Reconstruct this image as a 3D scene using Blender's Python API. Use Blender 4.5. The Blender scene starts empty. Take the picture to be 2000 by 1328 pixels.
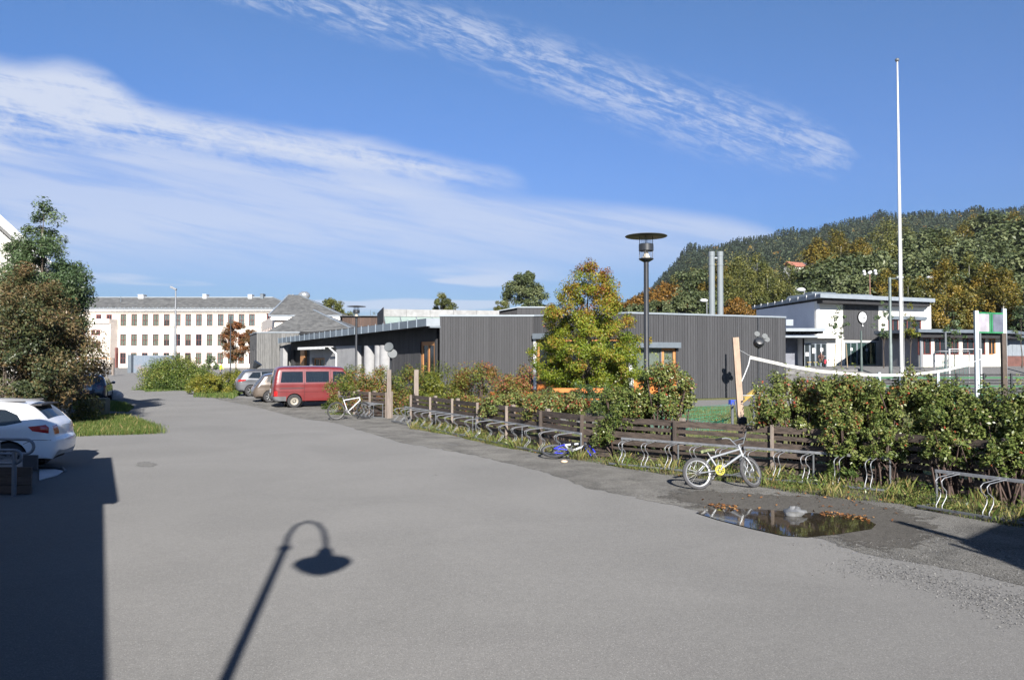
import bpy, bmesh, math, random
import numpy as np
from math import sin, cos, tan, pi, radians as R, sqrt, atan2, hypot
from mathutils import Vector, Matrix
from mathutils.geometry import delaunay_2d_cdt
random.seed(7); NR = np.random.default_rng(7)
S = bpy.context.scene
COL = S.collection

# ---------------------------------------------------------------- camera
F_PX, CX, CY, HC = 1525.0, 1000.0, 664.0, 2.35
PITCH = math.atan(36.0 / F_PX)
cam = bpy.data.objects.new("camera", bpy.data.cameras.new("camera")); COL.objects.link(cam)
cam.data.sensor_width = 36.0; cam.data.lens = 36.0 * F_PX / 2000.0
cam.data.clip_start = 0.1; cam.data.clip_end = 12000
cam.location = (0, 0, HC); cam.rotation_euler = (pi / 2 + PITCH, 0, 0)
S.camera = cam
# ---------------------------------------------------------------- light
SUN_EL, SUN_AZ = 27.0, -10.4          # shadows run away from the camera, 10 degrees to the left
sh = Vector((sin(R(SUN_AZ)), cos(R(SUN_AZ)), 0))      # direction the shadows fall
to_sun = Vector((-sh.x * cos(R(SUN_EL)), -sh.y * cos(R(SUN_EL)), sin(R(SUN_EL))))
sl = bpy.data.lights.new("sun", 'SUN'); sl.energy = 5.0; sl.angle = R(0.53); sl.color = (1.0, 0.945, 0.87)
sun = bpy.data.objects.new("sun", sl); COL.objects.link(sun)
sun.rotation_euler = to_sun.to_track_quat('Z', 'Y').to_euler(); sun.location = (0, -5, 40)
S.view_settings.view_transform = 'Standard'; S.view_settings.look = 'None'
S.view_settings.gamma = 1; S.view_settings.use_curve_mapping = False
S.view_settings.exposure = 1.15
S.cycles.max_bounces = 6; S.cycles.transparent_max_bounces = 16
S.cycles.use_adaptive_sampling = True; S.cycles.adaptive_threshold = 0.02
S.cycles.sample_clamp_indirect = 6

# node expression helper -------------------------------------------------
class E:
    """a shader socket with arithmetic"""
    def __init__(s, nt, sock): s.nt, s.k = nt, sock
    def _m(s, op, *a):
        n = s.nt.nodes.new('ShaderNodeMath'); n.operation = op
        for i, v in enumerate((s,) + a):
            if isinstance(v, E): s.nt.links.new(v.k, n.inputs[i])
            else: n.inputs[i].default_value = v
        return E(s.nt, n.outputs[0])
    def __add__(s, o): return s._m('ADD', o)
    def __sub__(s, o): return s._m('SUBTRACT', o)
    def __mul__(s, o): return s._m('MULTIPLY', o)
    def __truediv__(s, o): return s._m('DIVIDE', o)
    def absv(s): return s._m('ABSOLUTE')
    def mx(s, o): return s._m('MAXIMUM', o)
    def mn(s, o): return s._m('MINIMUM', o)
    def pw(s, o): return s._m('POWER', o)
    def ss(s, a, b, lo=0.0, hi=1.0):
        n = s.nt.nodes.new('ShaderNodeMapRange'); n.interpolation_type = 'SMOOTHSTEP'
        s.nt.links.new(s.k, n.inputs[0])
        for i, v in zip((1, 2, 3, 4), (a, b, lo, hi)): n.inputs[i].default_value = v
        return E(s.nt, n.outputs[0])
    def curve(s, pts, x0, x1, y0, y1):
        n = s.nt.nodes.new('ShaderNodeFloatCurve'); c = n.mapping.curves[0]
        P = [((x - x0) / (x1 - x0), (y - y0) / (y1 - y0)) for x, y in pts]
        for i, p in enumerate(P):
            if i < 2: c.points[i].location = p if i == 0 else P[-1]
        for p in P[1:-1]: c.points.new(*p)
        n.mapping.update()
        t = (s - x0) / (x1 - x0)
        s.nt.links.new(t.k, n.inputs['Value'])
        return E(s.nt, n.outputs[0]) * (y1 - y0) + y0
def nnew(nt, typ, **kw):
    n = nt.nodes.new(typ)
    for k, v in kw.items():
        if k in n.inputs.keys():
            if hasattr(v, 'is_output') or isinstance(v, bpy.types.NodeSocket): nt.links.new(v, n.inputs[k])
            else: n.inputs[k].default_value = v
        else: setattr(n, k, v)
    return n
def noise(nt, vec, scale, detail=4, rough=.55, dist=0):
    n = nnew(nt, 'ShaderNodeTexNoise', Scale=scale, Detail=detail, Roughness=rough, Distortion=dist)
    if vec is not None: nt.links.new(vec, n.inputs['Vector'])
    return E(nt, n.outputs['Fac'])
def comb(nt, x, y, z=None):
    n = nt.nodes.new('ShaderNodeCombineXYZ')
    for i, v in enumerate((x, y, z)):
        if isinstance(v, E): nt.links.new(v.k, n.inputs[i])
        elif v is not None: n.inputs[i].default_value = v
    return n.outputs[0]
def mixc(nt, fac, a, b, mode='MIX'):
    n = nt.nodes.new('ShaderNodeMix'); n.data_type = 'RGBA'; n.blend_type = mode
    for s, v in ((n.inputs[0], fac), (n.inputs[6], a), (n.inputs[7], b)):
        if isinstance(v, E): nt.links.new(v.k, s)
        elif isinstance(v, bpy.types.NodeSocket): nt.links.new(v, s)
        elif isinstance(v, (int, float)): s.default_value = v
        else: s.default_value = (*v, 1)
    return n.outputs[2]

# ---------------------------------------------------------------- sky
W = bpy.data.worlds.new("World"); S.world = W; W.use_nodes = True
nt = W.node_tree; nt.nodes.clear()
sky = nt.nodes.new('ShaderNodeTexSky'); sky.sky_type = 'NISHITA'; sky.sun_disc = False
sky.sun_elevation = R(SUN_EL); sky.sun_rotation = atan2(to_sun.x, to_sun.y)
sky.altitude = 50; sky.air_density = 1.0; sky.dust_density = 0.15; sky.ozone_density = 2.2
tc = nt.nodes.new('ShaderNodeTexCoord'); sp = nt.nodes.new('ShaderNodeSeparateXYZ')
nt.links.new(tc.outputs['Generated'], sp.inputs[0])
dx, dy, dz = (E(nt, sp.outputs[i]) for i in range(3))
yy = dy.absv().mx(0.05)
U = dx / yy * 1.525 + 1.0            # thousands of "photo units" to the right
V = (dz / yy * -1.525) + 0.7         # and down, horizon at 0.7
# warp
wv = comb(nt, U * 3.0, V * 9.0, 0.3)
n1 = noise(nt, wv, 1.0, 5, .6) - 0.5
st = comb(nt, (U + V * 0.25) * 2.2, (V - U * 0.20) * 26.0, 1.7)       # long streaks
streak = noise(nt, st, 1.0, 5, .62, .25)
st2 = comb(nt, (U - V * .6) * 16.0, (V - U * 0.34) * 60.0, 4.7)      # fine ripples of the upper band
ripple = noise(nt, st2, 1.0, 4, .65, .5)
big = noise(nt, comb(nt, U * 3.0, V * 6.0, 8.1), 1.0, 3, .5)
fib = noise(nt, comb(nt, (U + V * 1.3) * 14.0, (V - U * .55) * 34.0, 2.2), 1.0, 5, .7, .8)
# band B : the mackerel streak from the top left to the right
cB = U.curve([(0.3, -.06), (.5, -.005), (.85, .05), (1.1, .135), (1.35, .215), (1.55, .268), (1.66, .300), (1.9, .34)], .3, 1.9, -.1, .4)
wB = U.curve([(0.3, .02), (.55, .035), (.8, .06), (1.1, .075), (1.4, .085), (1.58, .07), (1.66, .04), (1.70, .0), (1.9, .0)], .3, 1.9, 0, .1)
dB = ((V - cB) + n1 * .05).absv() / (wB + .0005)
mB = dB.ss(1.15, .15) * (ripple * .6 + fib * .4).ss(.40, .66) * U.ss(1.70, 1.62) * .62
# sheet A : feathered sheet on the left ending in a point near (1.03,.34)
eA = U.curve([(-.6, -.05), (-.2, .06), (0, .105), (.15, .115), (.3, .19), (.5, .225), (.7, .255), (.88, .295), (1.03, .340), (1.06, .4), (1.9, .6)], -.6, 1.9, -.1, .7)
lA = U.curve([(-.6, .25), (0, .26), (.4, .295), (.8, .345), (1.03, .345), (1.06, .36), (1.9, .5)], -.6, 1.9, -.1, .7)
mA = ((V - eA) + n1 * .05).ss(-.006, .045) * ((V - lA) + n1 * .02).ss(.05, -.03) * U.ss(1.05, .99)
mA = mA * (streak * .85 + fib * .35).ss(.36, .66) * .95
# sheet C : smooth veil below, ending in a lens at (1.54,.46)
eC = U.curve([(-.6, .2), (0, .26), (.4, .30), (.8, .352), (1.1, .385), (1.3, .402), (1.45, .425), (1.55, .465), (1.6, .52), (1.9, .7)], -.6, 1.9, -.1, .7)
mC = ((V - eC) + n1 * .012).ss(-.008, .03) * V.ss(.58, .43) * U.ss(1.56, 1.50) * (streak.ss(.30, .60) * .34 + .30)
# low lenses near the horizon
lens = noise(nt, comb(nt, U * 3.4, (V - U * .05) * 34.0, 6.6), 1.0, 2, .4)
mD = lens.ss(.52, .64) * V.ss(.50, .55) * V.ss(.68, .60) * U.ss(1.15, .95) * .5
veil = V.ss(.30, .64) * .22 * U.ss(1.7, .9)
cl = (mA.mx(mB)._m('ADD', mC)._m('ADD', mD) + veil).mn(.95) * dz.ss(-.02, .02)
el_ = dz.absv()
kr, kg, kb = (el_.curve([(0, a), (.05, b), (.12, c), (.25, d), (.45, e), (1, e)], 0, 1, 0, 1.4) for a, b, c, d, e in
              ((.24, .27, .34, .43, .52, ), (.36, .40, .48, .62, .76), (.58, .64, .76, .97, 1.05)))
skyc = mixc(nt, 1.0, sky.outputs[0], comb(nt, kr, kg, kb), 'MULTIPLY')
hs = nnew(nt, 'ShaderNodeHueSaturation', Saturation=1.0, Value=1.0); nt.links.new(skyc, hs.inputs['Color'])
SKY_SAT, SKY_VAL = hs.inputs['Saturation'], hs.inputs['Value']
bg1 = nt.nodes.new('ShaderNodeBackground'); nt.links.new(mixc(nt, cl, hs.outputs[0], (5.2, 5.7, 6.9)), bg1.inputs[0])
bg1.inputs[1].default_value = 0.058
wo = nt.nodes.new('ShaderNodeOutputWorld'); nt.links.new(bg1.outputs[0], wo.inputs[0])

# ---------------------------------------------------------------- pixel to place
def ray(px, py):
    a, b = (px - CX) / F_PX, (CY - py) / F_PX
    return Vector((a, cos(PITCH) - b * sin(PITCH), sin(PITCH) + b * cos(PITCH)))
def G(px, py, z=0.0):
    d = ray(px, py); t = (z - HC) / d.z
    return Vector((d.x * t, d.y * t, z))
def V3(px, py, Y):
    d = ray(px, py); t = Y / d.y
    return Vector((d.x * t, Y, HC + d.z * t))
def smooth(t):
    t = max(0.0, min(1.0, t)); return t * t * (3 - 2 * t)
def hgt(x, y):
    return 0.5 * smooth((y - 62) / 80) * (1 - smooth((x - 5) / 8)) + 1.62 * smooth((y - 52) / 8) * smooth((x - 13) / 6)

# ---------------------------------------------------------------- materials
MATS = {}
def base_mat(name):
    m = bpy.data.materials.new(name); m.use_nodes = True
    nt = m.node_tree; b = nt.nodes['Principled BSDF']; return m, nt, b
def M(name, col, rough=.6, metal=0.0, var=.18, vs=2.5, bump=0.0, bs=30, spec=.5, rnd=0.0, emit=0, stretch=None, dirt=0, coat=0):
    """painted / plain material with soft variation, optional bump, optional per-piece tint"""
    if name in MATS: return MATS[name]
    m, nt, b = base_mat(name)
    tc = nt.nodes.new('ShaderNodeTexCoord'); vec = tc.outputs['Object']
    if stretch:
        mp = nnew(nt, 'ShaderNodeMapping', Scale=stretch); nt.links.new(vec, mp.inputs[0]); vec = mp.outputs[0]
    n = noise(nt, vec, vs, 5, .6)
    f = n.ss(.3, .7)
    lo = tuple(c * (1 - var) for c in col); hi = tuple(min(1, c * (1 + var)) for c in col)
    c = mixc(nt, f, lo, hi)
    if rnd:
        at = nnew(nt, 'ShaderNodeAttribute', attribute_name='rnd'); a = E(nt, at.outputs['Fac'])
        k = a * (2 * rnd) + (1 - rnd)
        cc = comb(nt, k, k, k); c = mixc(nt, 1.0, c, cc, 'MULTIPLY')
    if dirt:
        d = noise(nt, tc.outputs['Object'], 9, 6, .7).ss(.48, .75) * dirt
        c = mixc(nt, d, c, tuple(x * .45 for x in col))
    nt.links.new(c, b.inputs['Base Color'])
    rr = (n - .5) * .25 + rough
    nt.links.new(rr.mx(.02).k, b.inputs['Roughness'])
    b.inputs['Metallic'].default_value = metal
    b.inputs['Specular IOR Level'].default_value = spec
    if coat: b.inputs['Coat Weight'].default_value = coat; b.inputs['Coat Roughness'].default_value = .04
    if bump:
        bn = noise(nt, vec, bs, 4, .6)
        bp = nnew(nt, 'ShaderNodeBump', Strength=bump, Distance=.02); nt.links.new(bn.k, bp.inputs['Height'])
        nt.links.new(bp.outputs[0], b.inputs['Normal'])
    if emit:
        nt.links.new(c, b.inputs['Emission Color']); b.inputs['Emission Strength'].default_value = emit
    MATS[name] = m; return m
def glass(name, tint=(.03, .035, .04), see=.35, tcol=(.55, .62, .62), rough=.03):
    if name in MATS: return MATS[name]
    m, nt, b = base_mat(name)
    b.inputs['Base Color'].default_value = (*tint, 1); b.inputs['Roughness'].default_value = rough
    b.inputs['Specular IOR Level'].default_value = .7
    tr = nt.nodes.new('ShaderNodeBsdfTransparent'); tr.inputs[0].default_value = (*tcol, 1)
    mx = nt.nodes.new('ShaderNodeMixShader'); mx.inputs[0].default_value = see
    nt.links.new(b.outputs[0], mx.inputs[1]); nt.links.new(tr.outputs[0], mx.inputs[2])
    nt.links.new(mx.outputs[0], nt.nodes['Material Output'].inputs[0])
    MATS[name] = m; return m
def leafmat(name, stops, rough=.45, trans=.35, val=1.0):
    """foliage: colour from the per-leaf attribute 'rnd'"""
    if name in MATS: return MATS[name]
    m, nt, b = base_mat(name)
    at = nnew(nt, 'ShaderNodeAttribute', attribute_name='rnd')
    cr = nt.nodes.new('ShaderNodeValToRGB'); el = cr.color_ramp.elements
    while len(el) < len(stops): el.new(.5)
    for e, (p, c) in zip(el, stops): e.position = p; e.color = (c[0] * val, c[1] * val, c[2] * val, 1)
    nt.links.new(at.outputs['Fac'], cr.inputs[0])
    nt.links.new(cr.outputs[0], b.inputs['Base Color']); b.inputs['Roughness'].default_value = rough
    b.inputs['Specular IOR Level'].default_value = .35
    tr = nt.nodes.new('ShaderNodeBsdfTranslucent'); nt.links.new(cr.outputs[0], tr.inputs[0])
    mx = nt.nodes.new('ShaderNodeMixShader'); mx.inputs[0].default_value = trans
    nt.links.new(b.outputs[0], mx.inputs[1]); nt.links.new(tr.outputs[0], mx.inputs[2])
    nt.links.new(mx.outputs[0], nt.nodes['Material Output'].inputs[0])
    MATS[name] = m; return m

def ragged(m, sc=3.0, amt=.75):
    """let a ground sheet fray into the one below along its border (attribute 'edge' is 0 on the border, 1 inside)"""
    nt = m.node_tree; out = nt.nodes['Material Output']; src = out.inputs[0].links[0].from_socket
    at = nnew(nt, 'ShaderNodeAttribute', attribute_name='edge'); tc = nt.nodes.new('ShaderNodeTexCoord')
    n = noise(nt, tc.outputs['Object'], sc, 6, .75)
    f = (E(nt, at.outputs['Fac']) * 1.6 + (n - .5) * amt * 2).ss(.42, .60)
    tr = nt.nodes.new('ShaderNodeBsdfTransparent'); mx = nt.nodes.new('ShaderNodeMixShader')
    nt.links.new(f.k, mx.inputs[0]); nt.links.new(tr.outputs[0], mx.inputs[1]); nt.links.new(src, mx.inputs[2]); nt.links.new(mx.outputs[0], out.inputs[0])
# ---------------------------------------------------------------- objects
def tag(o, label=None, cat=None, group=None, kind=None):
    if label: o['label'] = label
    if cat: o['category'] = cat
    if group: o['group'] = group
    if kind: o['kind'] = kind
    return o
def empty(name, loc=(0, 0, 0), rz=0.0, label=None, cat=None, group=None):
    o = bpy.data.objects.new(name, None); COL.objects.link(o); o.location = loc; o.rotation_euler = (0, 0, rz)
    o.empty_display_size = .2
    return tag(o, label, cat, group)
def kids(o): return [c for c in bpy.data.objects if c.parent == o]
def copy_tree(o, parent=None, depth=0):
    c = o.copy(); COL.objects.link(c)
    if parent: c.parent = parent
    for ch in list(o.children): copy_tree(ch, c)
    return c
class MB:
    def __init__(s): s.v, s.f, s.r = [], [], []
    def add(s, vs, fs, r=None):
        k = len(s.v); s.v += [tuple(p) for p in vs]; s.f += [tuple(i + k for i in f) for f in fs]
        r = random.random() if r is None else r
        s.r += [r] * len(fs); return s
    def box(s, c, d, rz=0.0, mat=None, r=None, taper=None):
        hx, hy, hz = d[0] / 2, d[1] / 2, d[2] / 2; P = []
        for z in (-1, 1):
            t = 1 if (z < 0 or not taper) else taper
            for x, y in ((-1, -1), (1, -1), (1, 1), (-1, 1)):
                p = Vector((x * hx * t, y * hy * t, z * hz))
                if mat is not None: p = mat @ p
                elif rz: p = Vector((p.x * cos(rz) - p.y * sin(rz), p.x * sin(rz) + p.y * cos(rz), p.z))
                P.append(p + Vector(c))
        return s.add(P, [(3, 2, 1, 0), (4, 5, 6, 7), (0, 1, 5, 4), (1, 2, 6, 5), (2, 3, 7, 6), (3, 0, 4, 7)], r)
    def span(s, x0, x1, y0, y1, z0, z1, r=None):
        return s.box(((x0 + x1) / 2, (y0 + y1) / 2, (z0 + z1) / 2), (abs(x1 - x0), abs(y1 - y0), abs(z1 - z0)), r=r)
    def beam(s, a, b, w, h, up=(0, 0, 1), r=None):
        a, b = Vector(a), Vector(b); d = b - a; L = d.length; d.normalize(); u = Vector(up)
        if abs(d.dot(u)) > .99: u = Vector((0, 1, 0))
        sx = d.cross(u).normalized(); u = sx.cross(d)
        return s.box((a + b) / 2, (L, w, h), mat=Matrix((d, sx, u)).transposed(), r=r)
    def tube(s, pts, rad, n=8, caps=True, r=None, closed=False):
        pts = [Vector(p) for p in pts]; N = len(pts)
        rads = rad if isinstance(rad, (list, tuple)) else [rad] * N
        vs, fs = [], []; prev = None
        for i, p in enumerate(pts):
            if closed: t = pts[(i + 1) % N] - pts[i - 1]
            else: t = pts[min(i + 1, N - 1)] - pts[max(i - 1, 0)]
            t.normalize()
            if prev is None:
                a = Vector((0, 0, 1)) if abs(t.z) < .9 else Vector((1, 0, 0)); u = t.cross(a).normalized()
            else:
                u = prev - t * prev.dot(t); u = u.normalized() if u.length > 1e-6 else t.orthogonal().normalized()
            prev = u; w = t.cross(u)
            for k in range(n):
                an = 2 * pi * k / n; vs.append(p + (u * cos(an) + w * sin(an)) * rads[i])
        for i in range(N if closed else N - 1):
            j = (i + 1) % N
            for k in range(n):
                k2 = (k + 1) % n; fs.append((i * n + k, i * n + k2, j * n + k2, j * n + k))
        if caps and not closed: fs += [tuple(range(n))[::-1], tuple((N - 1) * n + k for k in range(n))]
        return s.add(vs, fs, r)
    def cyl(s, c, rad, h, n=16, r=None, r2=None):
        c = Vector(c); return s.tube([c, c + Vector((0, 0, h))], [rad, rad if r2 is None else r2], n, r=r)
    def lathe(s, prof, c=(0, 0, 0), n=24, r=None, axis='Z'):
        vs, fs = [], []; c = Vector(c); m = len(prof)
        for k in range(n):
            a = 2 * pi * k / n
            for (q, z) in prof:
                if axis == 'Z': p = Vector((q * cos(a), q * sin(a), z))
                elif axis == 'Y': p = Vector((q * cos(a), z, q * sin(a)))
                else: p = Vector((z, q * cos(a), q * sin(a)))
                vs.append(c + p)
        for k in range(n):
            k2 = (k + 1) % n
            for i in range(m - 1): fs.append((k * m + i, k2 * m + i, k2 * m + i + 1, k * m + i + 1))
        return s.add(vs, fs, r)
    def prism(s, poly, a, b, r=None):
        """poly: list of 3D points (planar), extruded by vector (b-a) from offset a"""
        a, b = Vector(a), Vector(b); n = len(poly)
        vs = [Vector(p) + a for p in poly] + [Vector(p) + b for p in poly]
        fs = [tuple(range(n))[::-1], tuple(range(n, 2 * n))] + [(i, (i + 1) % n, n + (i + 1) % n, n + i) for i in range(n)]
        return s.add(vs, fs, r)
    def quad(s, *p, r=None): return s.add(p, [tuple(range(len(p)))], r)
    def ell(s, c, rad, nu=12, nv=8, jit=0, r=None, rz=0):
        vs, fs = [], []; c = Vector(c); rad = rad if isinstance(rad, (tuple, list)) else (rad,) * 3
        for j in range(nv + 1):
            th = pi * j / nv
            for i in range(nu):
                ph = 2 * pi * i / nu; k = 1 + random.uniform(-jit, jit)
                x, y, z = sin(th) * cos(ph) * rad[0] * k, sin(th) * sin(ph) * rad[1] * k, cos(th) * rad[2] * k
                vs.append(c + Vector((x * cos(rz) - y * sin(rz), x * sin(rz) + y * cos(rz), z)))
        for j in range(nv):
            for i in range(nu):
                fs.append((j * nu + i, (j + 1) * nu + i, (j + 1) * nu + (i + 1) % nu, j * nu + (i + 1) % nu))
        return s.add(vs, fs, r)
    def xf(s, m):
        s.v = [tuple(m @ Vector(p)) for p in s.v]; return s
    def build(s, name, mat, parent=None, smooth=None, bevel=0, fix=True):
        me = bpy.data.meshes.new(name); me.from_pydata(s.v, [], s.f)
        at = me.attributes.new('rnd', 'FLOAT', 'FACE'); at.data.foreach_set('value', s.r)
        if fix:
            bm = bmesh.new(); bm.from_mesh(me); bmesh.ops.remove_doubles(bm, verts=bm.verts, dist=1e-5)
            bmesh.ops.recalc_face_normals(bm, faces=bm.faces)
            if bevel: bmesh.ops.bevel(bm, geom=list(bm.edges), offset=bevel, segments=2, affect='EDGES', profile=.6)
            bm.to_mesh(me); bm.free()
        if smooth is not None:
            me.shade_smooth(); me.set_sharp_from_angle(angle=R(smooth))
        me.materials.append(mat); me.update()
        o = bpy.data.objects.new(name, me); COL.objects.link(o)
        if parent: o.parent = parent
        return o
def frame(p0, p1, z=0.0):
    """matrix whose x runs p0->p1, y is to the right-hand back side, z up; origin p0"""
    d = Vector((p1[0] - p0[0], p1[1] - p0[1], 0)).normalized()
    return Matrix(((d.x, -d.y, 0, p0[0]), (d.y, d.x, 0, p0[1]), (0, 0, 1, z), (0, 0, 0, 1)))
def inpoly(x, y, P):
    c = False; j = len(P) - 1
    for i in range(len(P)):
        xi, yi, xj, yj = P[i][0], P[i][1], P[j][0], P[j][1]
        if (yi > y) != (yj > y) and x < (xj - xi) * (y - yi) / (yj - yi) + xi: c = not c
        j = i
    return c
def sheet(name, poly, dz, mat, res=4.0, jag=0.0, zf=hgt, kind='structure', seed=1, fade=.35):
    """a ground sheet: polygon filled with a grid, draped over the terrain"""
    rg = random.Random(seed); P = []
    n = len(poly)
    for i in range(n):
        a, b = Vector(poly[i][:2]), Vector(poly[(i + 1) % n][:2]); L = (b - a).length
        k = max(1, int(L / (res if not jag else min(res, .35))))
        for j in range(k):
            q = a.lerp(b, j / k)
            if jag: q = q + Vector((rg.uniform(-jag, jag), rg.uniform(-jag, jag)))
            P.append(q)
    m = len(P); edges = [(i, (i + 1) % m) for i in range(m)]
    xs = [p.x for p in P]; ys = [p.y for p in P]
    pts = list(P); y = min(ys) + res / 2
    while y < max(ys):
        x = min(xs) + res / 2
        while x < max(xs):
            if inpoly(x, y, P): pts.append(Vector((x, y)))
            x += res
        y += res
    v, e, f, *_ = delaunay_2d_cdt(pts, edges, [], 0, 1e-5)
    fs = []
    for t in f:
        cx = sum(v[i].x for i in t) / len(t); cy = sum(v[i].y for i in t) / len(t)
        if inpoly(cx, cy, P): fs.append(tuple(t))
    me = bpy.data.meshes.new(name); me.from_pydata([(p.x, p.y, zf(p.x, p.y) + dz) for p in v], [], fs)
    me.materials.append(mat)
    at = me.attributes.new('edge', 'FLOAT', 'POINT'); vp = np.array([(p.x, p.y) for p in v]); dm = np.full(len(vp), 9.0); PA = np.array([(p.x, p.y) for p in P])
    for i in range(m):
        a_, b_ = PA[i], PA[(i + 1) % m]; ab = b_ - a_; t_ = np.clip(((vp - a_) @ ab) / (ab @ ab + 1e-12), 0, 1); dm = np.minimum(dm, np.linalg.norm(vp - (a_ + t_[:, None] * ab), axis=1))
    at.data.foreach_set('value', np.clip(dm / fade, 0, 1).astype(np.float32))
    bm = bmesh.new(); bm.from_mesh(me); bmesh.ops.recalc_face_normals(bm, faces=bm.faces)
    if bm.faces and sum(q.normal.z for q in bm.faces) < 0: bmesh.ops.reverse_faces(bm, faces=bm.faces)
    bm.to_mesh(me); bm.free()
    o = bpy.data.objects.new(name, me); COL.objects.link(o)
    if kind: o['kind'] = kind
    return o
def np_mesh(name, verts, quads, rnd, mat, parent=None, tri=False):
    k = 3 if tri else 4
    me = bpy.data.meshes.new(name); nv, nf = len(verts), len(quads)
    me.vertices.add(nv); me.vertices.foreach_set('co', np.asarray(verts, dtype=np.float32).ravel())
    me.loops.add(nf * k); me.loops.foreach_set('vertex_index', np.asarray(quads, dtype=np.int32).ravel())
    me.polygons.add(nf); me.polygons.foreach_set('loop_start', np.arange(0, nf * k, k, dtype=np.int32))
    me.update(calc_edges=True)
    at = me.attributes.new('rnd', 'FLOAT', 'FACE'); at.data.foreach_set('value', np.asarray(rnd, dtype=np.float32))
    me.materials.append(mat)
    if parent is False: return me
    o = bpy.data.objects.new(name, me); COL.objects.link(o)
    if parent: o.parent = parent
    return o
def leafquads(C, size, aspect=.5, out=None, upb=.35, rng=None, fold=True):
    """C (n,3) centres -> rhombic leaves, random tilt leaning outwards/up. returns verts, quads"""
    rng = rng or NR; n = len(C)
    nrm = rng.normal(size=(n, 3)); 
    if out is not None: nrm += out * 1.1
    nrm[:, 2] += upb * 2
    nrm /= np.linalg.norm(nrm, axis=1)[:, None] + 1e-9
    a = rng.normal(size=(n, 3)); a -= nrm * (a * nrm).sum(1)[:, None]; a /= np.linalg.norm(a, axis=1)[:, None] + 1e-9
    b = np.cross(nrm, a)
    L = (size * rng.uniform(.65, 1.3, n))[:, None] * .5; Wd = L * aspect
    v = np.empty((n, 4, 3)); v[:, 0] = C - a * L; v[:, 1] = C + b * Wd + a * L * .1; v[:, 2] = C + a * L; v[:, 3] = C - b * Wd + a * L * .1
    if fold:
        v[:, 1] += nrm * Wd * .35; v[:, 3] += nrm * Wd * .35
    q = np.arange(n * 4).reshape(n, 4)
    return v.reshape(-1, 3), q
# ================================================================ GROUND
def asphalt(name, lo, hi, speck, gs=120, bump=.35, patch=.12, big=.35, tint=(1, 1, 1.0)):
    m, nt, b = base_mat(name); tc = nt.nodes.new('ShaderNodeTexCoord'); v = tc.outputs['Object']
    fine = noise(nt, v, gs, 3, .7)
    mid = noise(nt, v, 9, 5, .6); bigp = noise(nt, v, big, 5, .6, .6)
    grain = noise(nt, v, 32, 4, .75)
    ratio = (fine - .5) * speck + (grain - .5) * 1.0 + (mid - .5) * .35 + (bigp - .5) * patch * 2.2 + .5
    vo = nnew(nt, 'ShaderNodeTexVoronoi', Scale=75.0, feature='F1'); nt.links.new(v, vo.inputs['Vector'])
    sepc = nt.nodes.new('ShaderNodeSeparateColor'); nt.links.new(vo.outputs['Color'], sepc.inputs[0])
    stone = E(nt, sepc.outputs[0]).ss(.80, .95) * E(nt, vo.outputs['Distance']).ss(.5, .3)
    c = mixc(nt, ratio.ss(0.0, 1.0), tuple(lo[i] * tint[i] for i in range(3)), tuple(hi[i] * tint[i] for i in range(3)))
    c = mixc(nt, stone * .45, c, tuple(min(.5, h * 1.7) for h in hi))
    # faint stains
    s = noise(nt, v, 1.3, 6, .7, 1.2).ss(.60, .78) * .22
    c = mixc(nt, s, c, tuple(l * .6 for l in lo))
    nt.links.new(c, b.inputs['Base Color']); b.inputs['Roughness'].default_value = .88
    b.inputs['Specular IOR Level'].default_value = .2; b.inputs['Diffuse Roughness'].default_value = 1.0
    bp = nnew(nt, 'ShaderNodeBump', Strength=bump, Distance=.01); nt.links.new((fine + E(nt, vo.outputs['Distance']) * .5).k, bp.inputs['Height'])
    nt.links.new(bp.outputs[0], b.inputs['Normal']); return m
def grassmat(name, cols, dry=(.20, .17, .07), ds=1.2, dk=.5):
    m, nt, b = base_mat(name); tc = nt.nodes.new('ShaderNodeTexCoord'); v = tc.outputs['Object']
    f = noise(nt, v, 14, 6, .75); g = noise(nt, v, ds, 5, .65, .4)
    c = mixc(nt, f.ss(.3, .7), cols[0], cols[1]); c = mixc(nt, g.ss(.4, .68) * dk, c, dry)
    nt.links.new(c, b.inputs['Base Color']); b.inputs['Roughness'].default_value = .9
    bp = nnew(nt, 'ShaderNodeBump', Strength=.8, Distance=.05); nt.links.new(f.k, bp.inputs['Height']); nt.links.new(bp.outputs[0], b.inputs['Normal'])
    return m
m_asph = asphalt("asphalt_light", (.070, .0697, .069), (.125, .1237, .1217), 1.7, gs=85, patch=.26)
m_dark = asphalt("gravel_dark", (.026, .0255, .024), (.125, .122, .115), 2.4, gs=55, bump=1.0, patch=.55, big=1.1)
m_loose = asphalt("gravel_loose", (.12, .118, .113), (.25, .245, .235), 1.6, gs=45, bump=1.0)
m_earth = asphalt("earth", (.035, .031, .025), (.085, .076, .062), 1.2, gs=40, bump=1.0)
m_lawn = grassmat("lawn", ((.085, .10, .025), (.16, .17, .05)), ds=.5, dk=.8)
m_grass = grassmat("verge_grass", ((.045, .075, .015), (.12, .16, .04)), dk=.6)
for q in ():
    pass
m_path = asphalt("yard_path", (.075, .075, .075), (.11, .109, .107), .6)

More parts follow.
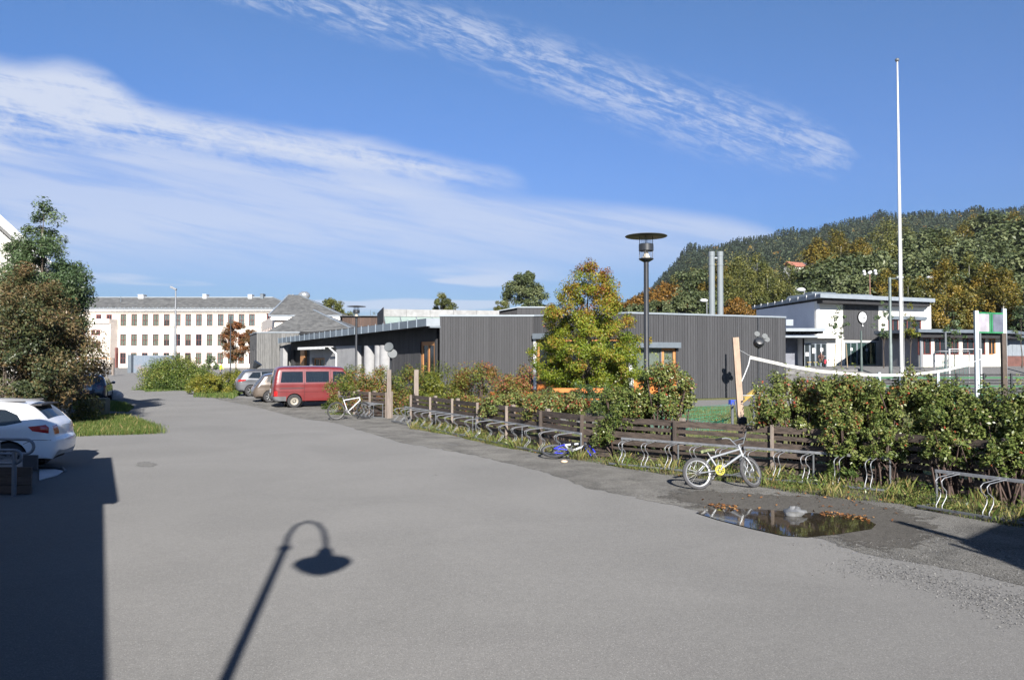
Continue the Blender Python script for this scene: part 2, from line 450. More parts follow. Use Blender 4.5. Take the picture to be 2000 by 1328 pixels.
for q_, s_, a_ in ((m_dark, 1.6, .7), (m_earth, 4.0, 1.1), (m_grass, 5.0, .9), (m_lawn, 1.2, .8)): ragged(q_, s_, a_)
def make_ground():
    xs = sorted(set([-4000, -2000, -1000, -500, -250, 500, 1000, 2000, 4000] + list(range(-150, 260, 4))))
    ys = sorted(set([-300, -150, -60] + list(range(-40, 260, 4)) + [320, 400, 500, 800, 1500, 3000, 6000]))
    v = [(x, y, hgt(x, y)) for y in ys for x in xs]; n = len(xs)
    f = [(j * n + i, j * n + i + 1, (j + 1) * n + i + 1, (j + 1) * n + i) for j in range(len(ys) - 1) for i in range(n - 1)]
    me = bpy.data.meshes.new('ground'); me.from_pydata(v, [], f); me.materials.append(m_asph); me.shade_smooth()
    o = bpy.data.objects.new('ground', me); COL.objects.link(o); o['kind'] = 'structure'; return o
make_ground()
# fence line (plan)
FEN = [(-3.75, 29.3), (1.7, 18.75), (3.6, 17.2), (6.9, 14.3), (9.0, 11.4), (11.0, 8.6)]
edge = [G(*p) for p in [(2300, 1225), (2000, 1150), (1850, 1115), (1680, 1085), (1570, 1050), (1450, 1028), (1330, 993), (1140, 955), (1050, 922), (920, 890), (780, 866), (650, 826), (580, 817), (500, 796), (430, 782), (382, 768)]]
verge = [(p.x, p.y) for p in edge] + [(-15.5, 46), (-13, 50), (-4, 46), (-3.2, 32)] + [(x + .5, y + .4) for x, y in FEN] + [(11, 6)]
sheet('gravel_verge', verge, .004, m_dark, res=.5, jag=.03)
gl = [G(*p) for p in [(1650, 1118), (1760, 1128), (1900, 1175), (2010, 1215), (2150, 1270), (2150, 1205), (2000, 1168), (1850, 1128), (1760, 1106), (1690, 1096)]]
# yard beyond the fence
yard = [(x + .5, y + .4) for x, y in FEN[:5]] + [(12, 14), (28, 24), (30, 50), (13, 50), (13, 48), (5, 43), (-3, 46), (-3.2, 32)]
sheet('lawn', yard, .006, m_lawn, res=2)
sheet('yard_path', [(3, 37.5), (30, 41), (30, 47), (17, 45.5), (3, 42)], .010, m_path, res=2)
sheet('yard_path', [(-3, 33), (6, 25.5), (9, 25.5), (7, 30), (-2, 37.5)], .010, m_path, res=2)
# grass patches on the left
gp = [G(*p) for p in [(128, 852), (200, 850), (312, 847), (300, 832), (262, 820), (236, 812), (130, 812), (60, 830)]]
sheet('grass_verge', [(p.x, p.y) for p in gp], .004, m_grass, res=.8, jag=.12)
gp2 = [G(*p) for p in [(125, 800), (250, 805), (262, 796), (245, 788), (200, 783), (140, 780), (60, 790)]]
sheet('grass_verge', [(p.x, p.y) for p in gp2], .004, m_grass, res=.8, jag=.12)
gp3 = [G(*p) for p in [(282, 766), (330, 764), (400, 758), (425, 750), (380, 742), (300, 742)]]
sheet('grass_verge', [(p.x, p.y) for p in gp3], .009, m_grass, res=2, jag=.2)
gp4 = [G(*p) for p in [(376, 776), (455, 779), (480, 765), (440, 748), (385, 756)]]
sheet('grass_verge', [(p.x, p.y) for p in gp4], .009, m_grass, res=2, jag=.2)
# earth strip under the fence
es = [G(*p) for p in [(2010, 1035), (1880, 1012), (1760, 985), (1640, 975), (1540, 962), (1450, 945), (1300, 928), (1180, 908), (1060, 888), (960, 870), (880, 850), (800, 838)]]
sheet('weedy_earth', [(p.x, p.y) for p in es] + [(x + .6, y + .5) for x, y in FEN[:5]] , .012, m_earth, res=.8, jag=.06)
# puddle
def puddle():
    m, nt, b = base_mat('puddle_water'); b.inputs['Base Color'].default_value = (.030, .024, .016, 1); b.inputs['Roughness'].default_value = .05
    b.inputs['IOR'].default_value = 1.33; b.inputs['Specular IOR Level'].default_value = 1.0
    tc = nt.nodes.new('ShaderNodeTexCoord'); n = noise(nt, tc.outputs['Object'], 6, 2, .5)
    bp = nnew(nt, 'ShaderNodeBump', Strength=.02, Distance=.02); nt.links.new(n.k, bp.inputs['Height']); nt.links.new(bp.outputs[0], b.inputs['Normal'])
    P = [G(*p) for p in [(1362, 1003), (1400, 1016), (1470, 1034), (1530, 1048), (1580, 1050), (1640, 1044), (1700, 1034), (1712, 1026), (1690, 1013), (1640, 1005), (1580, 1003), (1500, 997), (1430, 994), (1385, 996)]]
    o = sheet('puddle_water', [(p.x, p.y) for p in P], .016, m, res=.5, jag=.02); return o
puddle()
# wet mud round the puddle
m_wet = asphalt("wet_gravel", (.018, .017, .015), (.075, .071, .065), 1.0, gs=60, bump=.6)
# old stains and scrape marks on the asphalt
m_stain = asphalt("asphalt_stain", (.056, .0555, .054), (.10, .099, .096), 1.5, gs=85); ragged(m_stain, 9, 1.0)
for P in ([(895, 1066), (960, 1062), (1040, 1052), (1040, 1050), (955, 1056), (900, 1062)], [(825, 1117), (880, 1115), (975, 1108), (975, 1106), (880, 1110), (830, 1113)], [(255, 912), (300, 914), (318, 907), (296, 900), (262, 902)], [(1298, 1234), (1330, 1229), (1330, 1227), (1300, 1230)],
          [(1015, 895), (1060, 893), (1070, 890), (1020, 889)], [(820, 932), (850, 931), (880, 926), (850, 925)], [(1000, 1193), (1012, 1192), (1010, 1189), (1002, 1190)], [(840, 866), (900, 872), (905, 868), (850, 862)], [(1020, 1240), (1038, 1238), (1030, 1234)]):
    sheet('asphalt_stain', [(q.x, q.y) for q in [G(*p) for p in P]], .0045, m_stain, res=.12, jag=.01)
P = [G(*p) for p in [(1240, 968), (1330, 992), (1390, 1010), (1530, 1046), (1580, 1052), (1660, 1080), (1800, 1095), (1890, 1060), (1850, 1010), (1700, 970), (1560, 962), (1440, 955), (1300, 950)]]
ragged(m_wet, 3.5, 1.3)
sheet('wet_gravel', [(p.x, p.y) for p in P], .008, m_wet, res=.30, jag=.05, fade=1.3)
# ================================================================ BUILDINGS
def upx(p0, p1, px):
    """distance along the wall p0->p1 at which it is seen in picture column px"""
    k = (px - CX) / F_PX; dx_, dy_ = p1[0] - p0[0], p1[1] - p0[1]; L = hypot(dx_, dy_); dx_ /= L; dy_ /= L
    return (k * p0[1] - p0[0]) / (dx_ - k * dy_)
def hole_rects(L, z0, z1, holes):
    us = sorted(set([0, L] + [h[0] for h in holes] + [h[1] for h in holes])); us = [u for u in us if 0 <= u <= L]
    out = []
    for a, b in zip(us, us[1:]):
        if b - a < 1e-4: continue
        hs = sorted([h for h in holes if h[0] < (a + b) / 2 < h[1]], key=lambda h: h[2]); z = z0
        for h in hs:
            if h[2] > z + 1e-4: out.append((a, b, z, h[2]))
            z = max(z, h[3])
        if z < z1 - 1e-4: out.append((a, b, z, z1))
    return out
def wall(parent, p0, p1, z0, z1, mat, holes=(), th=.25, boards=None, bmat=None, name='wall', cap=None, slope=0.0, offy=0.0):
    """wall p0->p1 seen with p0 on the left: outside is local -y. boards = width of vertical boards"""
    Lw = hypot(p1[0] - p0[0], p1[1] - p0[1]); m = MB()
    for a, b, c, d in hole_rects(Lw, z0, z1, holes):
        top = d
        if slope and abs(d - z1) < 1e-6:
            m.prism([(a, 0, c), (b, 0, c), (b, 0, d + slope * b), (a, 0, d + slope * a)], (0, offy, 0), (0, offy + th, 0), r=.5)
        else: m.span(a, b, offy, offy + th, c, d, r=.5)
    mt = frame(p0, p1)
    m.xf(mt); w = m.build(name, mat, parent)
    if boards:
        q = MB(); u = 0.0; rg = random.Random(int(Lw * 1000))
        while u < Lw - .01:
            bw = min(boards * rg.uniform(.8, 1.25), Lw - u); j = rg.uniform(0, .014)
            for (a, b, c, d) in hole_rects(Lw, z0, z1, holes):
                lo, hi = max(a, u), min(b, u + bw - .02)
                if hi - lo > .01:
                    dd = d + (slope * lo if slope and abs(d - z1) < 1e-6 else 0)
                    q.span(lo, hi, -.028 - j + offy, -.002 + offy, c + .02, dd, r=rg.random())
            u += bw
        q.xf(mt); q.build('cladding', bmat or mat, w, fix=False)
    return w, mt, Lw
def window(parent, mt, u0, u1, z0, z1, fm, gm, nv=1, nh=1, fw=.07, inset=.08, name='window', back=None, bm=None):
    m = MB(); y0, y1 = inset - .04, inset + .06
    m.span(u0, u1, y0, y1, z0, z0 + fw); m.span(u0, u1, y0, y1, z1 - fw, z1)
    m.span(u0, u0 + fw, y0, y1, z0 + fw, z1 - fw); m.span(u1 - fw, u1, y0, y1, z0 + fw, z1 - fw)
    for i in range(nv):
        u = u0 + (u1 - u0) * (i + 1) / (nv + 1); m.span(u - fw * .4, u + fw * .4, y0 + .005, y1 - .005, z0 + fw, z1 - fw)
    for i in range(nh):
        z = z0 + (z1 - z0) * (i + 1) / (nh + 1); m.span(u0 + fw, u1 - fw, y0 + .01, y1 - .01, z - fw * .4, z + fw * .4)
    m.xf(mt); w = m.build(name, fm, parent)
    p = MB(); p.span(u0 + fw * .5, u1 - fw * .5, inset + .005, inset + .02, z0 + fw * .5, z1 - fw * .5); p.xf(mt); p.build('pane', gm, w)
    if back:
        c = MB(); n = max(3, int((u1 - u0) * 9))
        a0, a1 = u0 + (u1 - u0) * back[0], u0 + (u1 - u0) * back[1]
        zb = z0 + (z1 - z0) * (back[2] if len(back) > 2 else 0)
        vs = []
        for i in range(n + 1):
            u = a0 + (a1 - a0) * i / n; y = inset + .13 + .03 * sin(i * 2.4)
            vs += [(u, y, zb + .02), (u, y, z1 - .02)]
        c.add(vs, [(2 * i, 2 * i + 2, 2 * i + 3, 2 * i + 1) for i in range(n)]); c.xf(mt); c.build('curtain_or_reflection', bm, w, fix=False)  # sheet behind the pane
    return w
def M_wood(name, col, rough=.75, vs=3, rnd=.12, var=.2):
    return M(name, col, rough, var=var, vs=vs, rnd=rnd, bump=.25, bs=14, stretch=(6, 6, .5), spec=.25)
m_dwood = M_wood('charcoal_boards', (.052, .053, .057), rnd=.10, var=.09)
m_gwood = M_wood('grey_boards', (.085, .085, .088), rnd=.25)
m_zinc = M('zinc_fascia', (.13, .155, .18), .5, metal=.2, var=.08)
m_zincl = M('pale_zinc', (.22, .25, .28), .5, metal=.1, var=.06)
m_black = M('black_steel', (.012, .012, .013), .45, var=.1)
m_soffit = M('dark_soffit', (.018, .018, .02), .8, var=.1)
m_conc = M('concrete', (.28, .283, .29), .85, var=.10, vs=1.5, dirt=.25, bump=.2)
m_orw = M_wood('oiled_larch', (.42, .20, .08), rough=.5)
m_orange = M_wood('orange_panel', (.50, .17, .045), rough=.55, rnd=.1, var=.12)
m_white = M('white_render', (.62, .61, .57), .85, var=.05, vs=.8, bump=.1)
m_cream = M('cream_render', (.66, .60, .54), .85, var=.05, vs=.4, bump=.1)
m_whitep = M('white_paint', (.52, .53, .54), .5, var=.05)
m_red = M('brown_red_frame', (.13, .035, .03), .6, var=.15)
m_slate = M('slate_roof', (.105, .105, .10), .8, var=.35, vs=1.2, rnd=.12, bump=.4, bs=6)
m_roofm = M('roof_felt', (.07, .07, .07), .85)
g_dark = glass('dark_glass', (.02, .025, .03), .12)
g_pale = glass('curtained_glass', (.10, .11, .11), .72, (.8, .85, .82), .08)
m_curt = M('curtain_or_reflection', (.55, .54, .50), .9, var=.1)
m_curtg = M('green_grey_blind', (.50, .52, .44), .9, var=.12)
m_dint = M('dark_interior', (.02, .018, .016), .9)

# ---------------------------------------------------------------- the charcoal clad building
KG = empty('kindergarten_building', (6, 52, 0), label='long low charcoal board-clad building with a flat zinc-edged roof beyond the hedge', cat='building')
inv = Matrix.Translation((-6, -52, 0))
class Sub:
    """build in world coordinates, then move under an Empty that is not at the origin"""
def under(parent):
    for o in list(parent.children):
        if not o.get('_m'):
            o.matrix_parent_inverse = parent.matrix_world.inverted() if False else Matrix.Translation(-Vector(parent.location)) if parent.rotation_euler.z == 0 else (Matrix.Translation(parent.location) @ Matrix.Rotation(parent.rotation_euler.z, 4, 'Z')).inverted()
            o['_m'] = 1
ZT = 4.84
A, B = (-4.3, 46.5), (1.28, 46.45)
C, D_ = (6.45, 43.6), (16.9, 48.3)
wall(KG, A, B, 0, ZT, m_soffit, boards=.15, bmat=m_dwood)
# glazed bay behind the tree
gb, mt, L = wall(KG, (B[0], B[1] + .05), (C[0], C[1] + .05), 0, ZT, m_soffit, holes=[(.25, 5.6, .9, 3.45)], boards=.15, bmat=m_dwood)
window(KG, mt, .25, 3.0, .9, 3.45, m_orw, g_dark, nv=2, nh=0, fw=.12)
window(KG, mt, 3.0, 5.6, .9, 3.45, m_orw, g_dark, nv=1, nh=0, fw=.12)
b_ = MB().span(.1, 1.6, -.35, 0, 3.5, 3.82).xf(mt).build('sunshade_box', m_zinc, KG)
b_ = MB().span(.05, .22, -.12, .02, .5, 3.5).xf(mt).build('white_post', m_whitep, KG)
b_ = MB().span(.3, 3.0, -.14, -.01, .35, .86).xf(mt).build('orange_panel', m_orange, KG)
# right wall
u0, u1 = upx(C, D_, 1236), upx(C, D_, 1320)
us = upx(C, D_, 1293)
rw, mt, L = wall(KG, C, D_, 0, ZT, m_soffit, holes=[(u0, u1, .35, 2.95)], boards=.17, bmat=m_gwood if False else m_dwood)
window(KG, mt, u0, us, 1.24, 2.95, m_zinc, g_pale, nv=1, nh=0, fw=.06, back=(0, 1, .0), bm=m_curt)
window(KG, mt, us, u1, 1.24, 2.95, m_orw, g_pale, nv=0, nh=0, fw=.16, back=(0, 1, .3), bm=m_curt)
MB().span(u0, u1, -.03, .06, .35, 1.2).xf(mt).build('orange_panel', m_orange, KG)
MB().span(u0 - .05, u1 + .08, -.4, 0, 2.95, 3.26).xf(mt).build('sunshade_box', m_zinc, KG)
MB().span(u0 - .30, u0 - .02, -.10, .05, .1, 2.95).xf(mt).build('white_post', m_whitep, KG)
# right end wall going back
wall(KG, D_, (14.2, 58), 0, ZT, m_soffit, boards=.17, bmat=m_dwood)
# flat roof with zinc cap
K = (-5.05, 46.25); KE = (-21.5, 72.0); BL = (-23.9, 73.2); BL2 = (-27.0, 80.5); BR = (-20.0, 73.4)
roof = MB()
rp = [(A[0], A[1] + .2), (B[0], B[1] + .2), (C[0], C[1] + .25), (D_[0] - .2, D_[1] + .2), (14.2, 58), (6, 84), (BR[0], 84), (BR[0], 73.6)]
roof.prism([(x, y, 0) for x, y in rp], (0, 0, ZT - .25), (0, 0, ZT - .1)); roof.build('roof', m_roofm, KG)
def cap(p0, p1, z, w=.42, h=.10, mat=m_zincl, par=KG, name='parapet_cap', n=0):
    mt = frame(p0, p1); L = hypot(p1[0] - p0[0], p1[1] - p0[1])
    m = MB().span(-.04, L + .04, -.09, w - .09, z, z + h)
    k = int(L / 2)
    for i in range(k): m.span((i + .5) * L / k - .03, (i + .5) * L / k + .03, -.1, w - .07, z - .004, z + h + .012)
    m.xf(mt); return m.build(name, mat, par)
cap(A, B, ZT); cap((B[0], B[1] + .05), (C[0], C[1] + .05), ZT + .004); cap(C, D_, ZT + .008)
cap(D_, (14.2, 58), ZT + .012)
# side: wall set back under a long canopy
dirc = Vector((KE[0] - K[0], KE[1] - K[1])).normalized(); nrm = Vector((dirc.y, -dirc.x))   # towards the building
LK = (Vector(KE) - Vector(K)).length
def canz(t): return 4.72 - (4.72 - 4.20) * t / LK
can = MB(); a = Vector(K); bb = Vector(KE)
for s0 in (0,):
    P = [a, bb, bb + nrm * 1.35, a + nrm * 1.6 + Vector((.0, .0))]
    zs = [canz(0), canz(LK), canz(LK), canz(0)]
    can.add([(p.x, p.y, z - .06) for p, z in zip(P, zs)] + [(p.x, p.y, z - .40) for p, z in zip(P, zs)],
            [(0, 1, 2, 3), (7, 6, 5, 4), (0, 4, 5, 1), (1, 5, 6, 2), (2, 6, 7, 3), (3, 7, 4, 0)])
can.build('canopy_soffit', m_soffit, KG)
fa = MB(); n = 24
for i in range(n):
    t0, t1 = LK * i / n, LK * (i + 1) / n - .0
    q0, q1 = a + dirc * t0 - nrm * .02, a + dirc * t1 - nrm * .02
    fa.prism([(q0.x, q0.y, canz(t0) - .46), (q1.x, q1.y, canz(t1) - .46), (q1.x, q1.y, canz(t1)), (q0.x, q0.y, canz(t0))], (0, 0, 0), (-nrm.x * .03, -nrm.y * .03, 0), r=random.random())
    s = q1 - nrm * .035
    fa.beam((s.x, s.y, canz(t1) - .46), (s.x, s.y, canz(t1) + .07), .05, .05)
fa.build('zinc_fascia', M('zinc_panels', (.16, .195, .23), .5, metal=.3, var=.08, rnd=.15), KG, fix=False)
MB().beam((K[0] - .03, K[1] - .02, 4.49), (A[0] + .0, A[1] - .02, 4.51), .05, .46).build('corner_fascia', m_zincl, KG)
MB().beam((K[0] + .1, K[1] + .25, 4.22), (A[0] - .02, A[1] + .2, 4.22), .5, .1).build('corner_soffit', m_zinc, KG)
sw0 = a + nrm * 1.15 + dirc * .9; sw1 = bb + nrm * 1.15
W0, W1 = (sw1.x, sw1.y), (sw0.x, sw0.y)     # left (far) to right (near)
hs = []
def HU(x0, x1, z0, z1): 
    h = (upx(W0, W1, x0), upx(W0, W1, x1), z0, z1); hs.append(h); return h
h1 = HU(822, 850, .3, 3.4); h2 = HU(716, 726, .2, 3.25); h3 = HU(574, 590, .1, 3.1); h4 = HU(618, 643, 1.1, 2.35); h5 = HU(740, 747, .2, 3.25)
sw, mt, L = wall(KG, W0, W1, 0, 4.15, m_soffit, holes=hs, boards=.15, bmat=m_dwood, slope=.008)
window(KG, mt, *h1, m_orw, g_dark, nv=1, nh=0, fw=.25)
window(KG, mt, *h2, m_orw, g_dark, nv=0, nh=0, fw=.2, name='door')
window(KG, mt, *h5, m_zinc, g_dark, nv=0, nh=0, fw=.1)
MB().span(h3[0], h3[1], .15, .2, .1, 3.1).xf(mt).build('door', m_dint, KG)
def face(x0, x1, z0, z1, y0, y1, mat, name):
    a_, b_ = upx(W0, W1, x0), upx(W0, W1, x1)
    return MB().span(a_, b_, y0, y1, z0, z1).xf(mt).build(name, mat, KG)
face(668, 707, 0, 3.3, -.5, -.035, m_conc, 'concrete_panel')
face(614, 667, 2.4, 3.25, -.4, -.035, m_conc, 'concrete_panel'); face(614, 618, 0, 2.4, -.4, -.035, m_conc, 'concrete_panel'); face(643.5, 667, 0, 2.4, -.4, -.035, m_conc, 'concrete_panel'); face(618, 643.5, 0, 1.1, -.4, -.035, m_conc, 'concrete_panel')
window(KG, mt @ Matrix.Translation((0, -.3, 0)), h4[0] + .3, h4[1] - .3, 1.1, 2.38, m_orw, g_pale, nv=1, nh=0, fw=.12, back=(.3, .8), bm=m_curt)
face(592, 600, 0, 3.2, -.25, -.035, m_orw, 'timber_post'); face(566, 572, 0, 3.3, -.9, -.5, m_conc, 'concrete_column')
for x in (729, 750, 760):
    c0 = mt @ Vector((upx(W0, W1, x), -.25, 0)); MB().cyl(c0, .42, 3.25, 20).build('concrete_column', m_conc, KG, smooth=40)
aw = MB(); ua, ub = upx(W0, W1, 611), upx(W0, W1, 667)
aw.span(ua, ub, -1.3, -.4, 3.24, 3.29)
for i in range(22): aw.span(ua + (ub - ua) * i / 22 + .01, ua + (ub - ua) * (i + .6) / 22, -1.34, -1.3, 3.08, 3.28)
aw.xf(mt).build('awning', m_whitep, KG)
c0 = mt @ Vector((ub, -1.0, 3.2)); c1 = mt @ Vector((ub + .5, -.6, 2.7)); c2 = mt @ Vector((ub + .5, -.6, 0))
MB().tube([c0, c1, c2], .07, 8).build('downpipe', m_whitep, KG, smooth=40)
# far block: sunlight on the front is put into paler grey boards
ZB = 4.74
wall(KG, BL, BR, 0, ZB, m_soffit, boards=.16, bmat=M_wood('sunlit_grey_boards', (.135, .135, .132), rnd=.2))
hb = [(1.2, 1.8, .8, 3.2), (3.4, 4.4, .2, 3.2), (5.6, 6.2, .8, 3.2)]
_, mt2, L2 = wall(KG, BL2, BL, 0, ZB, m_soffit, holes=hb, boards=.16, bmat=m_gwood)
for h in hb: window(KG, mt2, *h, m_whitep, g_pale, nv=0, nh=0, fw=.08)
cap(BL, BR, ZB); cap(BL2, BL, ZB + .004)
MB().prism([(BL[0] + .3, BL[1] + .2, 0), (BR[0] + .0, BR[1] + .2, 0), (BR[0], 84, 0), (BL2[0] + .2, 84, 0), (BL2[0] + .2, 80.5, 0)], (0, 0, ZB - .3), (0, 0, ZB - .12)).build('roof', m_roofm, KG)
# rooftop lantern with slanting glass
la = V3(747, 604, 58); lb = V3(975, 606, 60)
zt = 6.02; S0, S1 = (la.x, 58), (lb.x, 60)
mtl = frame(S0, S1); LL = hypot(S1[0] - S0[0], S1[1] - S0[1])
m = MB()
for i in range(5): m.span(LL * i / 5 + .01, LL * (i + 1) / 5 - .01, -.05, 0, zt - .55, zt)
m.xf(mtl).build('lantern_fascia', M('pale_panel', (.22, .223, .225), .6, rnd=.08), KG)
MB().span(0, LL, .01, 6, zt - .5, zt - .02).xf(mtl).build('lantern_roof', m_roofm, KG)
m = MB(); m.add([(0.1, 0, zt - .56), (LL * .55, 0, zt - .56), (LL * .55, -1.6, ZT + .0), (.1, -1.6, ZT + .0)], [(0, 1, 2, 3)]); m.xf(mtl)
sg = m.build('sloping_glazing', M('milky_glass', (.24, .32, .29), .2, var=.05), KG)
m = MB()
for i in range(5):
    u = .1 + (LL * .55 - .1) * i / 4; m.beam((u, 0, zt - .54), (u, -1.6, ZT + .02), .06, .06)
m.xf(mtl).build('glazing_bar', m_zinc, sg)
MB().span(-.05, .0, -1.7, 6, ZT - .1, zt + .02).xf(mtl).build('lantern_side', m_dwood, KG)
MB().span(LL * .55, LL, -.02, .0, ZT - .1, zt - .56).xf(mtl).build('lantern_wall', m_zinc, KG)
# dark monopitch upstand
q0, q1, q2 = V3(930, 614, 60), V3(1010, 601.5, 62), V3(1074, 602.5, 62)
m = MB(); m.prism([(q0.x, 61, ZT - .2), (q1.x, 61.9, ZT - .2), (q1.x, 61.9, q1.z), (q0.x, 61, q0.z)], (0, 0, 0), (0, .2, 0))
m.build('upstand_side', m_soffit, KG)
wall(KG, (q1.x, 62), (q2.x, 62), ZT - .2, q1.z, m_soffit, boards=.3, bmat=m_dwood, name='upstand_wall')
cap((q1.x, 61.95), (q2.x + .2, 61.95), q1.z, name='upstand_cap'); 
m = MB(); m.beam((q0.x, 60.9, q0.z + .03), (q1.x, 61.85, q1.z + .03), .5, .07); m.build('upstand_cap', m_zincl, KG)
MB().prism([(q2.x, 62, 0), (q2.x + 1.6, 66, 0), (q2.x + 1.4, 66, 0), (q2.x - .2, 62, 0)], (0, 0, ZT - .2), (0, 0, q1.z)).build('upstand_wall', m_soffit, KG)
# twin steel flues
for x in (1390.5, 1407):
    p = V3(x, 616, 49.5)
    m = MB().cyl((p.x, 49.5, ZT - .3), .19, V3(x, 492, 49.5).z - ZT + .3, 24); zt_ = V3(x, 492, 49.5).z
    m.lathe([(.19, zt_ - .9), (.21, zt_ - .88), (.21, zt_ - .80), (.19, zt_ - .78)], (p.x, 49.5, 0), 24)
    m.lathe([(.19, zt_ - .3), (.205, zt_ - .29), (.205, zt_ + .01), (.15, zt_ + .01), (.15, zt_ - .4)], (p.x, 49.5, 0), 24)
    m.build('flue_pipe', M('flue_zinc', (.16, .185, .20), .6, metal=.0, var=.05), KG, smooth=40)
p = V3(1398, 504, 49.5); MB().span(p.x - .15, p.x + .15, 49.45, 49.5, p.z - .04, p.z + .04).build('flue_bracket', m_zincl, KG)
under(KG)

# ---------------------------------------------------------------- near building left (casts the big shadow) and roof behind right
off = sh * (3.5 / tan(R(SUN_EL)))
def EV(px, py, h=3.5):
    o_ = sh * (h / tan(R(SUN_EL))); g = G(px, py); return Vector((g.x - o_.x, g.y - o_.y, h))
PB = empty('annex_building', (-8, 2, 0), label='pale annex with an overhanging eave casting the broad shadow at the left', cat='building')
e0 = EV(212, 1328); e1 = EV(203, 979); e2 = EV(232, 979); e3 = EV(218, 893)
dd = (e1 - e0).normalized(); e00 = e0 - dd * 16
left = Vector((-.885, -.466, 0))
def slab(par, P, z, t, mat, name): return MB().prism([(p.x, p.y, 0) for p in P], (0, 0, z), (0, 0, z + t)).build(name, mat, par)
slab(PB, [e00, e1, e1 + left * 6, e00 + left * 6], 3.38, .12, m_whitep, 'eave')
slab(PB, [e1 + dd * .0, e2, e3, e3 + left * 6, e1 + left * 6], 3.385, .12, m_whitep, 'porch_roof')
w0, w1 = e3 + left * .9 - dd * .4, e00 + left * .9
wall(PB, (w0.x, w0.y), (w1.x, w1.y), 0, 3.38, m_whitep, th=.2)
w2 = w0 + left * 4.5
wall(PB, (w0.x, w0.y), (w2.x, w2.y), 0, 3.38, m_whitep, th=-.2)
under(PB)
RB = empty('gabled_outbuilding', (9, 0, 0), label='low outbuilding at the right whose roof corner throws a pointed shadow on the gravel', cat='building')
c0 = EV(1868, 1058, 4); c1 = EV(2000, 1115, 4); c2 = EV(2000, 1000, 4)
slab(RB, [c0, c0 + (c1 - c0) * 4.2, c0 + (c1 - c0) * 4.2 + Vector((6, 0, 0)), c0 + (c2 - c0) * 1.9], 3.9, .1, m_zinc, 'roof')
f0, f1, f2 = EV(1755, 1020, 4), EV(1812, 1048, 4), EV(1885, 1075, 4)
MB().beam(f0 + Vector((0, 0, -.02)), c0 + Vector((.2, -.1, -.02)), .14, .12).beam(f1 + Vector((0, 0, -.25)), f2 + Vector((.1, -.05, -.25)), .08, .12).build('gutter', m_zinc, RB)
wa = c0 + Vector((.9, -.4, 0)); wb = c0 + (c1 - c0) * 3 + Vector((.9, 0, 0))
wall(RB, (wb.x, wb.y), (wa.x, wa.y), 0, 3.9, m_whitep, th=.2)
under(RB)

# ---------------------------------------------------------------- gable house left
GH = empty('gable_house', (-21, 35, 0), label='white board-clad house gable rising behind the left tree', cat='house')
c = Vector((-18.6, 32.2, 0)); dl = Vector((-.889, -.457, 0)); bk = Vector((-.60, .80, 0))
m_wboard = M_wood('white_boards', (.55, .535, .50), rough=.6, rnd=.05, var=.05)
def P3(t, b, z): q = c + dl * t + bk * b; return (q.x, q.y, z)
zr = lambda t: 5.3 + 1.0 * min(t, 10 - t)
m = MB(); m.prism([P3(0, 0, 0), P3(10, 0, 0), P3(10, 0, 5.3), P3(5, 0, 10.3), P3(0, 0, 5.3)], (0, 0, 0), Vector(P3(0, 8, 0)) - Vector(P3(0, 0, 0)))
m.build('wall', m_wboard, GH)
m = MB()
for i in range(62):
    t0, t1 = i * .16, i * .16 + .145
    q = [P3(t0, -.03, .2), P3(t1, -.03, .2), P3(t1, -.03, zr(t1)), P3(t0, -.03, zr(t0))]
    m.prism(q, (0, 0, 0), (bk.x * .028, bk.y * .028, 0))
m.build('cladding', m_wboard, GH, fix=False)
m = MB()
for (ta, za, tb, zb) in ((-.7, 4.62, 5, 10.32), (10.7, 4.62, 5, 10.32)):
    m.prism([P3(ta, -.9, za), P3(tb, -.9, zb), P3(tb, -.9, zb + .42), P3(ta, -.9, za + .42)], (0, 0, 0), (bk.x * 9.5, bk.y * 9.5, 0))
m.build('roof', M('white_soffit', (.45, .46, .48), .6), GH)
m = MB().cyl(P3(-.05, -.05, 0), .05, 4.7, 8); m.build('downpipe', m_whitep, GH)
under(GH)

# ---------------------------------------------------------------- the school
SC = empty('school_building', (-70, 156, .5), label='long three-storey cream school with a grey slate roof and dark red windows', cat='building')
SY = 156.0
def sx(px): return (px - CX) / F_PX * SY
def sz(py): return V3(400, py, SY).z
s0, s1 = (sx(60), SY), (sx(577), SY)
cols = [240.2, 261.5, 282.8, 303.8, 325, 346.3, 367, 388, 409, 430.3, 450.5, 471, 491.5]
rows = [(613.7, 637), (652.6, 675.4), (688.8, 710.6)]
holes = []; wins = []
L0 = s0[0]
for ri, (ya, yb) in enumerate(rows):
    for ci, x in enumerate(cols + ([512.5, 533.5] if ri else [])):
        h = (sx(x - 5.9) - L0, sx(x + 5.9) - L0, sz(yb), sz(ya)); holes.append(h); wins.append((h, ri, ci))
ex = [(sx(186.5) - L0, sx(197.5) - L0, sz(632), sz(614)), (sx(206.5) - L0, sx(218) - L0, sz(625), sz(614)), (sx(520) - L0, sx(532) - L0, sz(632), sz(613))]
sw_, mts, LS = wall(SC, s0, s1, .3, sz(601), m_cream, holes=holes + ex, th=.4)
m_skyrefl = M('sky_reflection_tint', (.46, .51, .58), .8)  # light blue sheet standing in for sky reflected in the upper panes
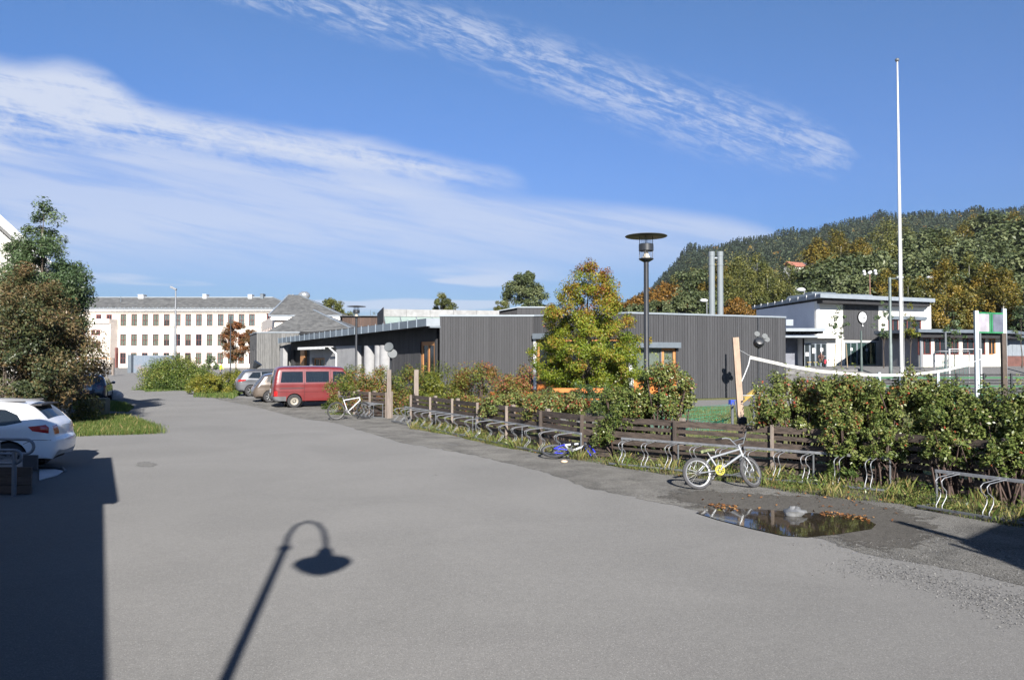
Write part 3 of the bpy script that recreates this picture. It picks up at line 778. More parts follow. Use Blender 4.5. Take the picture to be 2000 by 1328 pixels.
for h, ri, ci in wins:
    blind_or_sky = (0, 1, 0) if (ri == 0 and ci < 4) or (ri == 1 and ci in (0, 1, 2, 3, 8, 9)) or (ri == 2 and ci in (7, 8, 9, 10, 11)) else ((0, 1, .5) if (ci + ri) % 2 else None)
    if ri == 0 and ci >= 4: blind_or_sky = (0, 1, 0 if ci != 4 else .5)
    w = window(SC, mts, *h, m_red, g_pale if blind_or_sky else g_dark, nv=1, nh=1, fw=.10, inset=.10, back=blind_or_sky, bm=m_curtg if (ri != 0 or ci < 4) else m_skyrefl)
for h in ex: window(SC, mts, *h, m_red, g_dark, nv=1, nh=0, fw=.2, inset=.14)
MB().span(0, LS, .35, .39, .5, 12).xf(mts)  # (nothing linked)
MB().span(0, LS, 1.6, 1.7, .5, 12).xf(mts).build('dark_interior', m_dint, SC)
# pilasters, string courses, cornice
m = MB()
m_trim = M('stone_trim', (.42, .38, .33), .85, var=.08)
edgesx = [229] + [(cols[i] + cols[i + 1]) / 2 for i in range(len(cols) - 1)] + [502]
for x in edgesx:
    for d in (-2.6, 2.0): m.span(sx(x + d) - L0 - .11, sx(x + d) - L0 + .11, -.12, 0, sz(637.5), sz(612))
m.span(0, LS, -.16, -.002, sz(639.5), sz(638)); m.span(0, LS, -.2, -.002, sz(612), sz(610.6)); m.xf(mts).build('trim', m_trim, SC)
m = MB(); m.span(0, LS, -.75, -.002, sz(607), sz(604)); m.span(0, LS, -.45, -.003, sz(609), sz(607.1)); m.xf(mts).build('cornice', M('white_cornice', (.80, .78, .75), .8), SC)
m = MB(); m.span(0, LS, -.98, -.76, sz(604), sz(602.3))
for i in range(64): m.span(i * LS / 64, i * LS / 64 + .18, -1.05, -.6, sz(602.3), sz(601.0))
m.xf(mts).build('gutter', m_zincl, SC)
# roof
zr_ = 15.15; ze = sz(602.3)
def slates(vs4, n, parent, name='roof', nu=40):
    """roof plane subdivided into tinted strips"""
    a_, b_, c_, d_ = [Vector(p) for p in vs4]; m = MB()
    for j in range(n):
        for i in range(nu):
            f = lambda u, v: a_.lerp(b_, u).lerp(d_.lerp(c_, u), v)
            m.quad(f(i / nu, j / n), f((i + 1) / nu, j / n), f((i + 1) / nu, (j + 1) / n), f(i / nu, (j + 1) / n))
    return m.build(name, m_slate, parent, fix=False)
slates([(s0[0], SY - 1, ze), (s1[0] + .5, SY - 1, ze), (s1[0] - 7, SY + 8, zr_), (s0[0], SY + 8, zr_)], 10, SC, nu=60)
slates([(s1[0] - 7, SY + 8, zr_), (s0[0], SY + 8, zr_), (s0[0], SY + 17, ze), (s1[0], SY + 17, ze)], 2, SC, nu=4)
slates([(s1[0] + .5, SY - 1, ze), (s1[0] + .5, SY + 17, ze), (s1[0] - 7, SY + 8.1, zr_), (s1[0] - 7, SY + 8, zr_)], 4, SC, nu=4)
m = MB().span(s0[0], s1[0] - 7, SY + 7.8, SY + 8.2, zr_ - .05, zr_ + .14); m.beam((s1[0] - 7, SY + 8, zr_ + .05), (s1[0] + .5, SY - 1, ze + .1), .3, .16); m.build('ridge', m_zincl, SC)
wall(SC, s1, (s1[0], SY + 16), .3, ze, m_cream, th=-.3)
for x, w_, t_ in ((279, 11, 577), (403, 7.5, 576.5), (491, 8, 577), (514, 6, 575.5)):
    X = V3(x, 580, SY + 8).x; hh = V3(x, t_, SY + 8).z
    m = MB().span(X - w_ * .05, X + w_ * .05, SY + 7, SY + 8.6, zr_ - .6, hh); m.span(X - w_ * .055, X + w_ * .055, SY + 6.9, SY + 8.7, hh, hh + .12); m.build('chimney', m_whitep if x < 500 else m_zinc, SC)
for x in (236,): 
    X = V3(x, 580, SY + 4).x; MB().cyl((X, SY + 4, 13.5), .06, 1.6, 6).build('vent_pipe', m_zinc, SC)
# porch block
p0, p1 = (sx(100) * .98, SY - 3), (V3(213, 600, SY - 3).x, SY - 3)
zp = V3(200, 632, SY - 3).z
hp = []
for x in (133, 152, 170, 190, 199.5):
    for ya, yb in ((644, 655), (667, 679)):
        hp.append((V3(x - 4, 1, SY - 3).x - p0[0], V3(x + 4.5, 1, SY - 3).x - p0[0], V3(1, yb, SY - 3).z, V3(1, ya, SY - 3).z))
_, mtp, LP = wall(SC, p0, p1, .3, zp, m_cream, holes=hp, th=.3, name='porch_wall')
for h in hp: window(SC, mtp, *h, m_red, g_dark, nv=1, nh=0, fw=.16)
wall(SC, p1, (p1[0], SY), .3, zp, m_cream, th=-.3, name='porch_wall')
MB().span(p0[0], p1[0] + .2, SY - 3.3, SY, zp, zp + .9).build('porch_parapet', m_cream, SC)
MB().span(p1[0] - .9, p1[0] + .06, SY - 3.15, SY - 2, .3, zp - 1).build('stone_pier', m_trim, SC)
MB().span(p1[0] + .1, p1[0] + .5, SY - 1, SY - .2, .3, 4.5).build('porch_door', m_red, SC)
# rear hipped wing and front pyramid roof
def hip(parent, x0, x1, y0, y1, z0, z1, ridge, over=.6):
    xr0, xr1 = ridge; ym = (y0 + y1) / 2
    P = [(x0, y0, z0), (x1, y0, z0), (x1, y1, z0), (x0, y1, z0)]; r0, r1 = (xr0, ym, z1), (xr1, ym, z1)
    a_ = slates([P[0], P[1], r1, r0], 12, parent, nu=30); slates([P[1], P[2], r1, r1], 6, parent, nu=8)
    slates([P[3], P[0], r0, r0], 6, parent, nu=8); slates([P[2], P[3], r0, r1], 3, parent, nu=4)
    m = MB()
    for u, v in ((P[0], r0), (P[1], r1)): m.beam(Vector(u) + Vector((0, 0, .06)), Vector(v) + Vector((0, 0, .06)), .25, .12)
    m.build('ridge', m_zincl, parent)
DW = 124.0
x0, x1 = V3(541, 1, DW).x, V3(664, 1, DW).x; zc = V3(1, 616, DW).z; zrg = V3(1, 583, DW + 9).z
wall(SC, (x0, DW), (x1, DW), .3, zc, m_cream, name='wing_wall', holes=[(.5, 1.7, 5.8, 7.5), ((x1 - x0) - 1.9, (x1 - x0) - .8, 6, 7.6)])
wall(SC, (V3(515, 1, DW + 24).x, DW + 24), (x0, DW), .3, zc, m_cream, name='wing_wall', holes=[(i * 3 + 2, i * 3 + 3.2, 5.5, 7.6) for i in range(7)])
mtw = frame((V3(515, 1, DW + 24).x, DW + 24), (x0, DW))
for i in range(7): window(SC, mtw, i * 3 + 2, i * 3 + 3.2, 5.5, 7.6, m_red, g_dark, nv=1, nh=1, fw=.12)
MB().span(x0 - .4, x1 + .4, DW - .7, DW - .02, zc - .75, zc - .2).build('wing_cornice', M('white_cornice', (.80, .78, .75), .8), SC)
MB().span(x0 - .7, x1 + .7, DW - .9, DW - .4, zc - .2, zc).build('wing_gutter', m_zincl, SC)
hip(SC, x0 - .7, x1 + .7, DW - .8, DW + 26, zc, zrg + .9, (V3(566, 1, DW + 12).x, V3(585, 1, DW + 12).x))
for x, r_, t_, b_ in ((598, 1.7, 570, 590), (569.5, .5, 575, 583), (575.5, .5, 575, 583)):
    Y = DW + 14; X = V3(x, 1, Y).x; za, zb = V3(1, b_, Y).z - 1.2, V3(1, t_, Y).z; hgt_ = zb - za
    m = MB().lathe([(.35 * r_, za), (.35 * r_, za + hgt_ * .5), (.6 * r_, za + hgt_ * .75), (.55 * r_, za + hgt_ * .9), (.3 * r_, zb), (0, zb)], (X, Y, 0), 14)
    m.build('roof_vent', M('galvanised', (.45, .47, .48), .35, metal=.7, var=.1), SC, smooth=50)
under(SC)
PG = empty('pyramid_roof_house', (-33, 95, 0), label='single-storey annex under a grey shingle pyramid roof in front of the school wing', cat='building')
DP = 88.0
x0, x1 = V3(523, 1, DP).x, V3(697, 1, DP).x; zp0 = V3(1, 650, DP).z
zpk = V3(1, 606, DP + 9).z; xm = V3(607, 1, DP + 9).x
P = [(x0, DP, zp0), (x1, DP, zp0 + .25), (x1, DP + 16, zp0 + .2), (x0, DP + 16, zp0)]
sl_ = slates([P[0], P[1], (xm + .6, DP + 9, zpk), (xm - .6, DP + 9, zpk)], 18, PG, nu=46)
slates([P[1], P[2], (xm + .6, DP + 9, zpk), (xm + .6, DP + 9, zpk)], 6, PG, nu=8); slates([P[3], P[0], (xm - .6, DP + 9, zpk), (xm - .6, DP + 9, zpk)], 6, PG, nu=8)
slates([P[2], P[3], (xm - .6, DP + 9, zpk), (xm + .6, DP + 9, zpk)], 2, PG, nu=2)
MB().beam(Vector(P[1]) + Vector((0, 0, .05)), (xm + .6, DP + 9, zpk + .05), .2, .1).build('ridge', m_zincl, PG)
MB().span(x0 + .4, x1 - .4, DP + .3, DP + 15.5, 0, zp0 - .05).build('wall', m_cream, PG)
under(PG)
BB = empty('brown_shed', (-25, 112, .3), label='brown board-clad shed roof between the leafy tree and the rooftop lantern', cat='building')
x0, x1 = V3(672, 1, 112).x, V3(770, 1, 112).x
m_bw = M_wood('brown_boards', (.075, .05, .04), rnd=.2)
wall(BB, (x0, 112), (x1, 112), .2, V3(1, 618, 112).z, m_soffit, boards=.35, bmat=m_bw)
MB().span(x0 - .3, x1, 111.6, 118, V3(1, 618, 112).z, V3(1, 617, 112).z).build('roof', m_roofm, BB)
under(BB)

# ---------------------------------------------------------------- the hall (two storeys, white and charcoal)
HL = empty('school_hall', (36, 80, 1.6), label='white and charcoal two-storey hall with a round wall clock and overhanging flat roof', cat='building')
HZ = 1.62
h0 = (29.7, 76.0); h1_ = (44.0, 81.9); hb_ = (28.2, 90.0)
ztop = 2.35 + 118 * 76 / 1525
uw, uk = upx(h0, h1_, 1647), upx(h0, h1_, 1716)
# left face
_, mtl, _ = wall(HL, hb_, h0, HZ, ztop - .3, M('white_blue_shade', (.62, .64, .68), .85, var=.05, vs=.6), th=.3)  # bluish cast of the shaded side is put into the white
# front: white, charcoal, white with windows
Lf = hypot(h1_[0] - h0[0], h1_[1] - h0[1])
z1st = 2.35 + (700 - 655) / 1525 * 77
zwin = (V3(1, 653, 80).z, V3(1, 624, 80).z)
ud0, ud1 = upx(h0, h1_, 1650), upx(h0, h1_, 1712)
hol = [(ud0, ud1, HZ + .05, HZ + 2.35), (upx(h0, h1_, 1735), upx(h0, h1_, 1756), *zwin), (upx(h0, h1_, 1760), upx(h0, h1_, 1800), *zwin)]
_, mth, _ = wall(HL, h0, h1_, HZ, ztop - .3, m_white, holes=hol, th=.3)
q = MB(); u = uw
while u < uk - .05:
    q.span(u, min(u + .2, uk), -.05, -.004, z1st - .45, ztop - .32, r=random.random()); u += .22
q.xf(mth).build('charcoal_cladding', m_dwood, HL, fix=False)
for h in hol[1:]: window(HL, mth, *h, m_red, g_dark, nv=2 if h[1] - h[0] > 2 else 1, nh=0, fw=.12, back=(.55, .8), bm=m_curt)
MB().span(hol[1][0] - .1, hol[2][1] + .6, -.2, -.004, zwin[1], zwin[1] + .35).xf(mth).build('sunshade_box', m_zinc, HL)
d1 = ud0 + (ud1 - ud0) * .40
g_green = glass('greenish_glass', (.04, .07, .07), .45, (.6, .8, .75))
window(HL, mth, ud0, d1, HZ + .05, HZ + 2.35, m_zincl, g_green, nv=1, nh=0, fw=.1, name='door')
window(HL, mth, d1, ud1, HZ + .05, HZ + 2.35, m_zinc, g_green, nv=1, nh=0, fw=.08, back=(0, .5, .0), bm=M('green_poster', (.25, .42, .36), .8))
MB().span(d1 - 1.1, d1 - .3, -.02, .0, HZ + 1.5, HZ + 1.8).xf(mth)
MB().span(ud0, ud1, 3.0, 3.1, HZ, HZ + 2.6).xf(mth).build('dark_interior', m_dint, HL)
pap = MB()
for ua_, za_ in ((ud0 + .75, 1.5), (d1 + 1.1, 1.45)): pap.span(ua_, ua_ + .3, .02, .03, HZ + za_, HZ + za_ + .28)
pap.xf(mth).build('notice', m_whitep, HL)
# roof slab: long overhang with zinc fascia
def hp_(u, v): q = mth @ Vector((u, v, 0)); return q
ro = [hp_(-.4, -1.9), hp_(Lf + 2.6, -1.9), hp_(Lf + 2.6, 14), hp_(-1.2, 15.5)]
rk = [Vector((V3(1597, 1, 74.2).x, 74.2, 0)), Vector((V3(1819, 1, 80.3).x, 80.3, 0)), Vector((46, 92, 0)), Vector((V3(1464, 1, 92).x, 92, 0))]
MB().prism([(p.x, p.y, 0) for p in rk], (0, 0, ztop - .1), (0, 0, ztop + .28)).build('roof', m_zincl, HL)
ri = [r_.lerp(sum((x for x in rk), Vector()) / 4, .06) for r_ in rk]
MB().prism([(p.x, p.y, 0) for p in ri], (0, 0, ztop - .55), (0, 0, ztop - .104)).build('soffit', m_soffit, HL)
m = MB()
for i in range(9):
    p = rk[3].lerp(rk[0], (i + .5) / 9); m.beam((p.x - .03, p.y, ztop - .1), (p.x - .03, p.y, ztop + .36), .06, .06)
m.build('fascia_seam', m_whitep, HL)
# rooftop plant
pc = V3(1602, 572, 84); m = MB()
m.box((pc.x + 1, 84, ztop + .55), (8.0, 5, .7), rz=.3, taper=.9); m.box((pc.x - .6, 82.5, ztop + .9), (3.0, 1.2, .35), rz=.3); m.build('roof_unit', m_zinc, HL, bevel=.05)
# clock
kc = mth @ Vector((upx(h0, h1_, 1683), -.06, V3(1, 620, 78).z))
ckm = frame(h0, h1_); ckm.translation = kc
m = MB().lathe([(0, -.12), (.52, -.12), (.55, -.10), (.55, 0), (0, 0)], (0, 0, 0), 32, axis='Y'); m.xf(ckm); ck = m.build('wall_clock', m_whitep, HL, smooth=40); m = MB().lathe([(.55, -.125), (.62, -.125), (.62, 0), (.55, 0), (.55, -.125)], (0, 0, 0), 32, axis='Y'); m.xf(ckm); m.build('clock_rim', m_black, ck, smooth=40)
m = MB().beam((-.05, -.135, .02), (.44, -.135, .0), .02, .07, up=(0, 1, 0)).beam((-.05, -.139, 0), (.28, -.139, -.02), .02, .10, up=(0, 1, 0)); m.xf(ckm); m.build('clock_hands', m_black, ck)
m = MB().tube([(0, -.1, -.62), (0, -.1, -.8)], .03, 6).ell((0, -.1, -.86), .08, 8, 6); m.xf(ckm); m.build('bell', m_whitep, HL)
# porch with entrance doors
pA = V3(1563, 1, 73.5); pB = V3(1626, 1, 73.5); e_u = upx((pA.x, 73.5), (pB.x, 73.5), 1571); e_v = upx((pA.x, 73.5), (pB.x, 73.5), 1615)
zdt = V3(1, 670, 73.5).z
_, mtE, LE = wall(HL, (pA.x, 73.5), (pB.x, 73.5), HZ - .3, V3(1, 661, 73.5).z, m_white, holes=[(e_u, e_v, HZ - .3, zdt)], th=.2, name='porch_wall')
for i in range(4):
    a_, b_ = e_u + (e_v - e_u) * i / 4, e_u + (e_v - e_u) * (i + 1) / 4
    window(HL, mtE, a_, b_, HZ - .25, zdt, m_zinc, g_dark, nv=0, nh=1 if i in (0, 3) else 0, fw=.08, name='door')
m = MB()
for u_, z_, w_, h_ in ((.12, 1.25, .3, .35), (.75, 1.5, .28, .5), (1.5, 1.7, .28, .3)): m.span(e_u + u_, e_u + u_ + w_, .02, .035, HZ + z_ - .3, HZ + z_ - .3 + h_)
m.xf(mtE).build('notice', m_whitep, HL)
MB().span(e_u, e_v, .9, 1.0, HZ - .3, zdt).xf(mtE).build('dark_interior', m_dint, HL)
m = MB().span(-.3, LE + .4, -.9, 3, V3(1, 661, 73.5).z, V3(1, 660, 73.5).z + .03); m.xf(mtE).build('porch_slab', m_white, HL)
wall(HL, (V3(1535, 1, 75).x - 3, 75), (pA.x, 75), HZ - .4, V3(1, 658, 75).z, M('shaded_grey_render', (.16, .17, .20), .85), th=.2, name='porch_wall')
wall(HL, (pA.x, 75), (pA.x, 73.5), HZ - .3, V3(1, 661, 73.5).z, m_white, th=.1, name='porch_wall')
# pergola canopy
ca, cb = V3(1530, 1, 71.5), V3(1606, 1, 71.5)
MB().span(ca.x, cb.x, 71.5, 76, V3(1, 647, 71.5).z, V3(1, 641, 71.5).z).build('canopy', m_zincl, HL)
m = MB()
for i in range(10): m.span(ca.x + .2 + i * .36, ca.x + .32 + i * .36, 71.9, 76, V3(1, 651, 71.5).z, V3(1, 647, 71.5).z - .005)
m.build('canopy_rafter', m_soffit, HL)
MB().span(ca.x, cb.x - .3, 72.2, 75, V3(1, 659, 72).z, V3(1, 655.5, 72).z).build('canopy_beam', m_zincl, HL)
MB().span(V3(1530, 1, 73).x, V3(1544, 1, 73).x, 73, 74.5, V3(1, 636, 73).z, V3(1, 624, 73).z).build('duct_box', m_zincl, HL)
under(HL)
# lower wing to the right
LW = empty('low_classroom_wing', (40, 68, 1.6), label='low white wing with grey end wall and a band of windows right of the hall', cat='building')
g0, g1, g2 = (V3(1715, 1, 71.5).x, 71.5), (V3(1790, 1, 67).x, 67.0), (V3(1957, 1, 70.5).x, 70.5)
zl = 2.35 + 52 * 67 / 1525
wall(LW, g0, g1, HZ - .2, zl - .3, M('grey_render', (.20, .20, .21), .85, var=.06), th=.25)
Lw = hypot(g2[0] - g1[0], g2[1] - g1[1])
hw = []
zA, zB = V3(1, 693, 68).z, V3(1, 660, 68).z
for x_a, x_b in ((1795, 1819), (1825, 1873), (1880, 1925), (1931, 1945)): hw.append((upx(g1, g2, x_a), upx(g1, g2, x_b), zA, zB))
_, mtw, _ = wall(LW, g1, g2, HZ - .2, zl - .3, M('cream_white', (.56, .545, .48), .85, var=.04), holes=hw, th=.3)
for i, h in enumerate(hw):
    window(LW, mtw, *h, m_red if i < 3 else m_orw, g_dark, nv=[1, 3, 3, 1][i], nh=0, fw=.1, back=((.1, .45), (.0, 1), (.5, 1), (.3, .8))[i], bm=m_curt)
    MB().span(h[0] - .05, h[1] + .05, -.16, -.003, zB, zB + .24).xf(mtw).build('sunshade_box', m_zinc, LW)
rr = [Vector((V3(1700, 1, 71).x, 71, 0)), Vector((V3(1786, 1, 65.6).x, 65.6, 0)), Vector((V3(1972, 1, 69.3).x, 69.3, 0)), Vector((56, 82, 0)), Vector((38, 80, 0))]
MB().prism([(p.x, p.y, 0) for p in rr], (0, 0, zl - .08), (0, 0, zl + .2)).build('roof', m_zinc, LW)
cc_ = sum(rr, Vector()) / 5; r2 = [p.lerp(cc_, .07) for p in rr]
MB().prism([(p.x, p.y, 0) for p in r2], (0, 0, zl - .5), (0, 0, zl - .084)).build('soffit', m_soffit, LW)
MB().cyl((g1[0] - .08, g1[1] - .1, HZ - .2), .06, zl - HZ, 8).build('downpipe', m_zinc, LW)
# brick base wing further right
k0, k1 = (g2[0] + .0, 72.5), (60, 78)
wall(LW, k0, k1, HZ - .2, HZ + .95, M('dark_brick', (.12, .055, .045), .85, var=.2), th=.3, name='brick_wall')
wall(LW, (k0[0], k0[1] + .3), (k1[0], k1[1] + .3), HZ + .95, zl - .4, m_zinc, th=.2, name='upper_wall', boards=.5, bmat=m_zincl)
MB().prism([(k0[0] - .5, 71.5, 0), (61, 77, 0), (58, 88, 0), (k0[0] - 2, 82, 0)], (0, 0, zl - .4), (0, 0, zl - .2)).build('roof', m_zinc, LW)
under(LW)
# broad steps up to the terrace
ST = empty('terrace_steps', (24, 56, .6), label='broad grey steps climbing to the hall terrace between charcoal wall and hedge', cat='steps')
q0, q1 = V3(1532, 1, 56).x, V3(1700, 1, 56).x
for i in range(7):
    z = .55 + i * .165
    MB().span(q0 + .1, q1, 55 + i * .55, 60, z - .25, z).build('step', M('step_concrete', (.13, .128, .125), .9, var=.2, vs=2, rnd=.3), ST)
MB().span(q0 + .0, q1 + 5, 54.6, 54.95, -.1, 0.45).build('retaining_wall', M('grey_sleeper', (.13, .13, .14), .85), ST)
under(ST)
# mural wall by the school
MW = MB(); x0, x1 = V3(262, 1, 110).x, V3(345, 1, 110).x
m_mural, ntm, bm_ = base_mat('mural_paint'); tcm = ntm.nodes.new('ShaderNodeTexCoord')
n_ = noise(ntm, tcm.outputs['Object'], .55, 3, .5); n2_ = noise(ntm, tcm.outputs['Object'], 6, 3, .6)
ntm.links.new(mixc(ntm, n_.ss(.52, .7), mixc(ntm, n2_.ss(.3, .7), (.12, .155, .20), (.17, .20, .24)), (.22, .17, .16)), bm_.inputs['Base Color'])
zt_ = V3(1, 694, 110).z
pw = empty('painted_boundary_wall', (x0, 110, .35), label='grey blue painted concrete wall with faded mural in front of the school', cat='wall')
MB().span(x0 + .5, x1, 110, 110.25, .2, zt_).build('wall', m_mural, pw)
MB().span(x0, x0 + .5, 109.3, 110.6, .2, zt_ + .1).build('end_pier', m_zinc, pw)
under(pw)
# ================================================================ VEGETATION
GRN, YEL, BRN, RED = (.045, .085, .018), (.20, .20, .03), (.11, .07, .03), (.22, .055, .02)
L_rowan = leafmat('rowan_leaves', [(0, (.040, .055, .025)), (.3, (.085, .10, .040)), (.6, (.125, .095, .042)), (1, (.19, .125, .06))], trans=.25)
L_green = leafmat('fresh_leaves', [(0, (.045, .075, .03)), (.5, (.09, .14, .06)), (1, (.16, .20, .10))], trans=.3)
L_autumn = leafmat('autumn_leaves', [(0, (.075, .12, .012)), (.30, (.17, .22, .02)), (.52, (.24, .25, .03)), (.70, (.30, .19, .03)), (.86, (.26, .10, .03)), (1, (.22, .07, .045))], trans=.35)
L_rust = leafmat('rust_leaves', [(0, (.08, .075, .03)), (.5, (.16, .085, .035)), (1, (.27, .10, .035))], trans=.3)
L_bush = leafmat('bush_leaves', [(0, (.035, .065, .014)), (.4, (.10, .15, .03)), (.75, (.19, .22, .045)), (1, (.28, .26, .07))], trans=.3)
L_yell = leafmat('yellowgreen_leaves', [(0, (.06, .085, .015)), (.5, (.15, .17, .025)), (1, (.26, .23, .035))], trans=.3)
L_hedge = leafmat('hedge_leaves', [(0, (.03, .055, .015)), (.30, (.075, .11, .028)), (.58, (.145, .18, .045)), (.86, (.21, .22, .08)), (.975, (.19, .14, .05)), (1, (.26, .06, .03))], rough=.35, trans=.25)
L_mixed = leafmat('mixed_hedge_leaves', [(0, (.04, .07, .015)), (.35, (.11, .15, .025)), (.62, (.19, .19, .04)), (.85, (.21, .12, .04)), (1, (.25, .07, .04))], trans=.3)
L_conif = leafmat('conifer_needles', val=1.2, stops=[(0, (.022, .036, .020)), (.5, (.040, .060, .030)), (1, (.07, .09, .04))], trans=.1, rough=.7)
L_birch = leafmat('birch_leaves', [(0, (.08, .085, .020)), (.5, (.16, .14, .03)), (1, (.28, .19, .035))], trans=.3)
L_birchg = leafmat('green_birch_leaves', [(0, (.07, .088, .026)), (.5, (.135, .145, .042)), (1, (.22, .21, .06))], trans=.3)
L_oak = leafmat('dark_leaves', [(0, (.048, .066, .028)), (.5, (.088, .112, .046)), (1, (.155, .175, .08))], trans=.2)
L_orange = leafmat('orange_leaves', [(0, (.13, .09, .025)), (.5, (.21, .115, .025)), (1, (.30, .15, .03))], trans=.3)
m_bark = M('bark', (.07, .055, .042), .9, var=.3, vs=8, bump=.6, bs=30)
m_birchb = M('birch_bark', (.30, .29, .26), .8, var=.35, vs=6)
m_twig = M('twig', (.055, .035, .028), .8, var=.3, vs=8)
def env(shape, t):
    if shape == 'round': return max(0.0, 1 - (2 * t - 1) ** 2) ** .5 * (1 if t > .25 else .75 + t)
    if shape == 'egg': return (sin(pi * min(1, t) ** .75)) ** .8 if 0 < t < 1 else 0
    if shape == 'cone': return max(.03, (1 - t)) ** .75 * (min(1, t * 6 + .35))
    if shape == 'spire': return max(.02, (1 - t)) ** .95 * (min(1, t * 8 + .5))
    if shape == 'maple': return float(np.interp(t, [0, .12, .35, .55, .72, .88, 1], [.6, .9, 1, .86, .60, .36, .12]))
    if shape == 'dome': return max(0.0, 1 - t ** 2.2) ** .5
    return 1
def crown(rng, H, zb, R_, shape, nc, nl, leaf, clump=.2, aspect=.5, hue=(.5, .25, .15), hgrad=0.0, squash=.8, inner=.5, flat=None, core=(0, 0), upb=.35, pos=None):
    """leaf clumps through the crown volume; returns verts, quads, rnd, clump centres"""
    C = []; 
    while len(C) < nc:
        t = rng.random(); e = env(shape, t)
        if rng.random() > e * 1.02 + .05: continue
        a = rng.random() * 2 * pi; r = R_ * e * (1 - (1 - inner) * rng.random() ** 1.6) if rng.random() < .75 else R_ * e * rng.random() ** .5
        lump = 1 + .16 * sin(3 * a + 5 * t * 3 + 1) + .10 * sin(5 * a - 9 * t)
        r *= lump * rng.uniform(.82, 1.08)
        C.append((r * cos(a) + core[0] * t, r * sin(a) + core[1] * t, zb + (H - zb) * t))
    C = np.array(C)
    sz_ = R_ * clump * rng.uniform(.6, 1.35, nc)
    ch = np.clip(hue[0] + hue[1] * rng.normal(size=nc) + hgrad * ((C[:, 2] - zb) / (H - zb) - .5), 0, 1)
    idx = rng.integers(0, nc, nc * nl)
    d = rng.normal(size=(nc * nl, 3)); d /= np.linalg.norm(d, axis=1)[:, None]; d *= (rng.random(nc * nl) ** .45)[:, None]
    d[:, 2] *= squash
    Pn = C[idx] + d * sz_[idx][:, None]
    out = Pn - np.array([core[0] * .5, core[1] * .5, zb + (H - zb) * .35]); out /= np.linalg.norm(out, axis=1)[:, None] + 1e-9
    v, q = leafquads(Pn, leaf, aspect, out * .8 + d * .7, upb, rng)
    rn = np.clip(ch[idx] + hue[2] * rng.normal(size=nc * nl), 0, 1)
    return v, q, rn, C
def trunkmesh(rng, C, H, zb, r0, n=26, lean=(0, 0), multi=1, top=.92):
    m = MB()
    for k in range(multi):
        a = rng.random() * 6.28; sp_ = .0 if multi == 1 else .25
        base = Vector((cos(a) * sp_ * .3, sin(a) * sp_ * .3, -.05)); tip = Vector((lean[0] + cos(a) * sp_ * H * .3, lean[1] + sin(a) * sp_ * H * .3, zb + (H - zb) * top))
        pts = [base.lerp(tip, t) + Vector((rng.normal() * .02 * H * t * (1 - t) * 2, rng.normal() * .02 * H * t * (1 - t) * 2, 0)) for t in (0, .12, .25, .4, .55, .7, .85, 1)]
        m.tube(pts, [r0 / sqrt(multi) * (1 - .93 * t) * (1.25 if t == 0 else 1) for t in (0, .12, .25, .4, .55, .7, .85, 1)], 9)
        sel = rng.choice(len(C), min(n // multi, len(C)), replace=False)
        for i in sel:
            c = Vector(C[i]); t = max(.08, min(.9, (c.z - .25 * hypot(c.x, c.y) - H * .08) / tip.z if tip.z else .5)) 
            f = t * 7; j = min(6, int(f)); s = pts[j].lerp(pts[j + 1], f - j); mid = s.lerp(c, .5) + Vector((0, 0, .04 * H * rng.random()))
            rr = r0 / sqrt(multi) * (1 - .9 * t) * .45
            m.tube([s, mid, c], [rr, rr * .6, rr * .15], 5, caps=False)
    return m
def tree(name, loc, H, zb, R_, shape, nc, nl, leaf, lmat, label=None, cat='tree', group=None, seed=0, bark=None, r0=None, rz=None, lean=(0, 0), multi=1, limbs=26, **kw):
    rng = np.random.default_rng(seed); T = empty(name, loc, 0, label, cat, group)
    v, q, rn, C = crown(rng, H, zb, R_, shape, nc, nl, leaf, core=lean, **kw)
    np_mesh('crown', v, q, rn, lmat, T)
    trunkmesh(rng, C, H, zb, r0 or H * .018, limbs, lean, multi).build('trunk', bark or m_bark, T, smooth=60, fix=False)
    return T
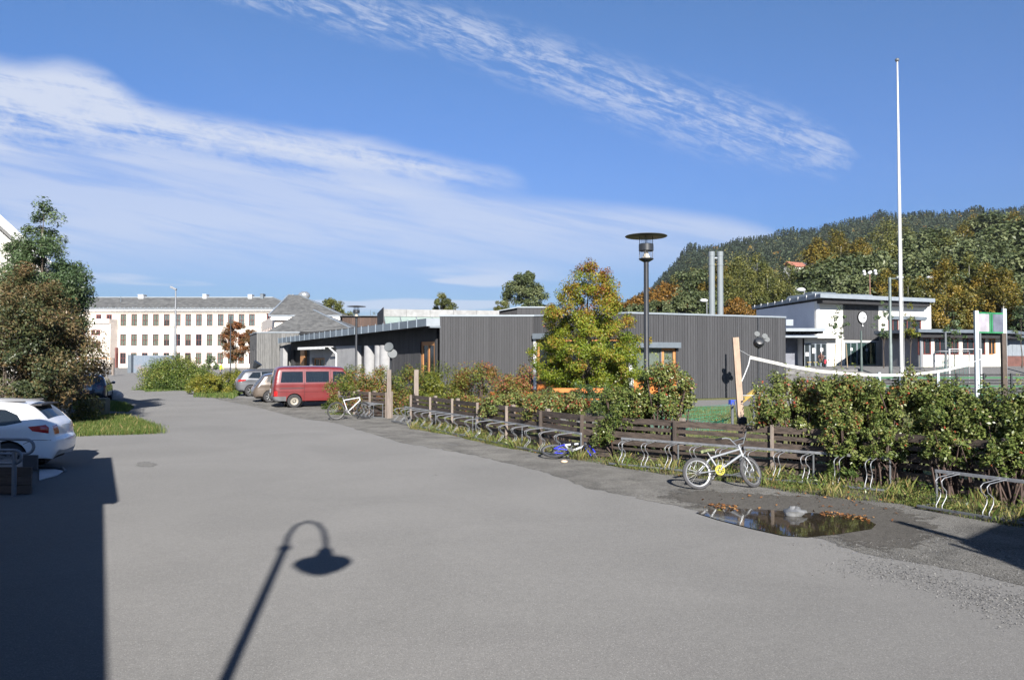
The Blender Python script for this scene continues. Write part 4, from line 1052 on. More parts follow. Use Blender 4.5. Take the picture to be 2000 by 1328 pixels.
def bush(name, loc, size, n, leaf, lmat, label, seed=0, group=None, cat='bush', nc=60, hue=(.5, .18, .18), aspect=.5, shape='dome', rz=0, stems=14, hgrad=.15, spikes=0, z0=0.0):
    rng = np.random.default_rng(seed); T = empty(name, loc, rz, label, cat, group)
    sx_, sy_, sz2 = size; C = []
    while len(C) < nc:
        x, y, t = rng.uniform(-1, 1), rng.uniform(-1, 1), rng.random()
        e = (1 - t ** 2.4) ** .5 if shape == 'dome' else (1 - t ** 7) ** .5
        if x * x + y * y > e * e or (rng.random() > .35 and x * x + y * y + t * t < .35): continue
        C.append((x * sx_ * rng.uniform(.9, 1.08), y * sy_ * rng.uniform(.9, 1.08), z0 + (sz2 - z0) * t * rng.uniform(.86, 1.06)))
    C = np.array(C); cs = min(sx_, sy_, sz2 * .7) * rng.uniform(.20, .42, nc) * (1.0 if shape == 'dome' else .85); idx = rng.integers(0, nc, n)
    d = rng.normal(size=(n, 3)); d /= np.linalg.norm(d, axis=1)[:, None]; d *= (rng.random(n) ** .4)[:, None]
    Pn = C[idx] + d * cs[idx][:, None]; Pn[:, 2] = np.maximum(Pn[:, 2], .03)
    rn = np.clip(hue[0] + hue[1] * rng.normal(size=nc)[idx] + hue[2] * rng.normal(size=n) + hgrad * (Pn[:, 2] / sz2 - .5), 0, 1)
    if spikes:      # upright shoots carrying leaves
        SP = []; SR = []
        for k in range(spikes):
            c = C[rng.integers(0, nc)]; L = rng.uniform(.25, .6) * min(1, sz2 * .5); dx_, dy_ = rng.normal(size=2) * .18
            m_ = int(18 * L / .4)
            t = rng.random(m_)[:, None]; b = np.array([c[0], c[1], max(c[2], sz2 * .55)])
            SP.append(b + t * np.array([dx_, dy_, 1.0]) * L + rng.normal(size=(m_, 3)) * .035); SR.append(np.clip(rng.normal(.62, .15, m_), 0, 1))
        Pn = np.vstack([Pn] + SP); rn = np.concatenate([rn] + SR); d = np.vstack([d, rng.normal(size=(len(Pn) - n, 3)) * .4])
    out = Pn / np.array([sx_, sy_, sz2]); out /= np.linalg.norm(out, axis=1)[:, None] + 1e-9
    v, q = leafquads(Pn, leaf, aspect, out * .7 + d * .6, .3, rng)
    np_mesh('foliage', v, q, rn, lmat, T)
    m = MB()
    for k in range(stems):
        c = Vector(C[rng.integers(0, nc)]); b = Vector((c.x * .35 + rng.normal() * .08, c.y * .35 + rng.normal() * .08, -.02))
        md = b.lerp(c, .55) + Vector((rng.normal() * .06, rng.normal() * .06, .08)); r_ = .008 + .006 * sz2
        m.tube([b, md, c], [r_ * 1.5, r_, r_ * .4], 5, caps=False)
    m.build('stems', m_twig, T, smooth=60, fix=False)
    return T
# left group
g = G(95, 812); tree('rowan_tree', (-17.1, 27.5, 0), 5.5, .5, 2.5, 'maple', 170, 330, .115, L_rowan, 'bronze-leaved rowan tree in front of the white gable house', seed=3, hue=(.5, .25, .2), aspect=.38, multi=3, limbs=60, clump=.22, r0=.13)
tree('rowan_tree', (-17.7, 29.4, 0), 8.25, 2.2, 1.75, 'maple', 170, 240, .13, L_green, 'taller blue-green rowan rising behind the bronze one at the left', seed=8, hue=(.5, .2, .2), aspect=.36, limbs=45, clump=.24, r0=.12)
tree('rowan_tree', (-16.3, 25.4, 0), 4.3, .2, 1.7, 'round', 80, 260, .11, L_rowan, 'low dark shrub-like tree behind the white car, added to darken the house wall', seed=12, hue=(.25, .2, .2), aspect=.45, multi=3, limbs=40, clump=.26)  # added to darken the wall and trunks; shade put into its dark leaves
bush('shrub', (-15.9, 29.0, 0), (.55, .5, .8), 1300, .10, L_yell, 'small yellowing shrub beside the wire fence under the left tree', seed=5, nc=18, stems=8)
# the autumn tree by the kindergarten
p = G(1150, 797); tree('autumn_tree', (p.x, p.y, 0), V3(1150, 515, p.y).z, .75, 2.6, 'maple', 360, 190, .105, L_autumn, 'autumn tree turning from yellow-green to orange at its tip, in front of the bay window', seed=21, hue=(.45, .14, .14), hgrad=.55, clump=.14, limbs=60, r0=.13, inner=.6)
# red rowan by the school
p = G(467, 738, .2); tree('rowan_tree', (V3(467, 1, 92).x, 92, .15), V3(1, 632, 92).z, 1.9, 1.85, 'round', 90, 190, .17, L_rust, 'rust-red rowan tree in front of the cream school', seed=31, hue=(.55, .25, .2), limbs=26, clump=.24, r0=.1)
tree('young_tree', (V3(420, 1, 88).x, 88, .15), V3(1, 692, 88).z, .9, .9, 'egg', 22, 40, .2, L_green, 'slight young tree beside the person in a yellow vest', seed=33, limbs=12, clump=.3, r0=.03)
# trees behind the roofs
def far(px, ytop, Y, wpx, shape, lm, label, seed, base=0, n=(90, 210), **kw):
    H = V3(1, ytop, Y).z - base; R_ = wpx / 2 / F_PX * Y
    return tree('leafy_tree', (V3(px, 1, Y).x, Y, base), H, H * .22, R_, shape, n[0], n[1], R_ * .10, lm, label, seed=seed, clump=.24, **kw)
far(658, 583, 135, 64, 'round', L_birchg, 'round green tree behind the slate pyramid roof', 41)
far(726, 597, 140, 34, 'egg', L_birch, 'thin yellowish tree just right of the far lamp head', 42, n=(26, 50))
far(866, 572, 130, 76, 'egg', L_birchg, 'pointed green tree above the middle of the lantern roof', 43)
far(1027, 531, 120, 86, 'round', L_oak, 'big round dark green tree above the charcoal roof', 44, n=(150, 220), hue=(.6, .25, .2))
far(983, 582, 118, 46, 'round', L_birchg, 'low green tree at the left foot of the big round tree', 45)
# bushes in the middle distance
p = G(350, 762); bush('round_bush', (V3(352, 1, 59).x, 59, .0), (2.75, 2.2, 2.5), 42000, .11, L_bush, 'big rounded green bush standing by itself on the far road', seed=51, nc=280, hue=(.42, .2, .22), stems=20)
bush('low_bush', (V3(415, 1, 52).x, 52, 0), (1.45, 1.3, 1.3), 11000, .10, L_yell, 'low yellow-green bush between the big round bush and the silver car', seed=52, nc=50, hue=(.6, .2, .2))
bush('low_bush', (V3(462, 1, 56).x, 56, 0), (1.6, 1.4, 1.55), 11000, .10, L_yell, 'yellow-green bush behind the silver car at the grey-board wall', seed=53, nc=50, hue=(.45, .2, .2))
# mixed hedge along the fence (left run, behind the first racks)
HB = [(-7.3, 36.4, 1.5, 1.9, .35, 'russet grassy hedge end covering the nose of the red van'),
      (-6.1, 33.3, 1.5, 2.0, .55, 'green and russet bush behind the short rack of the white bicycle'),
      (-4.4, 33.0, 1.5, 2.05, .45, 'leafy bush directly behind the lamp-topped timber post'),
      (-2.9, 31.6, 1.4, 2.1, .35, 'bright green bush right of the second timber post'),
      (-1.2, 30.6, 1.5, 2.3, .58, 'taller bush with dark shoots in front of the charcoal corner'),
      (.3, 28.6, 1.4, 1.9, .66, 'reddish bush in front of the middle of the charcoal wall')]
for i, (x, y, w, h_, hu, lb) in enumerate(HB):
    bush('hedge_bush', (x, y, 0), (w, 1.15, h_), 13000, .08, L_mixed if i != 3 else L_yell, lb, seed=60 + i, group='bushes of the far hedge run', nc=60, hue=(hu, .2, .2), spikes=8, stems=16)
bush('grass_like_shrub', (V3(1110, 1, 33).x, 31.5, .0), (1.9, .8, 1.35), 5000, .14, L_green, 'dark green low shrub at the foot of the autumn tree', seed=71, nc=50, hue=(.2, .15, .15), aspect=.3)
def at_top(px, ytop, Y): return V3(px, 1, Y).x, V3(px, ytop, Y).z
def hb(px, ytop, Y, wpx, n, label, seed, hue=.5, leaf=.085, depth=.6, z0=.0, spikes=14):
    n = int(n * 1.6); leaf *= .74; Y += .15; hue += .07; z0 += .08; spikes = int(spikes * 1.6)
    x, h_ = at_top(px, ytop, Y); w = wpx / 2 / F_PX * Y
    return bush('hedge_bush', (x, Y, 0), (w, depth, h_), n, leaf, L_hedge, label, seed=seed, group='bushes growing over the slat fence', nc=80, hue=(hue, .10, .2), shape='hedge', spikes=spikes, stems=22, z0=z0, aspect=.55)
hb(1000, 770, 23.2, 130, 5200, 'pale bush hanging over the fence left of the orange boards', 81, .62, .10, z0=.65)
hb(1085, 768, 21.0, 120, 5600, 'pale bush hanging over the fence below the orange bench', 82, .6, .10, z0=.7)
hb(1215, 735, 18.3, 120, 8000, 'dense green bush through the fence right of the fallen blue bicycle', 83, .40, .085, z0=.25)
hb(1290, 715, 17.75, 110, 6500, 'grey-green bush over the fence at the foot of the near lamp', 84, .55, .09, z0=.85)
hb(1545, 738, 15.8, 150, 7500, 'pale-leaved bush right of the leaning timber post', 85, .50, .085, z0=.85)
hb(1650, 722, 15.1, 150, 9500, 'red-berried bush behind the fence under the sagging net', 86, .52, .085, z0=.75)
hb(1745, 718, 14.6, 150, 9500, 'red-berried bush at the foot of the white flagpole', 87, .48, .08, z0=.65)
hb(1845, 750, 13.9, 150, 9500, 'dark bush below the left leg of the green and white board', 88, .38, .08, z0=.55)
hb(1935, 760, 13.3, 150, 9000, 'dark bush below the right leg of the green and white board', 89, .36, .08, z0=.5)
hb(2030, 755, 12.75, 160, 8500, 'dark bush cut by the right edge of the view', 90, .36, .08, z0=.5)
hb(1640, 812, 14.55, 90, 1900, 'leafy branches spilling over the fence right of the silver bicycle', 92, .45, .08, depth=.28, z0=.5, spikes=6)
hb(1735, 822, 14.05, 110, 2300, 'leafy branches spilling over the fence near the flagpole foot', 93, .42, .08, depth=.28, z0=.4, spikes=6)
hb(1850, 838, 13.2, 110, 2000, 'leafy branches hanging through the fence behind the nearest rack', 94, .38, .08, depth=.28, z0=.45, spikes=5)
hb(1960, 850, 12.4, 120, 2300, 'leafy branches over the fence at the right edge', 95, .36, .08, depth=.28, z0=.4, spikes=5)
p = G(1665, 955); bush('shrub', (p.x, p.y + .25, 0), (.42, .3, .85), 900, .085, L_hedge, 'fresh green shoots growing through the rack right of the silver bicycle', seed=91, nc=20, hue=(.28, .12, .12), stems=10)
# berries: small red fruit in the big hedge
# saplings by the hall
for px, yt, Y, lb, sd in ((1636, 595, 63, 'staked young rowan in front of the white hall corner', 101), (1718, 585, 60, 'young tree in front of the clock wall', 102), (1770, 590, 58, 'yellow-green young tree right of the flagpole', 103), (1855, 600, 56, 'thin sapling in front of the low wing windows', 104), (1985, 590, 60, 'bare young tree near the far right mast', 105)):
    b = hgt(V3(px, 1, Y).x, Y); H = V3(1, yt, Y).z - b
    tree('sapling', (V3(px, 1, Y).x, Y, b), H, H * .42, .75, 'egg', 16, 34, .17, L_green if sd != 103 else L_yell, lb, seed=sd, limbs=12, clump=.33, r0=.045)
    if sd == 101:
        s = MB(); 
        for dx_ in (-.55, .5): s.tube([(dx_, 0, 0), (dx_ * .8, 0, 1.9)], .04, 6)
        o = bpy.data.objects['sapling']; s.build('stake', M_wood('stake_wood', (.28, .22, .15)), o)

# ---------------------------------------------------------------- hill
def ridge_y(px):   # skyline of the wooded hill
    P = [(1150, 640), (1230, 590), (1270, 570), (1300, 535), (1345, 490), (1400, 484), (1450, 470), (1520, 462), (1600, 448), (1660, 432), (1720, 424), (1800, 418), (1900, 416), (2000, 410), (2100, 404), (2400, 390)]
    for (a, b), (c, d) in zip(P, P[1:]):
        if a <= px <= c: return b + (d - b) * (px - a) / (c - a)
    return 640 if px < 1150 else 390
HY0, HY1 = 135.0, 1080.0
def hill_z(px, t):
    """height of the hill at fan position (px column, 0..1 depth)"""
    Y = HY0 + (HY1 - HY0) * t; T = (694 - ridge_y(px)) / F_PX       # slope angle of the skyline in this column
    return Y, 2.0 + T * (t + .004) ** .52 * Y * (1 + .035 * sin(px * .021 + t * 7) * (1 - t)) - .8
pxs = list(range(1130, 2500, 20)); ts = [i / 24 for i in range(25)] + [1.12, 1.4]
hv = []
for t in ts:
    for px in pxs:
        Y, z = hill_z(px, min(t, 1)); 
        if t > 1: Y = HY0 + (HY1 - HY0) * t; z = z * (1 - (t - 1) * 1.3)
        hv.append(((px - CX) / F_PX * Y, Y, z if px > 1130 else -2))
n = len(pxs); hf = [(j * n + i, j * n + i + 1, (j + 1) * n + i + 1, (j + 1) * n + i) for j in range(len(ts) - 1) for i in range(n - 1)]
me = bpy.data.meshes.new('hill'); me.from_pydata(hv, [], hf); me.shade_smooth()
me.materials.append(grassmat('hill_ground', ((.025, .035, .012), (.06, .065, .02)), dry=(.13, .10, .05), ds=.02, dk=.8))
o = bpy.data.objects.new('hill', me); COL.objects.link(o); o['kind'] = 'structure'
# far wood: one mass of thousands of small crowns
rng = np.random.default_rng(5)
VV, QQ, RR, NV = [], [], {0: None}, 0
def tiny(rng, H, R_, kind, nl):
    t = rng.random(nl) ** .8; e = (1 - t) ** .8 if kind else np.sqrt(np.clip(1 - (2 * t - 1) ** 2, 0, 1)) * .95 + .05
    a = rng.random(nl) * 6.283; r = R_ * e * rng.uniform(.55, 1.05, nl)
    return np.stack([r * np.cos(a), r * np.sin(a), H * (.1 + .9 * t)], 1)
PT, CO, SZ, OUT = [], [], [], []
for k in range(12500):
    t = rng.random() ** 1.0 * .9 + .10; px = rng.uniform(1165, 2130)
    if k > 11200: t = rng.uniform(.97, 1.02)
    Y, z = hill_z(px, min(t, 1.0)); Y = HY0 + (HY1 - HY0) * t; X = (px - CX) / F_PX * Y
    # clearing below the ridge
    cl_ = (1395 < px < 1640) and abs((px - 1395) / 245 * -.28 + .66 - t) < .035 and px > 1450
    con = rng.random() < smooth((t - .30) * 2.4) * (.9 if px > 1250 else .5)
    con = con or (k > 11200 and rng.random() < .85); H = (rng.uniform(7, 13) if k <= 11200 else rng.uniform(6, 12) + 7 * max(0, sin(px * .05) * sin(px * .017 + 1))) * (.8 if not con else 1) * (.45 if cl_ else 1); R_ = H * ((.26 if k <= 11200 else .19) if con else .42); nl = 90 if Y < 380 else (48 if Y < 650 else 30)
    p_ = tiny(rng, H, R_, con, nl)
    ou = p_ - np.array([0, 0, H * .4]); ou /= np.linalg.norm(ou, axis=1)[:, None]
    PT.append(p_ + np.array([X, Y, z - .3])); OUT.append(ou); SZ.append(np.full(nl, R_ * (.42 if not con else .50) * (1 if Y < 650 else 1.35)))
    if con: h = rng.uniform(.02, .22)
    elif rng.random() < .26 * (1.6 if t < .55 else .6): h = rng.uniform(.78, 1.0)
    else: h = rng.uniform(.25, .72)
    CO.append(np.clip(h + rng.normal(0, .05, nl), 0, 1))
PT, CO, SZ, OUT = map(np.concatenate, (PT, CO, SZ, OUT))
v, q = leafquads(PT, SZ, .8, OUT * 1.6, .35, rng, fold=False)
L_wood = leafmat('far_wood', val=1.45, stops=[(0, (.024, .038, .022)), (.24, (.042, .058, .030)), (.30, (.055, .068, .026)), (.6, (.11, .11, .034)), (.78, (.17, .13, .033)), (1, (.22, .125, .030))], trans=.2, rough=.8)
o = np_mesh('forest', v, q, CO, L_wood); o['kind'] = 'stuff'
# nearer trees of the slope: individuals
KINDS = {
 'birch': ('birch_tree', L_birchg, 'egg', 'yellow-green birch on the slope behind the hall', 17, .24),
 'gold': ('birch_tree', L_birch, 'egg', 'golden autumn birch on the slope behind the hall', 15, .26),
 'dark': ('broadleaf_tree', L_oak, 'round', 'dark green broad tree on the slope behind the hall', 15, .40),
 'spruce': ('spruce_tree', L_conif, 'spire', 'dark pointed spruce on the slope behind the hall', 17, .20),
 'orange': ('broadleaf_tree', L_orange, 'round', 'orange-leaved tree on the slope behind the hall', 11, .42),
}
PROT = {}
for i, (k, (nm, lm, shp, lb, H, wr)) in enumerate(KINDS.items()):
    PROT[k] = []
    for j in range(2 if k in ('birch', 'gold', 'dark') else 1):
        rng = np.random.default_rng(200 + i * 10 + j)
        kw = dict(hue=(.5, .25, .2), clump=.24 if k != 'spruce' else .16, squash=1.2 if k in ('birch', 'gold') else .8)
        v, q, rn, C = crown(rng, H, H * .12, H * wr, shp, 120, 130, H * wr * .095, **kw)
        cm = np_mesh('crown', v, q, rn, lm, False)
        tb = trunkmesh(rng, C, H, H * .12, H * .014, 14).build('trunk', m_birchb if k in ('birch', 'gold') else m_bark, None, smooth=60, fix=False)
        tm = tb.data; bpy.data.objects.remove(tb)
        PROT[k].append((cm, tm))
used_t = set()
def place_tree(k, px, ytop, Y, base=None, s=None, label=None, group=True):
    nm, lm, shp, lb, H, wr = KINDS[k]; X = (px - CX) / F_PX * Y
    if base is None: base = hill_z(px, max(0, (Y - HY0) / (HY1 - HY0)))[1] - .3 if Y > HY0 and px > 1150 else hgt(X, Y)
    zt = V3(px, ytop, Y).z; s = s or max(.35, (zt - base) / H)
    cm, tm = random.choice(PROT[k]); T = empty(nm, (X, Y, base), random.random() * 6.28, label or lb, 'tree', 'trees on the slope behind the hall' if group else None)
    T.scale = (s * random.uniform(.95, 1.15), s * random.uniform(.95, 1.15), s)
    for n_, me_ in (('crown', cm), ('trunk', tm)):
        o = bpy.data.objects.new(n_, me_); COL.objects.link(o); o.parent = T
    return T
rs = random.Random(11)
for px, yt, Y, k in [  # front row right behind the buildings
    (1285, 592, 110, 'dark'), (1318, 588, 115, 'birch'), (1350, 572, 112, 'dark'), (1378, 575, 118, 'dark'), (1262, 575, 125, 'orange'), (1300, 560, 140, 'orange'),
    (1437, 588, 105, 'orange'), (1468, 545, 125, 'birch'), (1500, 530, 130, 'birch'), (1425, 540, 135, 'birch'), (1445, 500, 165, 'birch'), (1480, 500, 160, 'birch'), (1405, 520, 150, 'gold'),
    (1545, 520, 140, 'birch'), (1520, 545, 120, 'birch'), (1580, 525, 135, 'birch'), (1610, 520, 128, 'dark'), (1635, 515, 132, 'dark'), (1665, 505, 130, 'dark'), (1700, 500, 135, 'dark'), (1600, 470, 210, 'gold'), (1645, 465, 215, 'gold'), (1680, 470, 205, 'gold'), (1630, 455, 240, 'gold'),
    (1735, 470, 150, 'birch'), (1760, 500, 120, 'spruce'), (1790, 465, 180, 'dark'), (1820, 455, 185, 'dark'), (1770, 440, 260, 'birch'), (1735, 430, 300, 'birch'),
    (1848, 508, 96, 'gold'), (1895, 500, 120, 'birch'), (1925, 520, 105, 'gold'), (1960, 530, 100, 'gold'), (1990, 500, 110, 'birch'), (1880, 480, 150, 'dark'), (1920, 470, 160, 'dark'), (1955, 450, 170, 'dark'), (1990, 440, 180, 'dark'), (2030, 430, 190, 'dark'), (2010, 500, 105, 'dark'),
    (1850, 460, 175, 'birch'), (1905, 425, 280, 'gold'), (1885, 440, 260, 'gold'), (1940, 425, 270, 'dark'), (1985, 420, 250, 'gold'), (1800, 500, 112, 'dark'), (1730, 530, 108, 'gold'), (1775, 545, 104, 'birch'), (1700, 545, 115, 'dark'), (1545, 560, 112, 'birch'), (1660, 545, 112, 'dark'), (1625, 560, 118, 'dark')]:
    place_tree(k, px, yt, Y, base=None)
for i in range(95):
    px = rs.uniform(1255, 2040); t = rs.uniform(.02, .22); Y, z = hill_z(px, t)
    k = rs.choices(['birch', 'gold', 'dark', 'spruce', 'orange'], [3.4, 1.5, 3.4, 1.2, .5])[0] if px > 1420 else rs.choices(['dark', 'orange', 'birch', 'gold'], [3, 1.2, 3, 1])[0]
    place_tree(k, px, 0, Y, base=z - .3, s=rs.uniform(.75, 1.1))
# every slope tree gets a label of its own: kind, the landmark it stands behind, its row there
LM = [(1292, 'behind the near lamp pole'), (1368, 'between the near lamp and the twin flues'), (1425, 'behind the twin flues'), (1478, 'between the flues and the hall eave'), (1545, 'over the left eave of the hall'), (1610, 'over the rooftop unit of the hall'),
      (1665, 'over the white front of the hall'), (1720, 'over the hall clock'), (1775, 'behind the tall flagpole'), (1830, 'over the right eave of the hall'), (1885, 'left of the green and white board'), (1950, 'behind the green and white board'), (9999, 'beside the mast at the right edge')]
BINS = {}
for o_ in [o_ for o_ in bpy.data.objects if o_.get('group') == 'trees on the slope behind the hall']:
    px_ = CX + F_PX * o_.location.x / o_.location.y; w_ = next(n_ for l_, n_ in LM if px_ < l_); k_ = o_['label'].split(' on the slope')[0]
    BINS.setdefault((k_, w_), []).append(o_)
ORD = ['nearest', 'second', 'third', 'fourth', 'fifth', 'sixth', 'seventh', 'eighth', 'ninth', 'tenth', 'eleventh', 'twelfth', 'thirteenth', 'fourteenth', 'fifteenth', 'sixteenth', 'seventeenth', 'eighteenth']
for (k_, w_), L_ in BINS.items():
    L_.sort(key=lambda q_: q_.location.y)
    for i_, q_ in enumerate(L_): q_['label'] = k_ + ' ' + w_ + ('' if len(L_) == 1 else (', nearest one' if i_ == 0 else ', %s one uphill' % ORD[min(i_, 17)]))
# low trees behind the far left and the school
for px, yt, Y, k in ((2060, 560, 90, 'dark'), (1240, 600, 100, 'dark')): place_tree(k, px, yt, Y, base=0.5, label='dark low tree beyond the %s' % ('right edge of the ball court' if px > 1500 else 'roof left of the near lamp pole'))
# houses up the slope
for px, py, Y, rc, lb in ((1475, 532, 330, (.07, .08, .10), 'dark-roofed house half hidden among the slope birches'), (1552, 520, 360, (.30, .12, .08), 'house with a red tiled roof on the wooded slope'), (1580, 522, 365, (.08, .08, .09), 'small pale house right of the red-roofed one on the slope')):
    q = V3(px, py, Y); h = empty('hillside_house', (q.x, q.y, q.z - 2.5), .4, lb, 'house')
    MB().span(-4, 4, -3, 3, -6, 2).build('wall', m_white, h)
    MB().prism([(-4.5, -3.6, 1.8), (4.5, -3.6, 1.8), (4.5, 0, 4.2), (-4.5, 0, 4.2)], (0, 0, 0), (0, 0, .2)).prism([(-4.5, 3.6, 1.8), (4.5, 3.6, 1.8), (4.5, 0, 4.2), (-4.5, 0, 4.2)], (0, 0, 0), (0, 0, .2)).build('roof', M('roof_' + str(px), rc, .7), h)
    MB().span(-2.5, -1.2, -3.08, -3.0, -.5, 1).span(.8, 2.2, -3.08, -3.0, -.5, 1).build('window', m_dint, h)

# ---------------------------------------------------------------- grass blades and weeds
def blades(name, pts, h, w, mat, rng, lean=.35, hue=(.5, .2)):
    P = np.array(pts); n = len(P); hh = h * rng.uniform(.45, 1.3, n); a = rng.random(n) * 6.283
    d = np.stack([np.cos(a), np.sin(a), np.zeros(n)], 1); s = np.stack([-np.sin(a), np.cos(a), np.zeros(n)], 1)
    wv_ = (w * rng.uniform(.6, 1.3, n))[:, None]; ln = (lean * rng.random(n) * hh)[:, None]
    v = np.empty((n, 4, 3)); up = np.array([0, 0, 1.0])
    v[:, 0] = P - s * wv_ / 2; v[:, 1] = P + s * wv_ / 2; v[:, 2] = P + d * ln + up * hh[:, None] + s * wv_ * .12; v[:, 3] = P + d * ln * .3 + up * hh[:, None] * .55 - s * wv_ * .4
    q = np.arange(n * 4).reshape(n, 4); o = np_mesh(name, v.reshape(-1, 3), q, np.clip(rng.normal(hue[0], hue[1], n), 0, 1), mat); o['kind'] = 'stuff'; return o
L_gb = leafmat('grass_blades', [(0, (.04, .08, .012)), (.45, (.10, .16, .03)), (.7, (.19, .19, .06)), (1, (.33, .25, .11))], trans=.35, rough=.6)
rng = np.random.default_rng(17)
def scat(poly, n, dens=None):
    P = [(p.x, p.y) for p in poly]; xs = [p[0] for p in P]; ys = [p[1] for p in P]; out = []
    while len(out) < n:
        x, y = rng.uniform(min(xs), max(xs)), rng.uniform(min(ys), max(ys))
        if inpoly(x, y, P) and (dens is None or rng.random() < dens(x, y)): out.append((x, y, hgt(x, y)))
    return out
blades('grass', [(x + rng.normal() * .14, y + rng.normal() * .14, z) for x, y, z in scat(gp, 52000, lambda x, y: .35 + .65 * abs(sin(x * 1.9 + y) * sin(y * 2.3 - x * .7)))], .13, .010, L_gb, rng, hue=(.42, .22))
blades('grass', scat(gp, 260), .24, .005, L_gb, rng, lean=.6, hue=(.85, .12))
blades('grass', scat(gp2, 14000), .14, .014, L_gb, rng, hue=(.35, .2))
blades('grass', scat(gp3, 9000), .20, .03, L_gb, rng, hue=(.35, .2)); blades('grass', scat(gp4, 6000), .2, .03, L_gb, rng, hue=(.4, .2))
clumpn = lambda x, y: .12 + .88 * max(0, sin(x * 2.1 + y * 1.3) * sin(x * .9 - y * 2.7 + 1))
estrip = es + [Vector((x + .25, y + .2, 0)) for x, y in FEN[:5]]
blades('grass', scat(estrip, 60000, clumpn), .07, .006, L_gb, rng, hue=(.58, .25))
blades('grass', scat(estrip, 2600, lambda x, y: clumpn(x * 1.7, y * 1.7) ** 3), .24, .005, L_gb, rng, lean=.6, hue=(.72, .18))
yp = [Vector((x + .5, y + .4, 0)) for x, y in FEN[:4]] + [Vector(p + (0,)) for p in [(12, 16), (24, 32), (24, 38), (3, 37), (6, 26), (-2, 32)]]
blades('grass', scat(yp, 32000), .09, .02, L_gb, rng, hue=(.5, .22))
# herb leaves in the verge
hp2 = np.array(scat(estrip, 5200, clumpn)); hp2[:, 2] += rng.uniform(.02, .22, len(hp2))
v, q = leafquads(hp2, .06, .5, None, .5, rng); o = np_mesh('weeds', v, q, np.clip(rng.normal(.35, .2, len(hp2)), 0, 1), L_hedge); o['kind'] = 'stuff'
# fallen leaves
fl = scat([G(*p) for p in [(1340, 985), (1400, 1000), (1520, 1000), (1700, 1010), (1730, 1035), (1800, 1010), (1740, 975), (1560, 965), (1420, 965)]], 70)
fl += scat(estrip, 1300); fl += scat([G(*p) for p in [(1380, 992), (1440, 1000), (1440, 990), (1390, 985)]], 70) + scat([G(*p) for p in [(1600, 1000), (1600, 1008), (1700, 1022), (1712, 1012)]], 90)
fl = np.array(fl); fl[:, 2] += .024
v, q = leafquads(fl, .055, .7, None, 1.6, rng); o = np_mesh('fallen_leaves', v, q, rng.random(len(fl)), leafmat('litter', [(0, (.10, .05, .025)), (.5, (.26, .11, .035)), (1, (.36, .22, .08))], trans=.1)); o['kind'] = 'stuff'
# loose chippings on the verge
cp = np.array([(x + rng.normal() * .22, y + rng.normal() * .22, z) for x, y, z in scat([p for p in gl], 3200)] + scat([G(*p) for p in [(1500, 1060), (1680, 1086), (2000, 1150), (2000, 1080), (1830, 1040), (1700, 1060)]], 900)); cp[:, 2] += .008
v, q = leafquads(cp, .015, .9, None, 1.0, rng, fold=True); o = np_mesh('gravel', v, q, rng.random(len(cp)), leafmat('chippings', [(0, (.075, .075, .075)), (1, (.22, .218, .21))], trans=0, rough=.9)); o['kind'] = 'stuff'
# ================================================================ FENCES, RACKS, LAMPS, POLES
m_fence = M('weathered_fence_board', (.062, .047, .038), .85, var=.45, vs=5, rnd=.30, bump=.5, bs=22, stretch=(1, 1, 5))
m_post = M('grey_timber', (.19, .158, .135), .85, var=.2, vs=4, rnd=.1, bump=.5, bs=20, stretch=(5, 5, .6))
m_postd = M('dark_timber', (.075, .058, .048), .85, var=.3, vs=5, rnd=.2, bump=.5, bs=20, stretch=(4, 4, .7))
m_galv = M('galvanised_steel', (.24, .25, .265), .5, metal=.45, var=.18, vs=9)
m_galvd = M('dull_steel', (.12, .13, .14), .6, metal=.3, var=.15)
m_lamp = M('lamp_black', (.022, .025, .03), .4, var=.1)
rg = random.Random(3)
def slat_fence(name, pts, label, posts_dark=(), post_gap=2.05, zs=((.92, .14), (.755, .09), (.59, .14), (.415, .10), (.25, .14), (.09, .10)), behind=.09, z0=0):
    T = empty(name, (pts[0][0], pts[0][1], 0), 0, label, 'fence')
    o = Vector((pts[0][0], pts[0][1], 0)); k = 0
    for a, b in zip(pts, pts[1:]):
        a, b = Vector(a).to_3d() - o, Vector(b).to_3d() - o; L = (b - a).length; n = max(1, round(L / post_gap)); d = (b - a) / L; nn = Vector((d.y, -d.x, 0))   # nn towards the road? set below
        if nn.x > 0: nn = -nn
        P = MB()
        for (z, w) in zs:
            for i in range(n):
                q0 = a + d * (L * i / n + .01); q1 = a + d * (L * (i + 1) / n - .01); j0, j1 = rg.uniform(-.012, .012), rg.uniform(-.015, .015)
                P.beam(q0 + Vector((0, 0, z + j0)), q1 + Vector((0, 0, z + j1)), .028, w * rg.uniform(.92, 1.05))
        P.build('slats', m_fence, T, fix=False)
        for i in range(n + (1 if b == Vector(pts[-1]).to_3d() - o else 0)):
            q = a + d * L * i / n; dk = k in posts_dark; k += 1
            m = MB().beam(q + nn * .045 + Vector((0, 0, .0)), q + nn * .045 + Vector((0, 0, 1.0 + rg.uniform(-.03, .03))), .10 if dk else .085, .045, up=d)
            m.build('post', m_postd if dk else m_post, T, bevel=.004)
            MB().beam(q - nn * .11 + Vector((d.x * .1, d.y * .1, -.05)), q - nn * .11 + Vector((d.x * .1, d.y * .1, 1.04)), .11, .11, up=d).build('post', m_post, T, bevel=.006)
    return T
slat_fence('slat_fence', FEN[:5], 'long dark horizontal-slat fence with grey posts behind the bicycle racks', posts_dark=(5, 6, 7, 9, 10, 11, 12))
s0f = V3(668, 1, 33.3); slat_fence('slat_fence', [(s0f.x, 33.3), (-4.95, 31.0)], 'short dark slat fence behind the white bicycle, left of the gap', post_gap=1.2)
